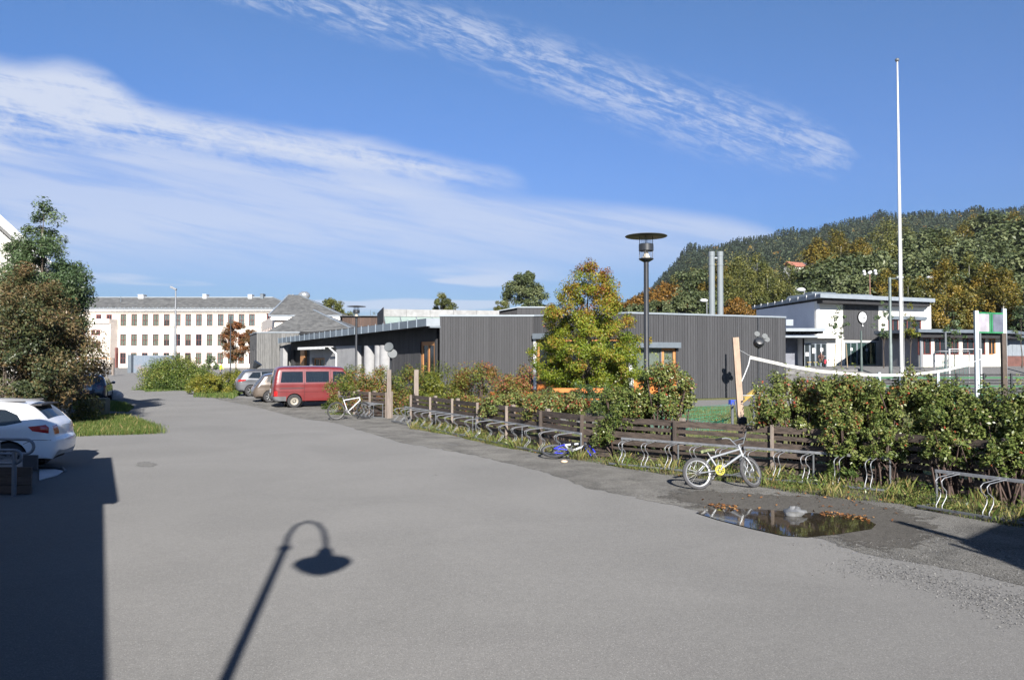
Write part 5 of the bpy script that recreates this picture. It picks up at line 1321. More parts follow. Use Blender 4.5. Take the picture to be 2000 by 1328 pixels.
def rack(p0, p1, n, label, h=.56, feet=True, tilt=0.0, name='bike_rack'):
    a, b = Vector(p0).to_3d(), Vector(p1).to_3d(); L = (b - a).length; d = (b - a) / L; nn = Vector((d.y, -d.x, 0))
    if nn.y > 0: nn = -nn
    T = empty(name, a, 0, label, 'bike rack', 'galvanised bicycle racks along the fence')
    up = Vector((0, 0, 1))
    MB().beam(up * h, d * L + up * h, .035, .05).build('top_rail', m_galv, T, bevel=.005)
    MB().beam(nn * .52 + up * .06, nn * .52 + d * L + up * .06, .035, .035).build('bottom_rail', m_galvd, T, bevel=.004)
    for s in (.02, L * .5, L - .02):
        MB().tube([d * s + up * h, d * s + up * .0], .018, 6).tube([d * s + up * .05, d * s + nn * .52 + up * .05], .015, 6).build('leg', m_galvd, T, smooth=50)
    base = None
    rr_ = random.Random(int(L * 100))
    for i in range(n):
        c = d * (L * (i + .5) / n); o1, o2 = d * -.04, d * .05
        if base is None or tilt:
            m = MB(); w_ = rr_.uniform(-tilt, tilt)
            for o_ in (o1, o2):
                pts = [o_ + up * h, o_ + nn * .44 + up * (h - .03) + d * w_, o_ + nn * .52 + up * (h - .07) + d * w_, o_ + nn * .50 + up * (h - .15) + d * w_, o_ + nn * .39 + up * (h * .58), o_ + nn * .40 + up * (h * .42), o_ + nn * .52 + up * .12, o_ + nn * .52 + up * .06]
                m.tube(pts, .0085, 6)
            hoop = m.build('hoop', m_galv, T, smooth=60); base = hoop; hoop.location = c
        else:
            hoop = base.copy(); COL.objects.link(hoop); hoop.parent = T; hoop.location = c
    return T
off_ = Vector((-.30, -.15))
r1a = Vector(FEN[0]) + Vector((-.22, -.30)); r1b = Vector(FEN[1]) + Vector((-.05, -.15)); mid = r1a.lerp(r1b, .5)
rack(r1a, mid + (r1a - mid) * .01, 9, 'empty galvanised bicycle rack at the far left end of the long fence')
rack(mid + (r1b - mid) * .02, r1b, 8, 'galvanised bicycle rack behind the fallen blue bicycle')
q0 = Vector((2.45, 17.55)); q1 = Vector((6.8, 14.05)); mq = q0.lerp(q1, .5)
rack(q0, mq, 5, 'galvanised rack holding up the silver bicycle front wheel, below the green hanging bush')
rack(mq + (q1 - mq) * .02, q1, 5, 'overgrown galvanised rack right of the silver bicycle with bent hoops', tilt=.05)
rack((6.75, 12.5), (8.2, 10.2), 4, 'galvanised rack tilted forward at the right edge, nearest the camera', tilt=.08)
rack((V3(712, 1, 31.6).x, 32.0), (-5.05, 30.6), 5, 'short galvanised rack beside the white bicycle')
# tall timber posts by the gap
def timber_post(px, pyb, pyt, w, label, lean=(0, 0), mat=m_post, name='timber_post', Y=None):
    p = G(px, pyb) if Y is None else Vector((V3(px, 1, Y).x, Y, 0)); h = V3(px, pyt, p.y).z
    T = empty(name, (p.x, p.y, 0), 0, label, 'post')
    MB().beam((0, 0, -.05), (lean[0], lean[1], h), w, w, up=(1, .2, 0)).build('shaft', mat, T, bevel=.008); return T, p, h
T, p, h = timber_post(759.5, 817, 722, .17, 'tall grey timber post with two floodlights on a dark rod, left of the gap')
MB().tube([(.05, .05, h - .3), (.06, .05, h + .62)], .045, 8).build('rod', m_lamp, T)
for dx_, dz_, az in ((.02, .98, -.5), (.13, .72, .6)):
    m = MB().lathe([(0, -.14), (.10, -.13), (.17, 0), (.19, .10), (.18, .12), (0, .11)], (0, 0, 0), 18)
    m.xf(Matrix.Translation((dx_, -.03, h + dz_ - .12)) @ Matrix.Rotation(az, 4, 'Y') @ Matrix.Rotation(R(70), 4, 'X')); m.build('floodlight', M('lamp_grey', (.075, .085, .09), .6), T, smooth=50)
T, p, h = timber_post(815, 800, 722, .17, 'tall plain timber post at the start of the long slat fence', Y=29.9)
# lamps
def disc_lamp(px, Y, ytop, label, k=1.0):
    x = V3(px, 1, Y).x; H = V3(px, ytop, Y).z
    T = empty('street_lamp', (x, Y, 0), 0, label, 'street lamp', 'black disc-topped street lamps')
    MB().lathe([(.085 * k, 0), (.085 * k, 1.1), (.066 * k, 1.15), (.06 * k, H - .95 * k), (.06 * k, H - .62 * k)], (0, 0, 0), 16).build('pole', m_lamp, T, smooth=40)
    MB().lathe([(0, H - .66 * k), (.07 * k, H - .66 * k), (.16 * k, H - .61 * k), (.18 * k, H - .585 * k), (.155 * k, H - .57 * k), (0, H - .57 * k)], n=20).build('lower_collar', m_lamp, T, smooth=40)
    MB().lathe([(.165 * k, H - .40 * k), (.175 * k, H - .39 * k), (.175 * k, H - .24 * k), (.165 * k, H - .23 * k), (.15 * k, H - .24 * k), (.15 * k, H - .39 * k), (.165 * k, H - .40 * k)], n=24).build('band', m_lamp, T, smooth=40)
    MB().lathe([(.135 * k, H - .57 * k), (.135 * k, H - .07 * k)], n=20).build('glass_cylinder', glass('lamp_glass', (.2, .2, .2), .85, (.95, .96, .97)), T, smooth=60)
    MB().lathe([(0, H - .57 * k), (.10 * k, H - .565 * k), (.07 * k, H - .5 * k), (.035 * k, H - .40 * k), (0, H - .40 * k)], n=16).build('reflector', M('lamp_reflector', (.62, .54, .42), .4), T, smooth=40)
    m = MB()
    for i in range(4):
        a = pi / 4 + i * pi / 2 + .5; m.tube([(cos(a) * .155 * k, sin(a) * .155 * k, H - .6 * k), (cos(a) * .155 * k, sin(a) * .155 * k, H - .03 * k)], .008 * k, 5)
    m.build('stay', m_lamp, T)
    D = .50 * k; MB().lathe([(0, H + .0), (D * .3, H + .0), (D * .97, H - .035 * k), (D, H - .05 * k), (D * .97, H - .06 * k), (.12 * k, H - .055 * k), (0, H - .055 * k)], n=48).build('shade_disc', M('shade_dark', (.05, .047, .042), .5, var=.1), T, smooth=35)
    return T
disc_lamp(1260, 18.9, 458, 'tall black street lamp with a wide flat disc shade in front of the autumn tree', 1.02)
disc_lamp(699, 41.5, 597, 'farther black street lamp with a disc shade behind the red van', 1.0)
# gooseneck lamp behind the camera: only its shadow falls in view
def gooseneck():
    b = Vector((-.76, -1.0, 0)); rx = Vector((sh.y, -sh.x, 0)); k = tan(R(SUN_EL)); 
    def hz(px, py):      # height at the lamp whose shadow falls at the pixel, and sideways offset
        g = G(px, py); d = g - b; return d.dot(Vector((sh.x, sh.y, 0))) * k, d.dot(rx)
    T = empty('gooseneck_lamp', b, 0, 'dark gooseneck street lamp with a bell shade standing behind the viewer', 'street lamp')
    h1, o1 = hz(556, 1070); b0 = hz(450, 1300)[1]; T.location = (b.x + rx.x * b0, b.y + rx.y * b0, 0)
    P = [(556, 1070), (563, 1046), (578, 1026), (600, 1018), (620, 1022), (632, 1036), (636, 1056), (636, 1072)]
    pts = []
    for q in P: h_, o_ = hz(*q); pts.append(rx * (o_ - b0) + Vector((0, 0, h_)))
    MB().tube([(0, 0, 0), (0, 0, 1.2)], .07, 12).tube([(0, 0, 1.2), rx * (o1 - b0) + Vector((0, 0, h1))], .05, 12).ell(pts[0], .085, 10, 8).build('pole', m_lamp, T, smooth=40)
    MB().tube(pts, .035, 10).build('arm', m_lamp, T, smooth=40)
    c = pts[-1]; top = c.z; hw_, ow = hz(633, 1097); hb_, ob = hz(633, 1120); cx_ = rx * (c.dot(rx))
    MB().lathe([(.05, top + .03), (.09, top - .02), (.12, hw_ + .10), (.33, hw_), (.335, hw_ - .03), (.25, (hw_ + hb_) / 2 - .01), (.12, hb_ + .02), (0, hb_)], (cx_.x, cx_.y, 0), 28).build('bell_shade', m_lamp, T, smooth=40)
gooseneck()
# floodlight mast in front of the charcoal wall
def spot_mast(px, Y, yt, yb, ylamp, label, k=1.0):
    x = V3(px, 1, Y).x; T = empty('floodlight_mast', (x, Y, 0), 0, label, 'mast'); zt = V3(1, yt, Y).z
    MB().cyl((0, 0, 0), .055 * k, zt, 10).build('pole', m_lamp, T, smooth=40)
    z = V3(1, ylamp, Y).z
    m = MB().lathe([(0, -.3), (.25, -.26), (.30, -.05), (.22, .14), (0, .2)], (0, 0, 0), 10); m.xf(Matrix.Translation((0, -.15, z)) @ Matrix.Rotation(R(60), 4, 'X')); m.build('floodlight', m_lamp, T, smooth=40)
    if k == 1:
        for dx_, dz_ in ((-.12, .42), (.3, .3), (.42, .12)): MB().lathe([(0, -.1), (.09, -.1), (.15, .06), (0, .06)], (0, 0, 0), 14).xf(Matrix.Translation((dx_, -.15, z + dz_)) @ Matrix.Rotation(R(70), 4, 'X')).build('lamp_head', M('lamp_grey', (.075, .085, .09), .6), T, smooth=40)
spot_mast(1476, 42.5, 620, 780, 668, 'thin black mast with a cluster of spotlights against the charcoal wall')
spot_mast(1476, 42.5, 620, 780, 668, '', .5) if False else None
x = V3(503, 1, 62).x; T = empty('loudspeaker_post', (x, 62, 0), 0, 'black horn-shaped floodlight on a short post by the grey-board block', 'post')
MB().cyl((0, 0, 0), .07, 1.7, 8).build('pole', m_lamp, T); MB().lathe([(0, 0), (.14, .02), (.34, .5), (.36, .56), (0, .5)], n=16).xf(Matrix.Translation((-.05, 0, 1.55)) @ Matrix.Rotation(R(35), 4, 'Y')).build('horn', m_lamp, T, smooth=40)
# flagpole
x = V3(1752.5, 1, 38).x; T = empty('flagpole', (x, 38, 0), 0, 'very tall white flagpole with a ball finial and hinged dark foot', 'flagpole')
zt = V3(1748, 121, 38).z
MB().tube([(0, 0, 1.5), (-.02, 0, zt * .5), (-.04, 0, zt)], [.09, .07, .034], 14).build('pole', M('gloss_white', (.52, .53, .54), .3, var=.04), T, smooth=40)
MB().ell((-.04, 0, zt + .08), .10, 12, 8).build('finial', m_galvd, T, smooth=60)
MB().box((-.13, 0, .8), (.07, .18, 1.6)).box((.13, 0, .8), (.07, .18, 1.6)).box((0, 0, 1.0), (.16, .1, .1)).build('hinged_foot', M('blue_grey_steel', (.10, .125, .16), .5, metal=.4), T, bevel=.01)
MB().tube([(.10, -.1, 1.6), (.05, -.06, zt * .5), (-.02, -.03, zt)], .008, 4).build('halyard', m_whitep, T)
# mast lights of the square
def mast(px, Y, yt, yb, w, label, arm=None, mat=M('grey_green_steel', (.14, .17, .165), .5, metal=.3), top='flat', cat='mast'):
    x = V3(px, 1, Y).x; b = hgt(x, Y); T = empty('light_mast', (x, Y, b), 0, label, cat); zt = V3(1, yt, Y).z - b; r_ = w / 2 / F_PX * Y
    MB().lathe([(r_ * 1.15, 0), (r_ * 1.15, zt * .35), (r_, zt * .36), (r_ * .9, zt), (0, zt)], n=12).build('pole', mat, T, smooth=30)
    if arm:
        MB().tube([(0, 0, zt - .1), (arm, 0, zt - .05)], r_ * .35, 6).build('arm', mat, T)
        MB().box((arm * .75, 0, zt + .0), (.5, .22, .10)).build('lamp_head', m_galv, T, bevel=.02)
    return T
mast(1731.5, 56, 542, 740, 6, 'tall square grey light mast just left of the flagpole', arm=.95)
mast(1994, 58, 560, 735, 6, 'tall grey light mast near the right edge', arm=None)
mast(1675, 58, 646, 740, 4, 'short grey-green post before the glazed hall doors', mat=M('dim_green_steel', (.06, .085, .08), .6))
mast(1838, 52, 650, 745, 4.5, 'short dark post behind the goal, left one', mat=m_galvd)
mast(1905, 52, 650, 745, 4.5, 'short dark post behind the goal, right one', mat=m_galvd)
for px, Y, yt, lb in ((349, 118, 563, 'slim tall road lamp in front of the school roof'),):
    x = V3(px, 1, Y).x; b = hgt(x, Y); T = empty('road_lamp', (x, Y, b), 0, lb, 'street lamp'); zt = V3(1, yt, Y).z - b
    MB().tube([(0, 0, 0), (0, 0, 3.4), (0, 0, zt)], [.24, .22, .08], 10).build('pole', m_galv, T, smooth=40)
    MB().box((-.35, 0, zt), (1.0, .4, .28), mat=Matrix.Rotation(.45, 3, 'Y')).build('lamp_head', m_galv, T, bevel=.04)
for px, Y, yt, lb in ((1693, 100, 536, 'thin mast with a cluster of white lamps above the hall roof'), (1815, 104, 542, 'small curved road lamp between the slope trees'), (1566, 84, 566, 'white-headed lamp on the left of the hall roof'), (1377, 95, 587, 'small white lamp among trees left of the twin flues')):
    x = V3(px, 1, Y).x; b = hgt(x, Y); T = empty('road_lamp', (x, Y, b), 0, lb, 'street lamp'); zt = V3(1, yt, Y).z - b
    MB().cyl((0, 0, 0), .07, zt, 6).build('pole', M('rust_pole', (.20, .11, .08), .7) if px == 1693 else m_galv, T)
    m = MB()
    if px == 1693:
        for a in range(6): m.ell((cos(a * 1.05) * .75, sin(a * 1.05) * .75, zt + .1 + .25 * (a % 2)), .22, 8, 6)
    else: m.ell((-.35, 0, zt), (.5, .28, .22), 10, 6)
    m.build('lamp_head', m_whitep, T, smooth=50)
for px, lb in ((467, 'near'), ):
    pass
mast(456, 76, 618 + 0, 735, 2.2, 'thin dark lamp post beside the rust-red rowan', mat=m_lamp)
# leaning post, net and right post
def vol():
    pa = Vector((4.9, 17.35, 0)); xa = V3(1440, 1, 17.35).x; xt = V3(1430, 1, 17.35).x; zt = V3(1430, 659, 17.35).z
    T = empty('timber_post', (xa + .02, 17.35, 0), 0, 'pale new timber post leaning left, holding the volleyball net', 'post')
    MB().beam((0.06, 0, -.05), (xt - xa, 0, zt), .135, .09, up=(0, 1, 0)).build('shaft', M('pale_pine', (.33, .245, .18), .75, var=.18, vs=5, bump=.3, bs=20, stretch=(5, 5, .7), dirt=.3), T, bevel=.006)
    MB().box((.0, -.06, .98), (.2, .14, .16)).build('bracket', m_lamp, T, bevel=.02)
    YB = 26.0; xb = V3(1951, 1, YB).x; Tb = empty('timber_post', (xb, YB, 0), 0, 'dark timber post at the right end of the volleyball net', 'post')
    MB().beam((0, 0, 0), (-.02, 0, V3(1, 651, YB).z), .15, .12, up=(0, 1, 0)).build('shaft', m_postd, Tb, bevel=.006)
    P = [(1465, 695, 18.0), (1500, 703, 18.6), (1540, 712, 19.3), (1600, 722, 20.3), (1660, 728, 21.3), (1720, 730.5, 22.3), (1780, 730, 23.2), (1840, 722, 24.2), (1890, 711, 25.0)]
    top = [V3(a, b, c) for a, b, c in P]; T = empty('volleyball_net', top[0], 0, 'sagging volleyball net with a white tape between the two timber posts', 'net'); o = Vector(top[0])
    m = MB()
    for a, b in zip(top, top[1:]): m.beam(a - o - Vector((0, 0, .035)), b - o - Vector((0, 0, .035)), .02, .075)
    m.build('tape', M('tape_white', (.55, .54, .51), .7), T)
    q0 = Vector((xt, 17.35, V3(1, 678, 17.35).z)) - o; MB().tube([q0, Vector((0, 0, 0))], .006, 4).tube([top[-1] - o, V3(1945, 691, 25.9) - o], .012, 5).build('rope', m_whitep, T)
    # side edge rope and bottom rope
    bt = V3(1440, 762, 17.4) - o
    side = [Vector((0, 0, -.03)), V3(1462, 712, 17.95) - o, V3(1455, 730, 17.8) - o, V3(1441, 762, 17.45) - o]
    MB().tube(side, .012, 5).tube([bt + Vector((0, 0, -.12)), V3(1500, 772, 18.4) - o, V3(1600, 776, 20) - o, V3(1800, 768, 23.5) - o], .009, 5).build('edge_cord', m_whitep, T)
    m = MB()
    for i in range(48):
        t = i / 47 * (len(top) - 1); j = min(len(top) - 2, int(t)); a = top[j].lerp(top[j + 1], t - j) - o
        m.tube([a, a + Vector((-.02, -.03, -.75))], .0022, 3, caps=False)
    for k in range(1, 7):
        m.tube([a - o + Vector((0, 0, -.12 * k)) for a in top], .0022, 3, caps=False)
    m.build('netting', M('net_cord', (.05, .05, .055), .8), T, fix=False)
vol()
# the green and white backboard frame
def board():
    Y = 31; xa, xb = V3(1897, 1, Y).x, V3(1951, 1, Y + .6).x; T = empty('sports_board', ((xa + xb) / 2, Y, 0), 0, 'tall pale frame holding a white and green two-panel board', 'board'); o = T.location
    wm = M('pale_blue_white', (.36, .41, .46), .5, var=.05)
    for x_, y_, yt in ((xa, Y, 607), (xb, Y + .6, 603)):
        MB().span(x_ - .06 - o.x, x_ + .09 - o.x, y_ - Y - .06, y_ - Y + .06, -.05, V3(1, yt, y_).z).build('post', wm, T, bevel=.01)
    zt, zb = V3(1, 611, Y).z, V3(1, 649, Y).z; d = Vector((xb - xa, .6, 0)).normalized(); L = Vector((xb - xa, .6, 0)).length
    mt = frame((xa - o.x, -.0), (xb - o.x, .6))
    MB().span(.1, L * .46, -.02, .02, zb + .03, zt - .03).xf(mt).build('panel', M('panel_white', (.32, .30, .34), .5), T)
    MB().span(L * .60, L - .07, -.02, .02, zb + .03, zt - .03).xf(mt).build('panel', M('panel_grey', (.11, .12, .16), .5), T)
    gm = M('bright_green', (.03, .19, .08), .5)
    MB().span(.07, L, -.03, .03, zt - .03, zt + .03).span(.07, L, -.03, .03, zb - .03, zb + .03).span(L * .46, L * .50, -.04, .04, zb, zt).span(L * .53, L * .57, -.04, .04, zb, zt).xf(mt).build('green_frame', gm, T)
    MB().span(L * .50, L * .53, -.01, .0, zb, zt).xf(mt).build('slot', M('slot_dark', (.05, .09, .06), .6), T)
board()
# ball court: green turf edge, black slat fence, goal
def court():
    o = sheet('court_turf', [(V3(1690, 1, 50).x, 50), (V3(2080, 1, 50).x, 50), (V3(2080, 1, 43).x, 43), (V3(1690, 1, 43).x, 43)], .02, M('green_turf', (.015, .10, .03), .8, var=.2, vs=6), res=2)
    Y = 38.5; xa, xb = V3(1700, 1, Y).x, V3(2120, 1, Y).x; T = empty('court_fence', (xa, Y, 0), 0, 'low black and green slat barrier round the ball court', 'fence')
    m = MB(); g_ = MB()
    for i in range(11): (m if i % 3 else g_).span(0, xb - xa, -.03, .03, .10 + i * .14, .185 + i * .14)
    m.build('black_slats', M('black_plastic', (.015, .015, .018), .5), T); g_.build('green_slats', M('dark_green_slat', (.02, .10, .04), .6), T)
    for i in range(9): MB().span((xb - xa) * i / 8 - .04, (xb - xa) * i / 8 + .04, -.1, -.035, 0, 1.62).build('post', m_lamp, T)
    for px in (1709, 1822): 
        x_ = V3(px, 1, 37.5).x; q = empty('white_bollard', (x_, 37.5, 0), 0, 'white square post before the court barrier, %s one' % ('left' if px < 1800 else 'right'), 'post')
        MB().span(-.06, .06, -.06, .06, 0, V3(1, 727, 37.5).z).build('shaft', M('pale_blue_white', (.5, .5, .5)), q, bevel=.01)
    Yg = 40.5; ga, gb = V3(1845, 1, Yg).x, V3(1906, 1, Yg).x; G_ = empty('goal', (ga, Yg, 0), 0, 'white ball-court goal with a teal net', 'goal'); zt = V3(1, 682, Yg).z; w_ = gb - ga
    MB().tube([(0, 0, 0), (0, 0, zt), (w_, 0, zt), (w_, 0, 0)], .05, 8).build('goal_frame', m_whitep, G_, smooth=30)
    MB().tube([(0, 0, zt), (-.1, 1.2, zt - .1), (-.1, 1.3, 0)], .03, 6).tube([(w_, 0, zt), (w_ + .1, 1.2, zt - .1), (w_ + .1, 1.3, 0)], .03, 6).tube([(-.1, 1.2, zt - .1), (w_ + .1, 1.2, zt - .1)], .03, 6).build('rear_frame', m_galv, G_)
    m = MB()
    for i in range(13): x_ = w_ * i / 12; m.tube([(x_, .05, zt), (x_, 1.2, zt - .45), (x_, 1.3, 0)], .006, 3, caps=False)
    for i in range(9): m.tube([(0, 1.22 + .01 * i, zt - .45 - (zt - .45) * i / 9), (w_, 1.22 + .01 * i, zt - .45 - (zt - .45) * i / 9)], .006, 3, caps=False)
    m.build('netting', M('teal_net', (.02, .20, .17), .7), G_, fix=False)
court()
# small goal with fallen green net and the blue and yellow beam
def small_goal():
    a, b = G(1445, 842), G(1476, 820); T = empty('small_goal', (a.x, a.y, 0), 0, 'grey metal mini goal with a green net spread on the lawn behind the leaning post', 'goal'); o = Vector((a.x, a.y, 0))
    zt = .95; bb = b - o; q = G(1335, 822) - o; q.z = .03
    MB().tube([(0, 0, .03), (-.12, .1, zt)], .03, 8).tube([(0, 0, .03), bb + Vector((0, 0, .03))], .03, 8).tube([bb, bb + Vector((0, 0, zt))], .03, 8).tube([(-.12, .1, zt), bb + Vector((0, 0, zt))], .03, 8).tube([(0, 0, .03), q], .03, 8).build('goal_frame', m_galvd, T, smooth=40)
    m = MB(); r_ = random.Random(4)
    P0 = [Vector((-3.4 + .0, -.6, .04)), Vector((-.5, -.2, .05)), bb + Vector((-.5, 1.8, .5)), Vector((-3.6, 2.4, .25))]
    n = 26
    for i in range(n + 1):
        u = i / n; A_, B_ = P0[0].lerp(P0[1], u), P0[3].lerp(P0[2], u)
        m.tube([A_.lerp(B_, t / 8) + Vector((r_.uniform(-.05, .05), r_.uniform(-.05, .05), max(-.03, .12 * sin(3.1 * t / 8) * r_.random()))) for t in range(9)], .004, 3, caps=False)
        A_, B_ = P0[0].lerp(P0[3], u), P0[1].lerp(P0[2], u)
        m.tube([A_.lerp(B_, t / 8) + Vector((r_.uniform(-.05, .05), r_.uniform(-.05, .05), max(-.03, .12 * sin(3.1 * t / 8) * r_.random()))) for t in range(9)], .004, 3, caps=False)
    m.build('netting', M('green_net', (.02, .26, .15), .7), T, fix=False)
    p = V3(1425, 785, 27); q = V3(1474, 762, 29); T = empty('climbing_beam', (p.x, 27, 0), 0, 'yellow and blue sloping play beam on the lawn', 'play equipment'); o = Vector((p.x, 27, 0))
    MB().beam(V3(1448, 784, 27.2) - o, V3(1474, 763, 27.6) - o, .12, .12).build('yellow_beam', M('yellow_paint', (.34, .24, .06), .5), T, bevel=.01)
    MB().beam(p - o, V3(1449, 786, 27.2) - o, .14, .16).build('blue_beam', M('blue_paint', (.03, .06, .35), .5), T, bevel=.01)
    for x_, y_, z_ in ((1430, 27, 786), (1472, 27.6, 765)): 
        v_ = V3(x_, z_, y_) - o; MB().cyl((v_.x, v_.y, 0), .05, v_.z, 8).build('leg', m_galvd, T)
small_goal()
# orange benches
def bench(x0, x1, ya, yb, Y, label):
    a, b = V3(x0, ya, Y), V3(x1, ya, Y); T = empty('orange_bench', (a.x, Y, 0), 0, label, 'bench'); L = b.x - a.x; zt = a.z; zb = V3(1, yb, Y).z
    MB().span(0, L, -.02, .02, zb, zt).build('backrest', m_orange, T, bevel=.004)
    MB().span(0, L, -.5, -.05, zb - .28, zb - .24).build('seat', m_orange, T, bevel=.004)
    for x_ in (.1, L - .1): MB().span(x_ - .04, x_ + .04, -.45, .06, 0, zb - .28).build('leg', m_galvd, T)
bench(957, 1040, 765, 776, 32.5, 'orange plank bench at the left behind the pale bushes')
bench(1078, 1179, 758, 767, 34, 'long orange bench below the autumn tree')
bench(1738, 1803, 754, 764, 34, 'orange bench behind the flagpole foot')
# timber handrail post near the school, stone, fence at the left tree
x = V3(229, 1, 96).x; T = empty('handrail', (x, 96, .3), 0, 'timber handrail post in front of the school porch', 'handrail')
MB().beam((0, 0, 0), (0, 0, 2.1), .3, .25, up=(0, 1, 0)).build('post', m_post, T); MB().beam((-5, 0, 2.3), (0, 0, 2.0), .12, .12).build('rail', M_wood('orange_rail', (.45, .22, .10)), T)
p = G(222, 779); T = MB().ell((0, 0, .12), (.55, .4, .38), 14, 9, jit=.10).build('boulder', M('pink_stone', (.42, .35, .31), .85, var=.2, vs=5, bump=.6, bs=12), None, smooth=50); T.location = (p.x, p.y, 0); tag(T, 'pale pinkish boulder on the grass right of the dark parked car', 'stone')
T = empty('wire_fence', (-17.2, 30.5, 0), 0, 'white plank and mesh fence panel under the left tree', 'fence'); MB().beam((0, 0, 0), (0, 0, 1.9), .08, .08, up=(0, 1, 0)).build('post', m_galvd, T)
m = MB()
for i in range(11): m.span(-1.3 + i * .12, -1.22 + i * .12, 0, .02, .1, 1.7)
m.build('panel', M('fence_grey', (.40, .41, .43), .8), T)
T = MB().span(-.32, .32, -.2, .2, 0, .75).build('electric_cabinet', M('cabinet_green', (.05, .07, .055), .6), None, bevel=.02); T.location = (-16.6, 31.5, 0); tag(T, 'small dark green utility cabinet between the left tree and the dark car', 'cabinet')
# ramp with railing at the left
def ramp():
    T = empty('access_ramp', (-9.3, 13.7, 0), 0, 'dark board-sided access ramp in the shade at the left edge', 'ramp'); o = Vector((-9.3, 13.7, 0))
    m = MB()
    xr = V3(75, 1, 13.55).x + 9.3
    for i in range(3): m.span(-3, xr, -.16, -.12, .02 + i * .155, .165 + i * .155)
    m.build('side_boards', M('ramp_board', (.085, .065, .055), .85, var=.3, vs=3, rnd=.25, stretch=(.6, 3, 3), bump=.3), T, bevel=.004)
    MB().prism([(-3, -.118, 0), (xr - .02, -.118, 0), (xr - .85, 1.2, 0), (-3, 1.2, 0)], (0, 0, .02), (0, 0, .44)).build('deck', M('ramp_deck', (.10, .10, .105), .8), T)
    MB().span(xr - .25, xr + .0, .0, .04, .40, .66).build('rear_panel', M('panel_dark', (.06, .065, .075), .8), T)
    PL = [G(76, 940) - o, G(112, 930) - o, G(124, 922) - o, G(110, 919) - o, G(76, 919) - o]
    m = MB().prism([(q.x, q.y, 0) for q in PL], (0, 0, .004), (0, 0, .035)); m.build('white_slab', M('worn_white', (.34, .35, .37), .8, var=.12), T, bevel=.02)
    MB().tube([G(60, 914) - o + Vector((0, 0, .03)), G(122, 917) - o + Vector((0, 0, .03)), G(128, 922) - o + Vector((0, 0, .02))], .03, 8).build('curb_rail', m_galvd, T)
    Tr = empty('railing', (-9.3, 13.7, 0), 0, 'grey tube railing with rounded loop end nearest the camera', 'railing', 'ramp railings')
    mm = M('rail_steel', (.16, .18, .21), .5, metal=.4)
    def loop(par, y, zt, zb, xe, r_=.026):
        pts = [(-3, y, zt + .03), (xe - .12, y, zt)]; c = (zt + zb) / 2; q = (zt - zb) / 2
        for k in range(1, 8):
            a = pi / 2 - pi * k / 8; pts.append((xe - .12 + q * 1.1 * cos(a), y, c + q * sin(a)))
        pts += [(xe - .12, y, zb), (-3, y, zb + .01)]; MB().tube(pts, r_, 10).build('loop_rail', mm, par, smooth=40)
    zt = V3(1, 879, 13.4).z; zb = V3(1, 905, 13.4).z
    loop(Tr, -.3, zt, zb, V3(58, 1, 13.4).x + 9.3 - .03)
    xp = V3(42, 1, 13.4).x + 9.3
    MB().span(xp - .025, xp + .025, -.34, -.27, 0, zt - .02).build('post', mm, Tr, bevel=.004)
    T2 = empty('railing', (-9.3, 13.7, 0), 0, 'farther grey tube railing with rounded loop end overlapping the white car wheel', 'railing', 'ramp railings')
    loop(T2, .9, V3(1, 858, 14.6).z, V3(1, 886, 14.6).z, V3(80, 1, 14.6).x + 9.3 - .04, .028)
    xp = V3(10, 1, 14.6).x + 9.3; MB().span(xp - .025, xp + .025, .87, .93, 0, .8).build('post', mm, T2)
ramp()
# litter and small bits
def blob(px, py, r_, mat, name, label, cat, z=.02, jit=.25, sq=.5, seed=1):
    p = G(px, py); random.seed(seed); o = MB().ell((0, 0, 0), (r_ * 1.4, r_, r_ * sq), 12, 8, jit=jit).build(name, mat, None, smooth=75); o.location = (p.x, p.y, z + r_ * sq * .4); tag(o, label, cat); return o
m_plast = M('crumpled_plastic', (.15, .155, .16), .35, var=.15, vs=12)
blob(1553, 1008, .11, m_plast, 'plastic_bag', 'crumpled pale plastic bag lying in the puddle', 'bag', sq=.75, jit=.3)
blob(1285, 911, .05, m_whitep, 'paper_scrap', 'white scrap of paper under the rack right of the green bush', 'litter', seed=2)
blob(1102, 904, .055, M('sandstone', (.55, .42, .30), .9), 'stone', 'sandy stone beside the wheel of the fallen blue bicycle', 'stone', sq=.6, jit=.1, seed=3)
blob(857, 840, .04, m_whitep, 'paper_scrap', 'small white scrap on the grass before the far rack', 'litter', seed=4)
blob(1262, 902, .045, m_whitep, 'paper_scrap', 'torn paper in the weeds left of the silver bicycle', 'litter', seed=5)
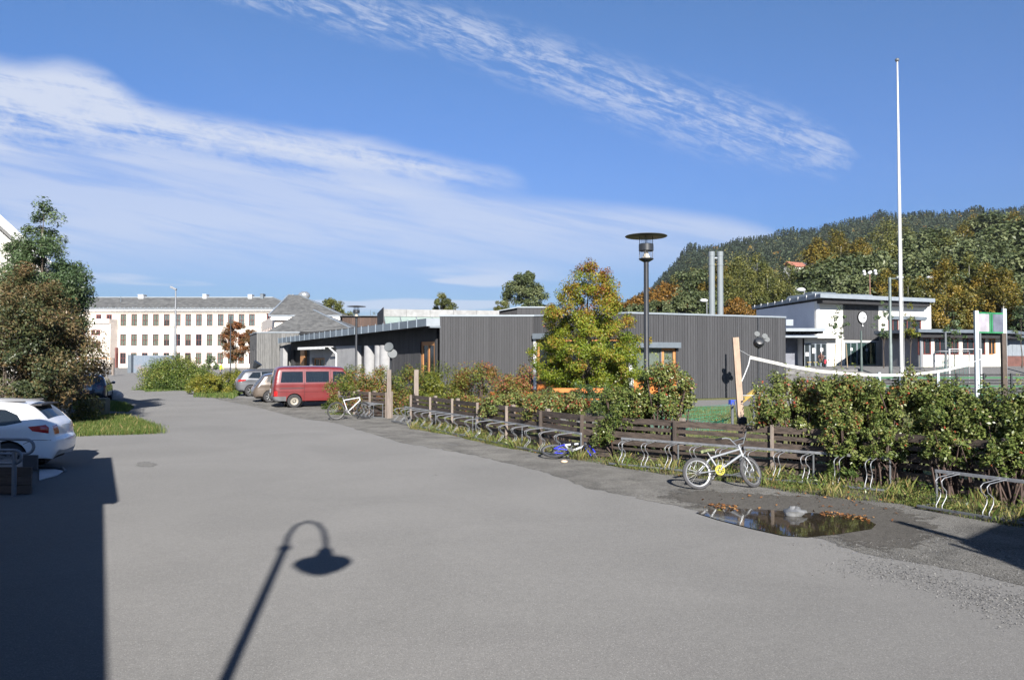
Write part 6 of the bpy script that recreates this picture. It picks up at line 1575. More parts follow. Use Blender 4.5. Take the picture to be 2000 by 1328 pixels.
# people
def person(name, loc, H, pose, cols, label, rz=0):
    """skin-grown body; cols: skin, top, trousers, hair"""
    T = empty(name, loc, rz, label, 'person'); k = H / 1.75
    J, ED = pose
    bm = bmesh.new(); vs = {n: bm.verts.new(Vector(p) * k) for n, (p, r) in J.items()}
    for a, b in ED: bm.edges.new((vs[a], vs[b]))
    bm.verts.index_update(); me = bpy.data.meshes.new('body'); names = list(J); bm.to_mesh(me); bm.free()
    o = bpy.data.objects.new('body', me); COL.objects.link(o); md = o.modifiers.new('skin', 'SKIN')
    for i, n_ in enumerate(names): 
        r = J[n_][1]; r = r if isinstance(r, tuple) else (r, r); me.skin_vertices[0].data[i].radius = (r[0] * k, r[1] * k)
    me.skin_vertices[0].data[names.index('pelvis')].use_root = True
    o.modifiers.new('sub', 'SUBSURF').levels = 2; o.modifiers['sub'].render_levels = 2
    dg = bpy.context.evaluated_depsgraph_get(); m2 = bpy.data.meshes.new_from_object(o.evaluated_get(dg)); bpy.data.objects.remove(o)
    skin_, top_, leg_, hair_ = cols
    for m_ in (skin_, top_, leg_): m2.materials.append(m_)
    zc, zw = J['neck'][0][2] * k - .02, J['pelvis'][0][2] * k
    for p in m2.polygons:
        c = p.center; near = lambda n_, r: (c - Vector(J[n_][0]) * k).length < r * k
        p.material_index = 0 if c.z > zc + .03 or near('handL', .10) or near('handR', .10) else (1 if c.z > zw + .02 and not (near('kneeL', .2) or near('kneeR', .2)) else 2)
        p.use_smooth = True
    b = bpy.data.objects.new('body', m2); COL.objects.link(b); b.parent = T
    hc = Vector(J['head'][0]) * k
    MB().ell(hc + Vector((0, .02, .035)), (.092 * k, .105 * k, .10 * k), 14, 10).build('hair', hair_, T, smooth=60)
    MB().ell(hc + Vector((-.03 * k, -.088 * k, .0)), .012, 6, 5).ell(hc + Vector((.03 * k, -.088 * k, .0)), .012, 6, 5).build('eye', m_dint, T)
    MB().beam(hc + Vector((0, -.1 * k, .0)), hc + Vector((0, -.112 * k, -.035 * k)), .018, .02).build('nose', skin_, T)
    MB().box(hc + Vector((0, -.09 * k, -.055 * k)), (.045, .01, .01)).build('mouth', M('lip', (.35, .12, .10), .6), T)
    return T
EDG = [('pelvis', 'waist'), ('waist', 'chest'), ('chest', 'neck'), ('neck', 'chin'), ('chin', 'head'), ('head', 'crownp'), ('chest', 'shL'), ('shL', 'elL'), ('elL', 'wrL'), ('wrL', 'handL'), ('chest', 'shR'), ('shR', 'elR'), ('elR', 'wrR'), ('wrR', 'handR'),
       ('pelvis', 'hipL'), ('hipL', 'kneeL'), ('kneeL', 'ankL'), ('ankL', 'toeL'), ('pelvis', 'hipR'), ('hipR', 'kneeR'), ('kneeR', 'ankR'), ('ankR', 'toeR')]
def J0(kneeL, ankL, kneeR, ankR, elL, wrL, elR, wrR, pz=.95, lean=0.0, hip=.1):
    L = lambda x, y, z: (x, y + lean * (z - pz), z)
    J = {'pelvis': ((0, 0, pz), (.14, .11)), 'waist': (L(0, 0, pz + .17), (.125, .095)), 'chest': (L(0, 0, pz + .40), (.15, .105)), 'neck': (L(0, 0, pz + .55), .055), 'chin': (L(0, -.02, pz + .60), .055), 'head': (L(0, -.02, pz + .69), (.078, .09)), 'crownp': (L(0, -.01, pz + .75), .06),
         'shL': (L(-.17, 0, pz + .48), .055), 'shR': (L(.17, 0, pz + .48), .055), 'elL': (elL, .042), 'elR': (elR, .042), 'wrL': (wrL, .03), 'wrR': (wrR, .03),
         'hipL': ((-hip, 0, pz - .06), .095), 'hipR': ((hip, 0, pz - .06), .095), 'kneeL': (kneeL, .06), 'kneeR': (kneeR, .06), 'ankL': (ankL, .042), 'ankR': (ankR, .042)}
    for s, a, w, e in (('L', ankL, wrL, elL), ('R', ankR, wrR, elR)):
        J['toe' + s] = ((a[0], a[1] - .17, a[2] - .04), .035); d = (Vector(w) - Vector(e)).normalized() * .10; J['hand' + s] = (tuple(Vector(w) + d), (.035, .02))
    return J, EDG
m_skin = M('skin', (.45, .27, .19), .6, var=.05)
walk = J0((-.10, -.22, .52), (-.10, -.28, .09), (.10, .12, .50), (.10, .42, .16), (-.24, .10, 1.15), (-.22, -.05, .92), (.24, -.10, 1.16), (.2, -.28, 1.0), lean=-.15)
Yp = 90; person('person', (V3(437, 1, Yp).x, Yp, hgt(V3(437, 1, Yp).x, Yp)), 1.7, walk, (m_skin, M('hi_vis_yellow', (.45, .62, .03), .6), M('dark_trousers', (.04, .045, .06), .8), M('dark_hair', (.03, .02, .015), .7)), 'person in a fluorescent yellow vest walking with one leg back, beyond the cars', rz=R(70))
sit = J0((-.12, -.42, .52), (-.12, -.40, .10), (.12, -.42, .52), (.16, -.35, .10), (-.22, -.08, .78), (-.10, -.30, .66), (.22, -.08, .80), (.10, -.30, .68), pz=.50, lean=-.1)
Ys = 66; xs_ = V3(1597, 1, Ys).x; bz = hgt(xs_, Ys)
person('person', (xs_, Ys, bz), 1.75, sit, (m_skin, M('brown_coat', (.12, .06, .045), .8), M('dark_trousers', (.04, .045, .06), .8), M('grey_hair', (.5, .48, .45), .7)), 'person in a brown coat sitting on the terrace edge before the hall entrance', rz=R(-20))
o = MB().box((.28, -.2, .45), (.22, .16, .34), taper=.8).build('red_bag', M('red_cloth', (.40, .03, .05), .8), None, bevel=.03); o.location = (xs_, Ys, bz); tag(o, 'small red bag held beside the seated person', 'bag')
T = empty('terrace_bench', (xs_, Ys, bz), 0, 'low yellow-topped bench under the seated person', 'bench'); MB().span(-1.2, .5, -.15, .3, .38, .43).build('seat', M('yellow_paint', (.34, .24, .06)), T); MB().span(-1.1, -1.0, -.1, .25, 0, .38).span(.3, .4, -.1, .25, 0, .38).build('leg', m_galvd, T)
# ================================================================ BICYCLES
m_tyre = M('tyre_rubber', (.03, .03, .032), .85, var=.25, vs=20)
m_tyreg = M('dusty_grey_tyre', (.05, .05, .054), .85, var=.25, vs=14)
m_rim = M('alloy_rim', (.22, .225, .23), .45, metal=.5)
m_chrome = M('silver_frame', (.30, .315, .33), .35, metal=.4, var=.06)
m_bk = M('black_plastic', (.015, .015, .018), .5)
def wheel_parts(T, c, rad, tw, tyre, steer=0.0, nsp=28, hubw=.05, name='wheel', rimm=None):
    rimm = rimm or m_rim
    mt = Matrix.Translation(c) @ Matrix.Rotation(steer, 4, 'Z'); n = 10
    prof = [(rad - tw + tw * cos(2 * pi * k / n), tw * sin(2 * pi * k / n)) for k in range(n + 1)]
    w = MB().lathe([(q, z) for q, z in prof], (0, 0, 0), 44, axis='Y').xf(mt).build(name, tyre, T, smooth=60)
    r = rad - 2 * tw
    MB().lathe([(r + .006, -tw * .7), (r + .006, tw * .7), (r - .016, tw * .55), (r - .016, -tw * .55), (r + .006, -tw * .7)], (0, 0, 0), 44, axis='Y').xf(mt).build('rim', rimm, w, smooth=40)
    m = MB()
    for i in range(nsp):
        a = 2 * pi * i / nsp; b = a + (.5 if i % 2 else -.5); s = hubw * (1 if i % 2 else -1) * .8
        m.tube([(cos(b) * .02, s, sin(b) * .02), (cos(a) * (r - .01), 0, sin(a) * (r - .01))], .0013, 3, caps=False)
    m.xf(mt).build('spokes', m_rim, w, fix=False)
    MB().lathe([(0, -hubw), (.02, -hubw), (.014, 0), (.02, hubw), (0, hubw)], (0, 0, 0), 12, axis='Y').xf(mt).build('hub', m_rim, w, smooth=40)
    return w
def bike(name, label, sp, loc, quat):
    T = empty(name, loc, 0, label, 'bicycle'); T.rotation_mode = 'QUATERNION'; T.rotation_quaternion = quat
    R_, WB, tw = sp['R'], sp['WB'], sp['tw']; rear = Vector((0, 0, R_)); front = Vector((WB, 0, R_)); bb = Vector((sp['bb'][0], 0, sp['bb'][1])); seat = Vector((sp['seat'][0], 0, sp['seat'][1])); ht, hb_ = Vector((sp['ht'][0], 0, sp['ht'][1])), Vector((sp['hb'][0], 0, sp['hb'][1]))
    st = sp.get('steer', 0); fr = sp['frame']; fr2 = sp.get('frame2', fr)
    wheel_parts(T, rear, R_, tw, sp['tyre'], rimm=sp.get('rim')); 
    ax = (ht - hb_).normalized(); rot = Matrix.Translation(hb_) @ Matrix.Rotation(st, 4, ax) @ Matrix.Translation(-hb_)
    w = wheel_parts(T, front, R_, tw, sp['tyre'], rimm=sp.get('rim'))
    for c in [w] + list(w.children): c.data.transform(rot)
    t_ = sp.get('tt', .019)
    sc = seat.lerp(bb, sp.get('sc', .18))
    m = MB().tube([sc, ht.lerp(hb_, .12)], t_, 10).tube([bb, ht.lerp(hb_, .88)], t_ * 1.1, 10).tube([sc, bb], t_ * .95, 10).tube([ht, hb_], t_ * 1.15, 12)
    m.build('frame', fr, T, smooth=50)
    m = MB()
    for s in (-1, 1):
        m.tube([bb + Vector((-.03, s * .03, 0)), bb.lerp(rear, .5) + Vector((0, s * .055, 0)), rear + Vector((0, s * .06, 0))], t_ * .5, 8)
        m.tube([sc + Vector((-.01, s * .02, -.01)), sc.lerp(rear, .5) + Vector((0, s * .05, 0)), rear + Vector((0, s * .06, 0))], t_ * .45, 8)
    m.build('rear_stays', fr2, T, smooth=50)
    m = MB(); crown_ = hb_ + (hb_ - ht).normalized() * .03
    m.tube([hb_, crown_], t_, 8)
    for s in (-1, 1): m.tube([crown_ + Vector((0, s * .02, 0)), crown_ + Vector((.01, s * .06, -.05)), crown_.lerp(front, .6) + Vector((.02, s * .06, 0)), front + Vector((0, s * .06, 0))], t_ * .7, 8)
    m.xf(rot).build('fork', sp.get('forkm', fr), T, smooth=50)
    # handlebar
    m = MB(); top = ht + ax * .05; h_ = sp['bar']
    if sp['type'] == 'bmx':
        stem = top + Vector((.05, 0, .02)); m.tube([ht, top, stem], .016, 8)
        for s in (-1, 1): m.tube([stem, stem + Vector((0, s * .07, .0)), stem + Vector((-.01, s * .17, h_ * .85)), stem + Vector((-.05, s * .22, h_)), stem + Vector((-.13, s * .35, h_ + .01))], .0115, 8)
        m.tube([stem + Vector((-.005, -.125, h_ * .5)), stem + Vector((-.005, .125, h_ * .5))], .0105, 8)
        g = [(stem + Vector((-.085, s * .27, h_ + .006)), stem + Vector((-.135, s * .37, h_ + .012))) for s in (-1, 1)]
    else:
        stem = top + Vector((.07, 0, .03)); m.tube([ht, top, stem], .016, 8); m.tube([stem + Vector((-.05, -.3, h_)), stem + Vector((0, -.1, h_ * .5)), stem, stem + Vector((0, .1, h_ * .5)), stem + Vector((-.05, .3, h_))], .0115, 8)
        g = [(stem + Vector((-.03, s * .20, h_ * .8)), stem + Vector((-.055, s * .31, h_))) for s in (-1, 1)]
    hbv = m.xf(rot).build('handlebar', sp.get('barm', m_chrome), T, smooth=50)
    for a, b in g: MB().tube([a, b], .017, 8).xf(rot).build('grip', m_bk, hbv, smooth=50)
    # saddle and post
    MB().tube([sc, seat], .0135, 8).build('seat_post', m_rim, T, smooth=50)
    pr = [(-.14, .065, .02), (-.09, .075, .03), (0, .05, .02), (.08, .024, .012), (.13, .018, .0)]; vs, fs = [], []
    for (x, w_, z) in pr: vs += [(x, -w_, z - .03), (x, -w_ * .8, z + .012), (x, 0, z + .02), (x, w_ * .8, z + .012), (x, w_, z - .03), (x, 0, z - .02)]
    for i in range(len(pr) - 1):
        for k in range(6): fs.append((i * 6 + k, i * 6 + (k + 1) % 6, i * 6 + 6 + (k + 1) % 6, i * 6 + 6 + k))
    fs += [tuple(range(6)), tuple(range(len(vs) - 6, len(vs)))]
    tl = sp.get('stilt', 0)
    MB().add(vs, fs).xf(Matrix.Translation(seat + Vector((0, 0, .02))) @ Matrix.Rotation(tl, 4, 'Y')).build('saddle', sp['saddle'], T, smooth=60)
    # drivetrain: chainring on the +y... drive side is -y when heading +x
    cr = sp['cr']; m = MB().lathe([(cr - .018, -.052), (cr, -.052), (cr, -.046), (cr - .018, -.046), (cr - .018, -.052)], tuple(bb), 36, axis='Y').lathe([(0, -.054), (.022, -.054), (.022, -.04), (0, -.04)], tuple(bb), 16, axis='Y')
    for i in range(9):
        a = 2 * pi * i / 9; p = bb + Vector((cos(a) * cr * .62, -.049, sin(a) * cr * .62)); m.lathe([(.0, -.003), (.012, -.003), (.012, .003), (0, .003)], tuple(p), 10, axis='Y')
    for i in range(5):
        a = 2 * pi * i / 5; m.beam(bb + Vector((cos(a) * .015, -.049, sin(a) * .015)), bb + Vector((cos(a) * (cr - .01), -.049, sin(a) * (cr - .01))), .005, .012, up=(0, 1, 0))
    m.build('chainring', sp['ring'], T, smooth=40)
    m = MB(); ca = sp.get('crank', .3)
    for s in (-1, 1):
        d = Vector((cos(ca), 0, sin(ca))) * (s * sp.get('cl', .16)); e = bb + Vector((0, -s * .065, 0)) * 1 + d; m.beam(bb + Vector((0, -s * .06, 0)), e, .014, .024, up=(0, 1, 0)); 
    cm = m.build('crank', m_rim, T)
    for s in (-1, 1):
        d = Vector((cos(ca), 0, sin(ca))) * (s * sp.get('cl', .16)); e = bb + Vector((0, -s * .065, 0)) + d; MB().box(e + Vector((0, -s * .05, 0)), (.09, .085, .022)).build('pedal', m_bk, cm, bevel=.004)
    m = MB(); rr = .035
    m.tube([rear + Vector((0, -.05, rr)), bb + Vector((0, -.05, cr - .005))], .004, 4).tube([rear + Vector((0, -.05, -rr)), bb + Vector((0, -.05, -cr + .005))], .004, 4).lathe([(0, -.053), (rr, -.053), (rr, -.047), (0, -.047)], tuple(rear), 18, axis='Y')
    m.build('chain', m_bk, T)
    return T
def basis(fwd, up):
    f = Vector(fwd).normalized(); u = Vector(up); y = u.cross(f).normalized(); u = f.cross(y); return Matrix((f, y, u)).transposed().to_quaternion()
# silver BMX leaning against the rack : drive side faces us
bmx = dict(type='bmx', R=.262, WB=.96, tw=.026, bb=(.38, .30), seat=(.215, .60), ht=(.80, .655), hb=(.835, .54), steer=.45, frame=m_chrome, tyre=m_tyreg, forkm=m_chrome, bar=.17, barm=m_chrome, saddle=M('camo_saddle', (.13, .15, .07), .8, var=.5, vs=25), ring=M('yellow_anodised', (.38, .34, .03), .4), cr=.085, crank=.9, cl=.165, tt=.020, sc=.30, stilt=-.25)
ra = G(1366, 956); fwd = Vector((.98, .20, 0)).normalized()
side = Vector((-fwd.y, fwd.x, 0)); bike('bmx_bicycle', 'silver BMX bicycle with a yellow chainring leaning on the rack before the leaning post', bmx, ra, basis(fwd, Vector((0, 0, 1)) + side * .26)).scale = (1.1, 1.1, 1.1)
# white bicycle by the short rack
m_wf = M('white_gloss', (.48, .50, .53), .3)
wb = dict(type='flat', R=.345, WB=1.06, tw=.024, rim=m_bk, bb=(.43, .30), seat=(.24, .86), ht=(.87, .86), hb=(.90, .72), steer=.5, frame=m_wf, frame2=m_bk, tyre=m_tyre, forkm=m_bk, bar=.03, barm=m_bk, saddle=m_bk, ring=m_bk, cr=.08, crank=-.8, tt=.02, sc=.2)
ra = G(657, 820); fwd = Vector((.96, .28, 0)).normalized(); side = Vector((-fwd.y, fwd.x, 0))
bike('city_bicycle', 'white-framed bicycle with black tyres leaning on the short rack beside the red van', wb, (ra.x, ra.y, 0), basis(fwd, Vector((0, 0, 1)) + side * .15))
# blue full-suspension child bicycle lying on its side
m_blue2 = M('cobalt_paint', (.03, .04, .55), .3, coat=.4)
bl = dict(type='flat', R=.31, WB=.95, tw=.024, bb=(.38, .28), seat=(.24, .68), ht=(.74, .72), hb=(.78, .58), steer=.9, frame=m_wf, frame2=m_blue2, tyre=m_tyre, forkm=m_blue2, bar=.03, barm=m_bk, saddle=m_bk, ring=m_rim, cr=.075, crank=1.2, tt=.026, sc=.2)
ra = G(1092, 897); fwd = Vector((.97, -.05, 0.0)).normalized()
T = bike('mountain_bicycle', 'blue and white bicycle lying on its side at the verge', bl, (ra.x - .12, ra.y - .05, .06), basis(fwd, Vector((.0, .93, .36))))
# ================================================================ CARS
def paint(name, col, metal=.0, rough=.35):
    return M(name, col, rough, metal=metal, var=.04, vs=1.5, coat=.9, spec=.5)
m_glassc = glass('car_glass', (.015, .02, .025), .22, (.45, .55, .55), .02)
m_trimc = M('car_trim', (.02, .02, .022), .55); m_tail = M('tail_red', (.35, .012, .012), .15, coat=1.0); m_plate = M('number_plate', (.60, .62, .62), .5)
m_under = M('underbody', (.008, .008, .008), .9)
def catmull(P, k=4):
    out = []
    for i in range(len(P) - 1):
        p0, p1, p2, p3 = (Vector(P[max(i - 1, 0)]), Vector(P[i]), Vector(P[i + 1]), Vector(P[min(i + 2, len(P) - 1)]))
        for j in range(k):
            t = j / k; out.append(.5 * ((2 * p1) + (p2 - p0) * t + (2 * p0 - 5 * p1 + 4 * p2 - p3) * t * t + (3 * p1 - p0 - 3 * p2 + p3) * t ** 3))
    out.append(Vector(P[-1])); return out
def car(name, label, cat, sp, loc, rz, group=None):
    """profile in x (rear 0 -> front L), z; heading +x"""
    T = empty(name, loc, rz, label, cat, group); W = sp['W'] / 2; L = sp['L']; up = catmull([Vector(p) for p in sp['top']], 4)
    ah = sp['arch']; zs = sp['sill']; wr = sp['wr']; ws = sp['wheels']
    bot = []
    for wx in sorted(ws, reverse=True):
        for k in range(0, 13):
            a = pi * k / 12; x = wx + ah * cos(a); z = wr + ah * sin(a)
            bot.append(Vector((x, max(z, zs))))
    O = [p for p in up] + [Vector((L - .02, zs + .02))] * 0 + bot
    # dedupe
    OO = [O[0]]
    for p in O[1:]:
        if (p - OO[-1]).length > 1e-3: OO.append(p)
    O = OO; nO = len(O)
    def dist(x, z):
        d = 9
        for a, b in zip(up, up[1:]):
            ab = b - a; t = max(0, min(1, (Vector((x, z)) - a).dot(ab) / (ab.length_squared + 1e-9))); d = min(d, ((a + ab * t) - Vector((x, z))).length)
        return d
    belt, roof = sp['belt'], sp['roof']; rr = sp.get('round', .09)
    def half(x, z):
        w = W
        e = min(x, L - x); er = sp.get('planr', .55)
        if e < er: w -= (1 - sqrt(max(0, 1 - (1 - e / er) ** 2.2))) * (sp.get('plan', .16) if x < L / 2 else sp.get('planf', .22))
        if z > belt: w -= (z - belt) / (roof - belt) * sp.get('tumble', .17)
        if z < .5: w -= (.5 - z) ** 2 * .35
        w -= .03 * max(0, 1 - abs(z - (belt - .16)) / .12) * .3
        d = dist(x, z)
        if d < rr: w -= rr - sqrt(max(0, rr * rr - (rr - d) ** 2))
        return w
    wins = sp['windows']; feats = sp.get('feats', [])
    pts = list(O); edges = [(i, (i + 1) % nO) for i in range(nO)]
    for P in wins + [f[2] for f in feats if f[1] == 'side']:
        k = len(pts); pp = []
        for a, b in zip(P, P[1:] + P[:1]):
            a, b = Vector(a), Vector(b); m_ = max(1, int((b - a).length / .12)); pp += [a.lerp(b, j / m_) for j in range(m_)]
        pts += pp; edges += [(k + i, k + (i + 1) % len(pp)) for i in range(len(pp))]
    x = .03
    while x < L:
        z = zs + .03
        while z < roof:
            if inpoly(x, z, O) and dist(x, z) > .02: pts.append(Vector((x, z)))
            z += .075
        x += .085
    for i, p in enumerate(up):      # extra ring near the outline to round it
        for d in (.018, .045, .08):
            t = (up[min(i + 1, len(up) - 1)] - up[max(i - 1, 0)]); 
            if t.length < 1e-6: continue
            nrm_ = Vector((t.y, -t.x)).normalized(); q = p + nrm_ * d
            if inpoly(q.x, q.y, O): pts.append(q)
            else:
                q = p - nrm_ * d
                if inpoly(q.x, q.y, O): pts.append(q)
    v, e, f, *_ = delaunay_2d_cdt(pts, edges, [], 0, 1e-4)
    H = [half(p.x, p.y) for p in v]
    groups = {'body': []}
    for t in f:
        cx = sum(v[i].x for i in t) / 3; cy = sum(v[i].y for i in t) / 3
        if not inpoly(cx, cy, O): continue
        key = 'body'
        for i, P in enumerate(wins):
            if inpoly(cx, cy, P): key = ('window', i)
        for i, ft in enumerate(feats):
            if ft[1] == 'side' and inpoly(cx, cy, ft[2]): key = ('feat', i)
        groups.setdefault(key, []).append(tuple(t))
    body = MB()
    for s in (1, -1):
        fs = groups['body']; body.add([(p.x, s * h_, p.y) for p, h_ in zip(v, H)], fs if s > 0 else [q[::-1] for q in fs], r=.5)
        for key, fs in groups.items():
            if key == 'body': continue
            ins = -.012 if key[0] == 'window' else .006; used = sorted(set(i for t in fs for i in t)); mp = {i: k for k, i in enumerate(used)}
            m = MB().add([(v[i].x, s * (H[i] + ins), v[i].y) for i in used], [tuple(mp[i] for i in t) for t in fs], r=.5)
            nm, mt_ = ('side_window', m_glassc) if key[0] == 'window' else (feats[key[1]][0], feats[key[1]][3])
            m.build(nm, mt_, T, smooth=60)
    # top strip across
    ny = 12; strips = {}; 
    def spt(i, k):
        p = up[i]; h_ = half(p.x, p.y); u = -1 + 2 * k / ny; t = up[min(i + 1, len(up) - 1)] - up[max(i - 1, 0)]; nrm_ = Vector((-t.y, t.x)).normalized()
        if nrm_.y < 0 and abs(nrm_.y) > .3: nrm_ = -nrm_
        bul = sp.get('bulge', .05) * (1 - u * u); cxm = sum(q.x for q in up) / len(up)
        dirn = nrm_ if (nrm_.y > .3 or (nrm_.x > 0) == (p.x > L / 2)) else -nrm_
        return (p.x + dirn.x * bul, u * h_, p.y + dirn.y * bul)
    for i in range(len(up) - 1):
        a, b = up[i], up[i + 1]; cx, cz = (a.x + b.x) / 2, (a.y + b.y) / 2
        for k in range(ny):
            u = abs(-1 + 2 * (k + .5) / ny); key = 'body'
            for j, (nm, x0, x1, z0, z1, u0, u1, mt_) in enumerate(sp['strip']):
                if x0 <= cx <= x1 and z0 <= cz <= z1 and u0 <= u <= u1: key = (j, (1 if k >= ny / 2 else 0) if u0 > .05 else 2)
            strips.setdefault(key, []).append((spt(i, k), spt(i, k + 1), spt(i + 1, k + 1), spt(i + 1, k)))
    for q in strips.pop('body', []): body.add(q, [(0, 1, 2, 3)], r=.5)
    for (j, sd), qs in strips.items():
        nm, mt_ = sp['strip'][j][0], sp['strip'][j][7]; m = MB()
        for q in qs: m.add(q, [(0, 1, 2, 3)], r=.5)
        m.build(nm, mt_, T, smooth=50)
    body.build('body', sp['paint'], T, smooth=38)
    # underbody and arches
    m = MB().span(.25, L - .25, -W + .22, W - .22, zs - .04, zs + .3); 
    for wx in ws:
        for s in (-1, 1): m.lathe([(ah + .01, s * (W - .03)), (ah + .01, s * (W - .32)), (0, s * (W - .32))], (wx, 0, wr), 20, axis='Y')
    m.build('underbody', m_under, T)
    # wheels
    for wx in ws:
        for s in (-1, 1):
            c = (wx, s * (W - .115), wr); tw = .105
            w = MB().lathe([(wr * .60, -tw), (wr * .93, -tw), (wr, -tw * .75), (wr, tw * .75), (wr * .93, tw), (wr * .60, tw)], c, 32, axis='Y').build('wheel', m_tyre, T, smooth=40)
            m = MB(); yo = s * tw * .80
            m.lathe([(0, yo * .9), (.05, yo), (wr * .18, yo * .8)], c, 20, axis='Y') 
            ns = sp.get('spokes', 5)
            if ns:
                for k in range(ns):
                    a = 2 * pi * k / ns + .3; m.beam(Vector(c) + Vector((0, yo * .75, 0)), Vector(c) + Vector((cos(a) * wr * .60, yo * .85, sin(a) * wr * .60)), sp.get('spw', .055), .03, up=(0, 1, 0))
                m.lathe([(wr * .56, yo * .2), (wr * .57, yo), (wr * .62, yo), (wr * .62, yo * .2)], c, 32, axis='Y')
            else: m.lathe([(wr * .25, yo * .8), (wr * .35, yo * .5), (wr * .55, yo * .7), (wr * .62, yo)], c, 28, axis='Y')
            m.build('rim', sp.get('rimm', m_rim), w, smooth=40); 
            MB().lathe([(0, yo * .3), (wr * .6, yo * .3)], c, 24, axis='Y').build('brake_disc', m_under, w)
    for nm, boxes, mt_ in sp.get('extra', []):
        for b in boxes: MB().box(*b).build(nm, mt_, T, bevel=.008)
    if sp.get('lines'):      # panel gaps and handles as thin dark strips on the side
        m = MB()
        for P in sp['lines']:
            PP = [Vector(p) for p in P]; dense = []
            for a, b in zip(PP, PP[1:]):
                k_ = max(1, int((b - a).length / .08)); dense += [a.lerp(b, j / k_) for j in range(k_)]
            dense.append(PP[-1])
            for s in (-1, 1): m.tube([(p.x, s * (half(p.x, p.y) + .001), p.y) for p in dense], .0055, 4, caps=False)
        m.build('panel_gap', m_trimc, T, fix=False)
    for s in (-1, 1):
        mx, mz = sp['mirror']; m = MB().ell((mx, s * (W + .10), mz), (.09, .11, .075), 12, 8).beam((mx, s * (W - .06), mz - .03), (mx, s * (W + .05), mz - .02), .05, .04); m.build('wing_mirror', sp.get('mirm', sp['paint']), T, smooth=50)
    for hx, hz_ in sp.get('handles', []):
        for s in (-1, 1): MB().box((hx, s * (half(hx, hz_) + .018), hz_), (.17, .025, .03)).build('door_handle', sp.get('hm', sp['paint']), T, bevel=.008)
    return T
# --- white estate hatch, left side and tail towards us
P_ = [(.10, .26), (.02, .42), (.0, .62), (.06, .72), (.10, .92), (.18, 1.02), (.42, 1.26), (.66, 1.40), (1.2, 1.455), (2.0, 1.45), (2.6, 1.37), (3.35, .98), (4.0, .86), (4.22, .66), (4.26, .45), (4.18, .24)]
aud = dict(W=1.77, L=4.28, top=P_, arch=.365, sill=.24, wr=.315, wheels=(.86, 3.42), belt=.93, roof=1.455, paint=paint('white_car_paint', (.66, .66, .67)), round=.10, planr=.75, plan=.22, tumble=.19,
  windows=[[(.62, 1.04), (.92, .98), (1.30, .96), (1.30, 1.33), (.95, 1.30), (.72, 1.19)], [(1.36, .96), (2.08, .95), (2.08, 1.36), (1.36, 1.335)], [(2.16, .95), (3.0, .96), (2.86, 1.10), (2.55, 1.29), (2.16, 1.355)]],
  feats=[('tail_light', 'side', [(.14, .80), (.42, .86), (.50, .95), (.20, .98), (.14, .92)], m_tail)],
  strip=[('rear_window', .20, .62, 1.05, 1.37, 0, .86, m_glassc), ('windscreen', 2.66, 3.32, .9, 1.37, 0, .92, m_glassc), ('tail_light', .0, .25, .78, .95, .62, 1, m_tail), ('number_plate', -.1, .2, .78, .90, 0, .28, m_plate)],
  lines=[[(1.33, .95), (1.31, .6), (1.22, .45), (1.15, .34)], [(2.12, .95), (2.12, .30)], [(3.05, .95), (3.0, .5), (2.95, .3)], [(1.16, .28), (2.95, .28)], [(.10, .66), (.4, .68), (.58, .60)]],
  handles=[(1.52, .80), (2.36, .78)], mirror=(2.92, 1.02), spokes=5, extra=[('roof_spoiler', [((.50, 0, 1.375), (.30, 1.1, .035))], m_bk), ('roof_rail', [((1.5, .56, 1.45), (1.7, .03, .03)), ((1.5, -.56, 1.45), (1.7, .03, .03))], m_trimc)])
ang = R(180 + 14); tail = Vector((V3(139, 1, 16.9).x, 17.0, 0))
car('parked_car', 'white hatchback with a bright red tail light behind the ramp railing', 'car', aud, tail, ang)
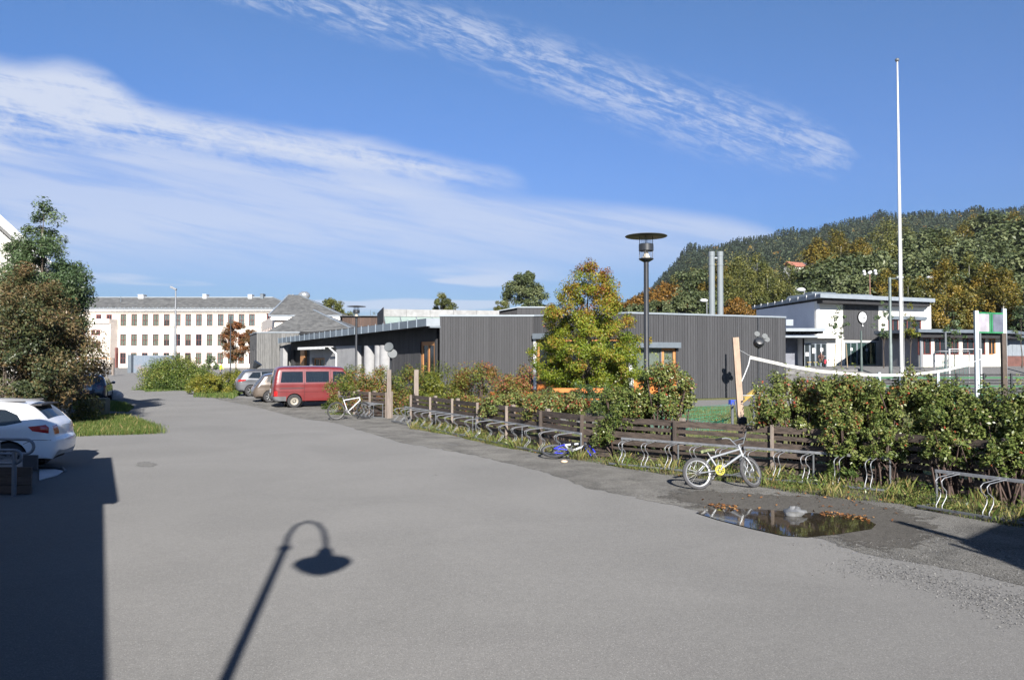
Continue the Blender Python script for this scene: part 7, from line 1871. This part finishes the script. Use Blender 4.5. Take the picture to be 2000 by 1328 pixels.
# --- red van, right side and tail towards us
P_ = [(.10, .30), (.0, .42), (.02, .70), (.05, 1.15), (.16, 1.70), (.34, 1.90), (.9, 1.935), (2.2, 1.94), (3.15, 1.90), (3.42, 1.80), (3.98, 1.20), (4.35, 1.06), (4.62, .86), (4.68, .50), (4.6, .30)]
m_redp = paint('wine_red_paint', (.13, .013, .014), rough=.4)
van = dict(W=1.84, L=4.7, top=P_, arch=.37, sill=.30, wr=.32, wheels=(.98, 3.78), belt=1.13, roof=1.94, paint=m_redp, round=.12, planr=.35, plan=.07, planf=.2, tumble=.16,
  windows=[[(.34, 1.20), (1.38, 1.20), (1.38, 1.72), (.42, 1.72)], [(1.52, 1.20), (2.62, 1.20), (2.62, 1.72), (1.52, 1.72)], [(2.80, 1.20), (3.76, 1.20), (3.68, 1.32), (3.32, 1.70), (2.82, 1.72)]],
  feats=[('tail_light', 'side', [(.05, .56), (.20, .56), (.20, .80), (.05, .80)], m_tail), ('bumper', 'side', [(-.05, .28), (.60, .28), (.60, .54), (-.05, .54)], M('grey_bumper', (.085, .088, .092), .6))],
  strip=[('rear_window', .02, .3, 1.16, 1.78, 0, .82, m_glassc), ('windscreen', 3.4, 3.98, 1.18, 1.82, 0, .9, m_glassc), ('tail_light', -.1, .2, .60, .95, .8, 1, m_tail), ('number_plate', -.1, .2, .74, .88, 0, .28, m_plate), ('bumper', -.1, .3, .25, .56, 0, 1, M('grey_bumper', (.085, .088, .092), .6))],
  lines=[[(1.45, 1.86), (1.45, .36)], [(2.70, 1.86), (2.70, .36)], [(3.82, 1.2), (3.80, .8)], [(.25, .93), (1.45, .93)], [(.15, .76), (3.9, .74)]],
  handles=[(2.60, 1.05), (2.82, 1.05)], hm=m_trimc, mirror=(3.72, 1.25), mirm=m_trimc, spokes=0, rimm=M('cream_steel_wheel', (.26, .24, .20), .5),
  extra=[('seat', [((1.0, -.3, .95), (.14, .8, 1.0)), ((1.95, -.3, .95), (.14, .8, 1.0)), ((2.85, -.4, .95), (.14, .5, 1.1)), ((2.85, .4, .95), (.14, .5, 1.1))], M('seat_cloth', (.05, .06, .09), .9)), ('side_moulding', [((.85, -.925, .93), (1.1, .02, .035)), ((.85, .925, .93), (1.1, .02, .035))], m_trimc), ('mud_flap', [((.55, -.7, .24), (.02, .2, .2))], m_under)])
hd = atan2(.40, .917)
b = G(520, 797); car('parked_van', 'wine-red passenger van with grey bumper, nearest of the cars by the building', 'van', van, (b.x - .02, b.y + .75, 0), hd)
# --- bronze-grey electric hatch
P_ = [(.12, .26), (.02, .40), (.0, .60), (.10, .78), (.22, .95), (.42, 1.18), (.62, 1.42), (1.1, 1.52), (1.9, 1.55), (2.6, 1.46), (3.5, 1.02), (4.1, .88), (4.38, .66), (4.42, .4), (4.3, .24)]
m_bronze = paint('bronze_paint', (.11, .088, .07), metal=.3, rough=.35)
leaf = dict(W=1.77, L=4.44, top=P_, arch=.355, sill=.24, wr=.32, wheels=(.86, 3.5), belt=.96, roof=1.55, paint=m_bronze, round=.12, planr=.8, plan=.24, tumble=.2,
  windows=[[(.98, 1.08), (1.55, 1.0), (1.55, 1.40), (1.12, 1.38)], [(1.62, 1.0), (2.35, .99), (2.35, 1.44), (1.62, 1.42)], [(2.42, .99), (3.2, 1.0), (3.0, 1.16), (2.42, 1.43)]],
  feats=[('tail_light', 'side', [(.24, .80), (.33, .86), (.78, 1.38), (.62, 1.36)], M('pale_tail', (.45, .47, .52), .2, coat=1)), ('black_pillar', 'side', [(.70, 1.1), (.96, 1.1), (1.1, 1.42), (.84, 1.4)], m_trimc)],
  strip=[('rear_window', .12, .60, .84, 1.40, 0, .84, m_glassc), ('windscreen', 2.66, 3.46, .98, 1.46, 0, .9, m_glassc), ('roof_panel', .6, 2.7, 1.38, 1.6, 0, 1, M('black_roof', (.02, .022, .028), .25, coat=1)), ('bumper', -.1, .3, .2, .42, 0, 1, m_trimc)],
  lines=[[(1.58, 1.0), (1.52, .6), (1.28, .4)], [(2.38, 1.0), (2.38, .3)]], handles=[(1.78, .88), (2.62, .86)], mirror=(3.1, 1.05), spokes=7, spw=.05)
b = G(474, 787); car('parked_car', 'bronze hatchback with pale tall tail lights, between the van and the silver car', 'car', leaf, (b.x + .15, b.y + .9, 0), hd)
# --- silver-grey suv
P_ = [(.12, .34), (.02, .50), (.0, .78), (.08, .98), (.18, 1.12), (.40, 1.42), (.60, 1.58), (1.2, 1.64), (2.1, 1.64), (2.8, 1.52), (3.5, 1.12), (4.2, .98), (4.46, .72), (4.5, .45), (4.4, .3)]
m_silv = paint('silver_grey_paint', (.10, .105, .115), metal=.4, rough=.35)
suv = dict(W=1.84, L=4.52, top=P_, arch=.39, sill=.30, wr=.35, wheels=(.88, 3.56), belt=1.05, roof=1.64, paint=m_silv, round=.12, planr=.8, plan=.22, tumble=.2,
  windows=[[(.70, 1.14), (1.45, 1.10), (1.45, 1.50), (.98, 1.48)], [(1.52, 1.10), (2.32, 1.08), (2.32, 1.53), (1.52, 1.52)], [(2.40, 1.08), (3.22, 1.10), (3.0, 1.26), (2.40, 1.52)]],
  feats=[('tail_light', 'side', [(.10, .90), (.55, .98), (.58, 1.10), (.16, 1.04)], m_tail)],
  strip=[('rear_window', .18, .60, 1.10, 1.55, 0, .84, m_glassc), ('windscreen', 2.8, 3.46, 1.1, 1.56, 0, .9, m_glassc), ('tail_light', -.1, .2, .90, 1.06, .6, 1, m_tail), ('number_plate', -.1, .2, .68, .80, 0, .28, m_plate), ('bumper', -.1, .3, .25, .48, 0, 1, m_trimc)],
  lines=[[(1.48, 1.1), (1.42, .6), (1.28, .45)], [(2.36, 1.1), (2.36, .35)]], handles=[(1.68, .98), (2.58, .96)], mirror=(3.15, 1.15), spokes=6, spw=.05,
  extra=[('roof_rail', [((1.7, .6, 1.67), (1.9, .03, .04)), ((1.7, -.6, 1.67), (1.9, .03, .04))], m_trimc)])
b = G(441, 775); car('parked_car', 'silver-grey crossover with red tail lights, farthest left of the parked row', 'car', suv, (b.x + .2, b.y + 1.0, 0), hd)
# --- dark blue hatch seen from behind, under the left tree
P_ = [(.12, .26), (.0, .42), (.0, .66), (.06, .86), (.14, .98), (.34, 1.24), (.55, 1.40), (1.0, 1.46), (1.8, 1.45), (2.4, 1.36), (3.1, .98), (3.7, .86), (3.95, .62), (4.0, .4), (3.9, .24)]
m_navy = paint('navy_paint', (.012, .02, .045), rough=.3)
drk = dict(W=1.74, L=4.02, top=P_, arch=.35, sill=.24, wr=.31, wheels=(.76, 3.22), belt=.92, roof=1.46, paint=m_navy, round=.12, planr=.6, plan=.18, tumble=.22,
  windows=[[(.62, 1.0), (1.3, .96), (1.3, 1.33), (.85, 1.30)], [(1.36, .96), (2.0, .95), (2.0, 1.36), (1.36, 1.34)], [(2.06, .95), (2.85, .96), (2.4, 1.30), (2.06, 1.36)]],
  feats=[('tail_light', 'side', [(.06, .76), (.32, .80), (.34, .92), (.1, .92)], M('dark_tail', (.10, .01, .03), .2, coat=1))],
  strip=[('rear_window', .12, .56, 1.02, 1.38, 0, .84, m_glassc), ('windscreen', 2.4, 3.06, .95, 1.36, 0, .9, m_glassc), ('tail_light', -.1, .2, .74, .92, .62, 1, M('dark_tail', (.10, .01, .03), .2, coat=1)), ('number_plate', -.1, .2, .68, .82, 0, .30, m_plate), ('chrome_strip', -.1, .2, .86, .95, 0, .4, m_chrome)],
  handles=[(1.5, .80)], mirror=(2.72, 1.0), spokes=5)
b = G(181, 787); car('parked_car', 'dark blue hatchback seen from behind in the shade of the left tree', 'car', drk, (V3(181, 1, 41.2).x, 41.2, 0), R(90 + 22))
# ================================================================ AIR
def haze():
    o = MB().span(-420, 1500, -60, 1700, -3, 420).build('haze', None if False else M('tmp', (.5, .5, .5)), None)
    m = bpy.data.materials.new('haze_air'); m.use_nodes = True; nt = m.node_tree; nt.nodes.clear()
    v = nt.nodes.new('ShaderNodeVolumePrincipled'); v.inputs['Color'].default_value = (.80, .88, 1, 1); v.inputs['Density'].default_value = .00006; v.inputs['Anisotropy'].default_value = .1
    out = nt.nodes.new('ShaderNodeOutputMaterial'); nt.links.new(v.outputs[0], out.inputs['Volume']); o.data.materials[0] = m
    tag(o, kind='stuff')
haze()
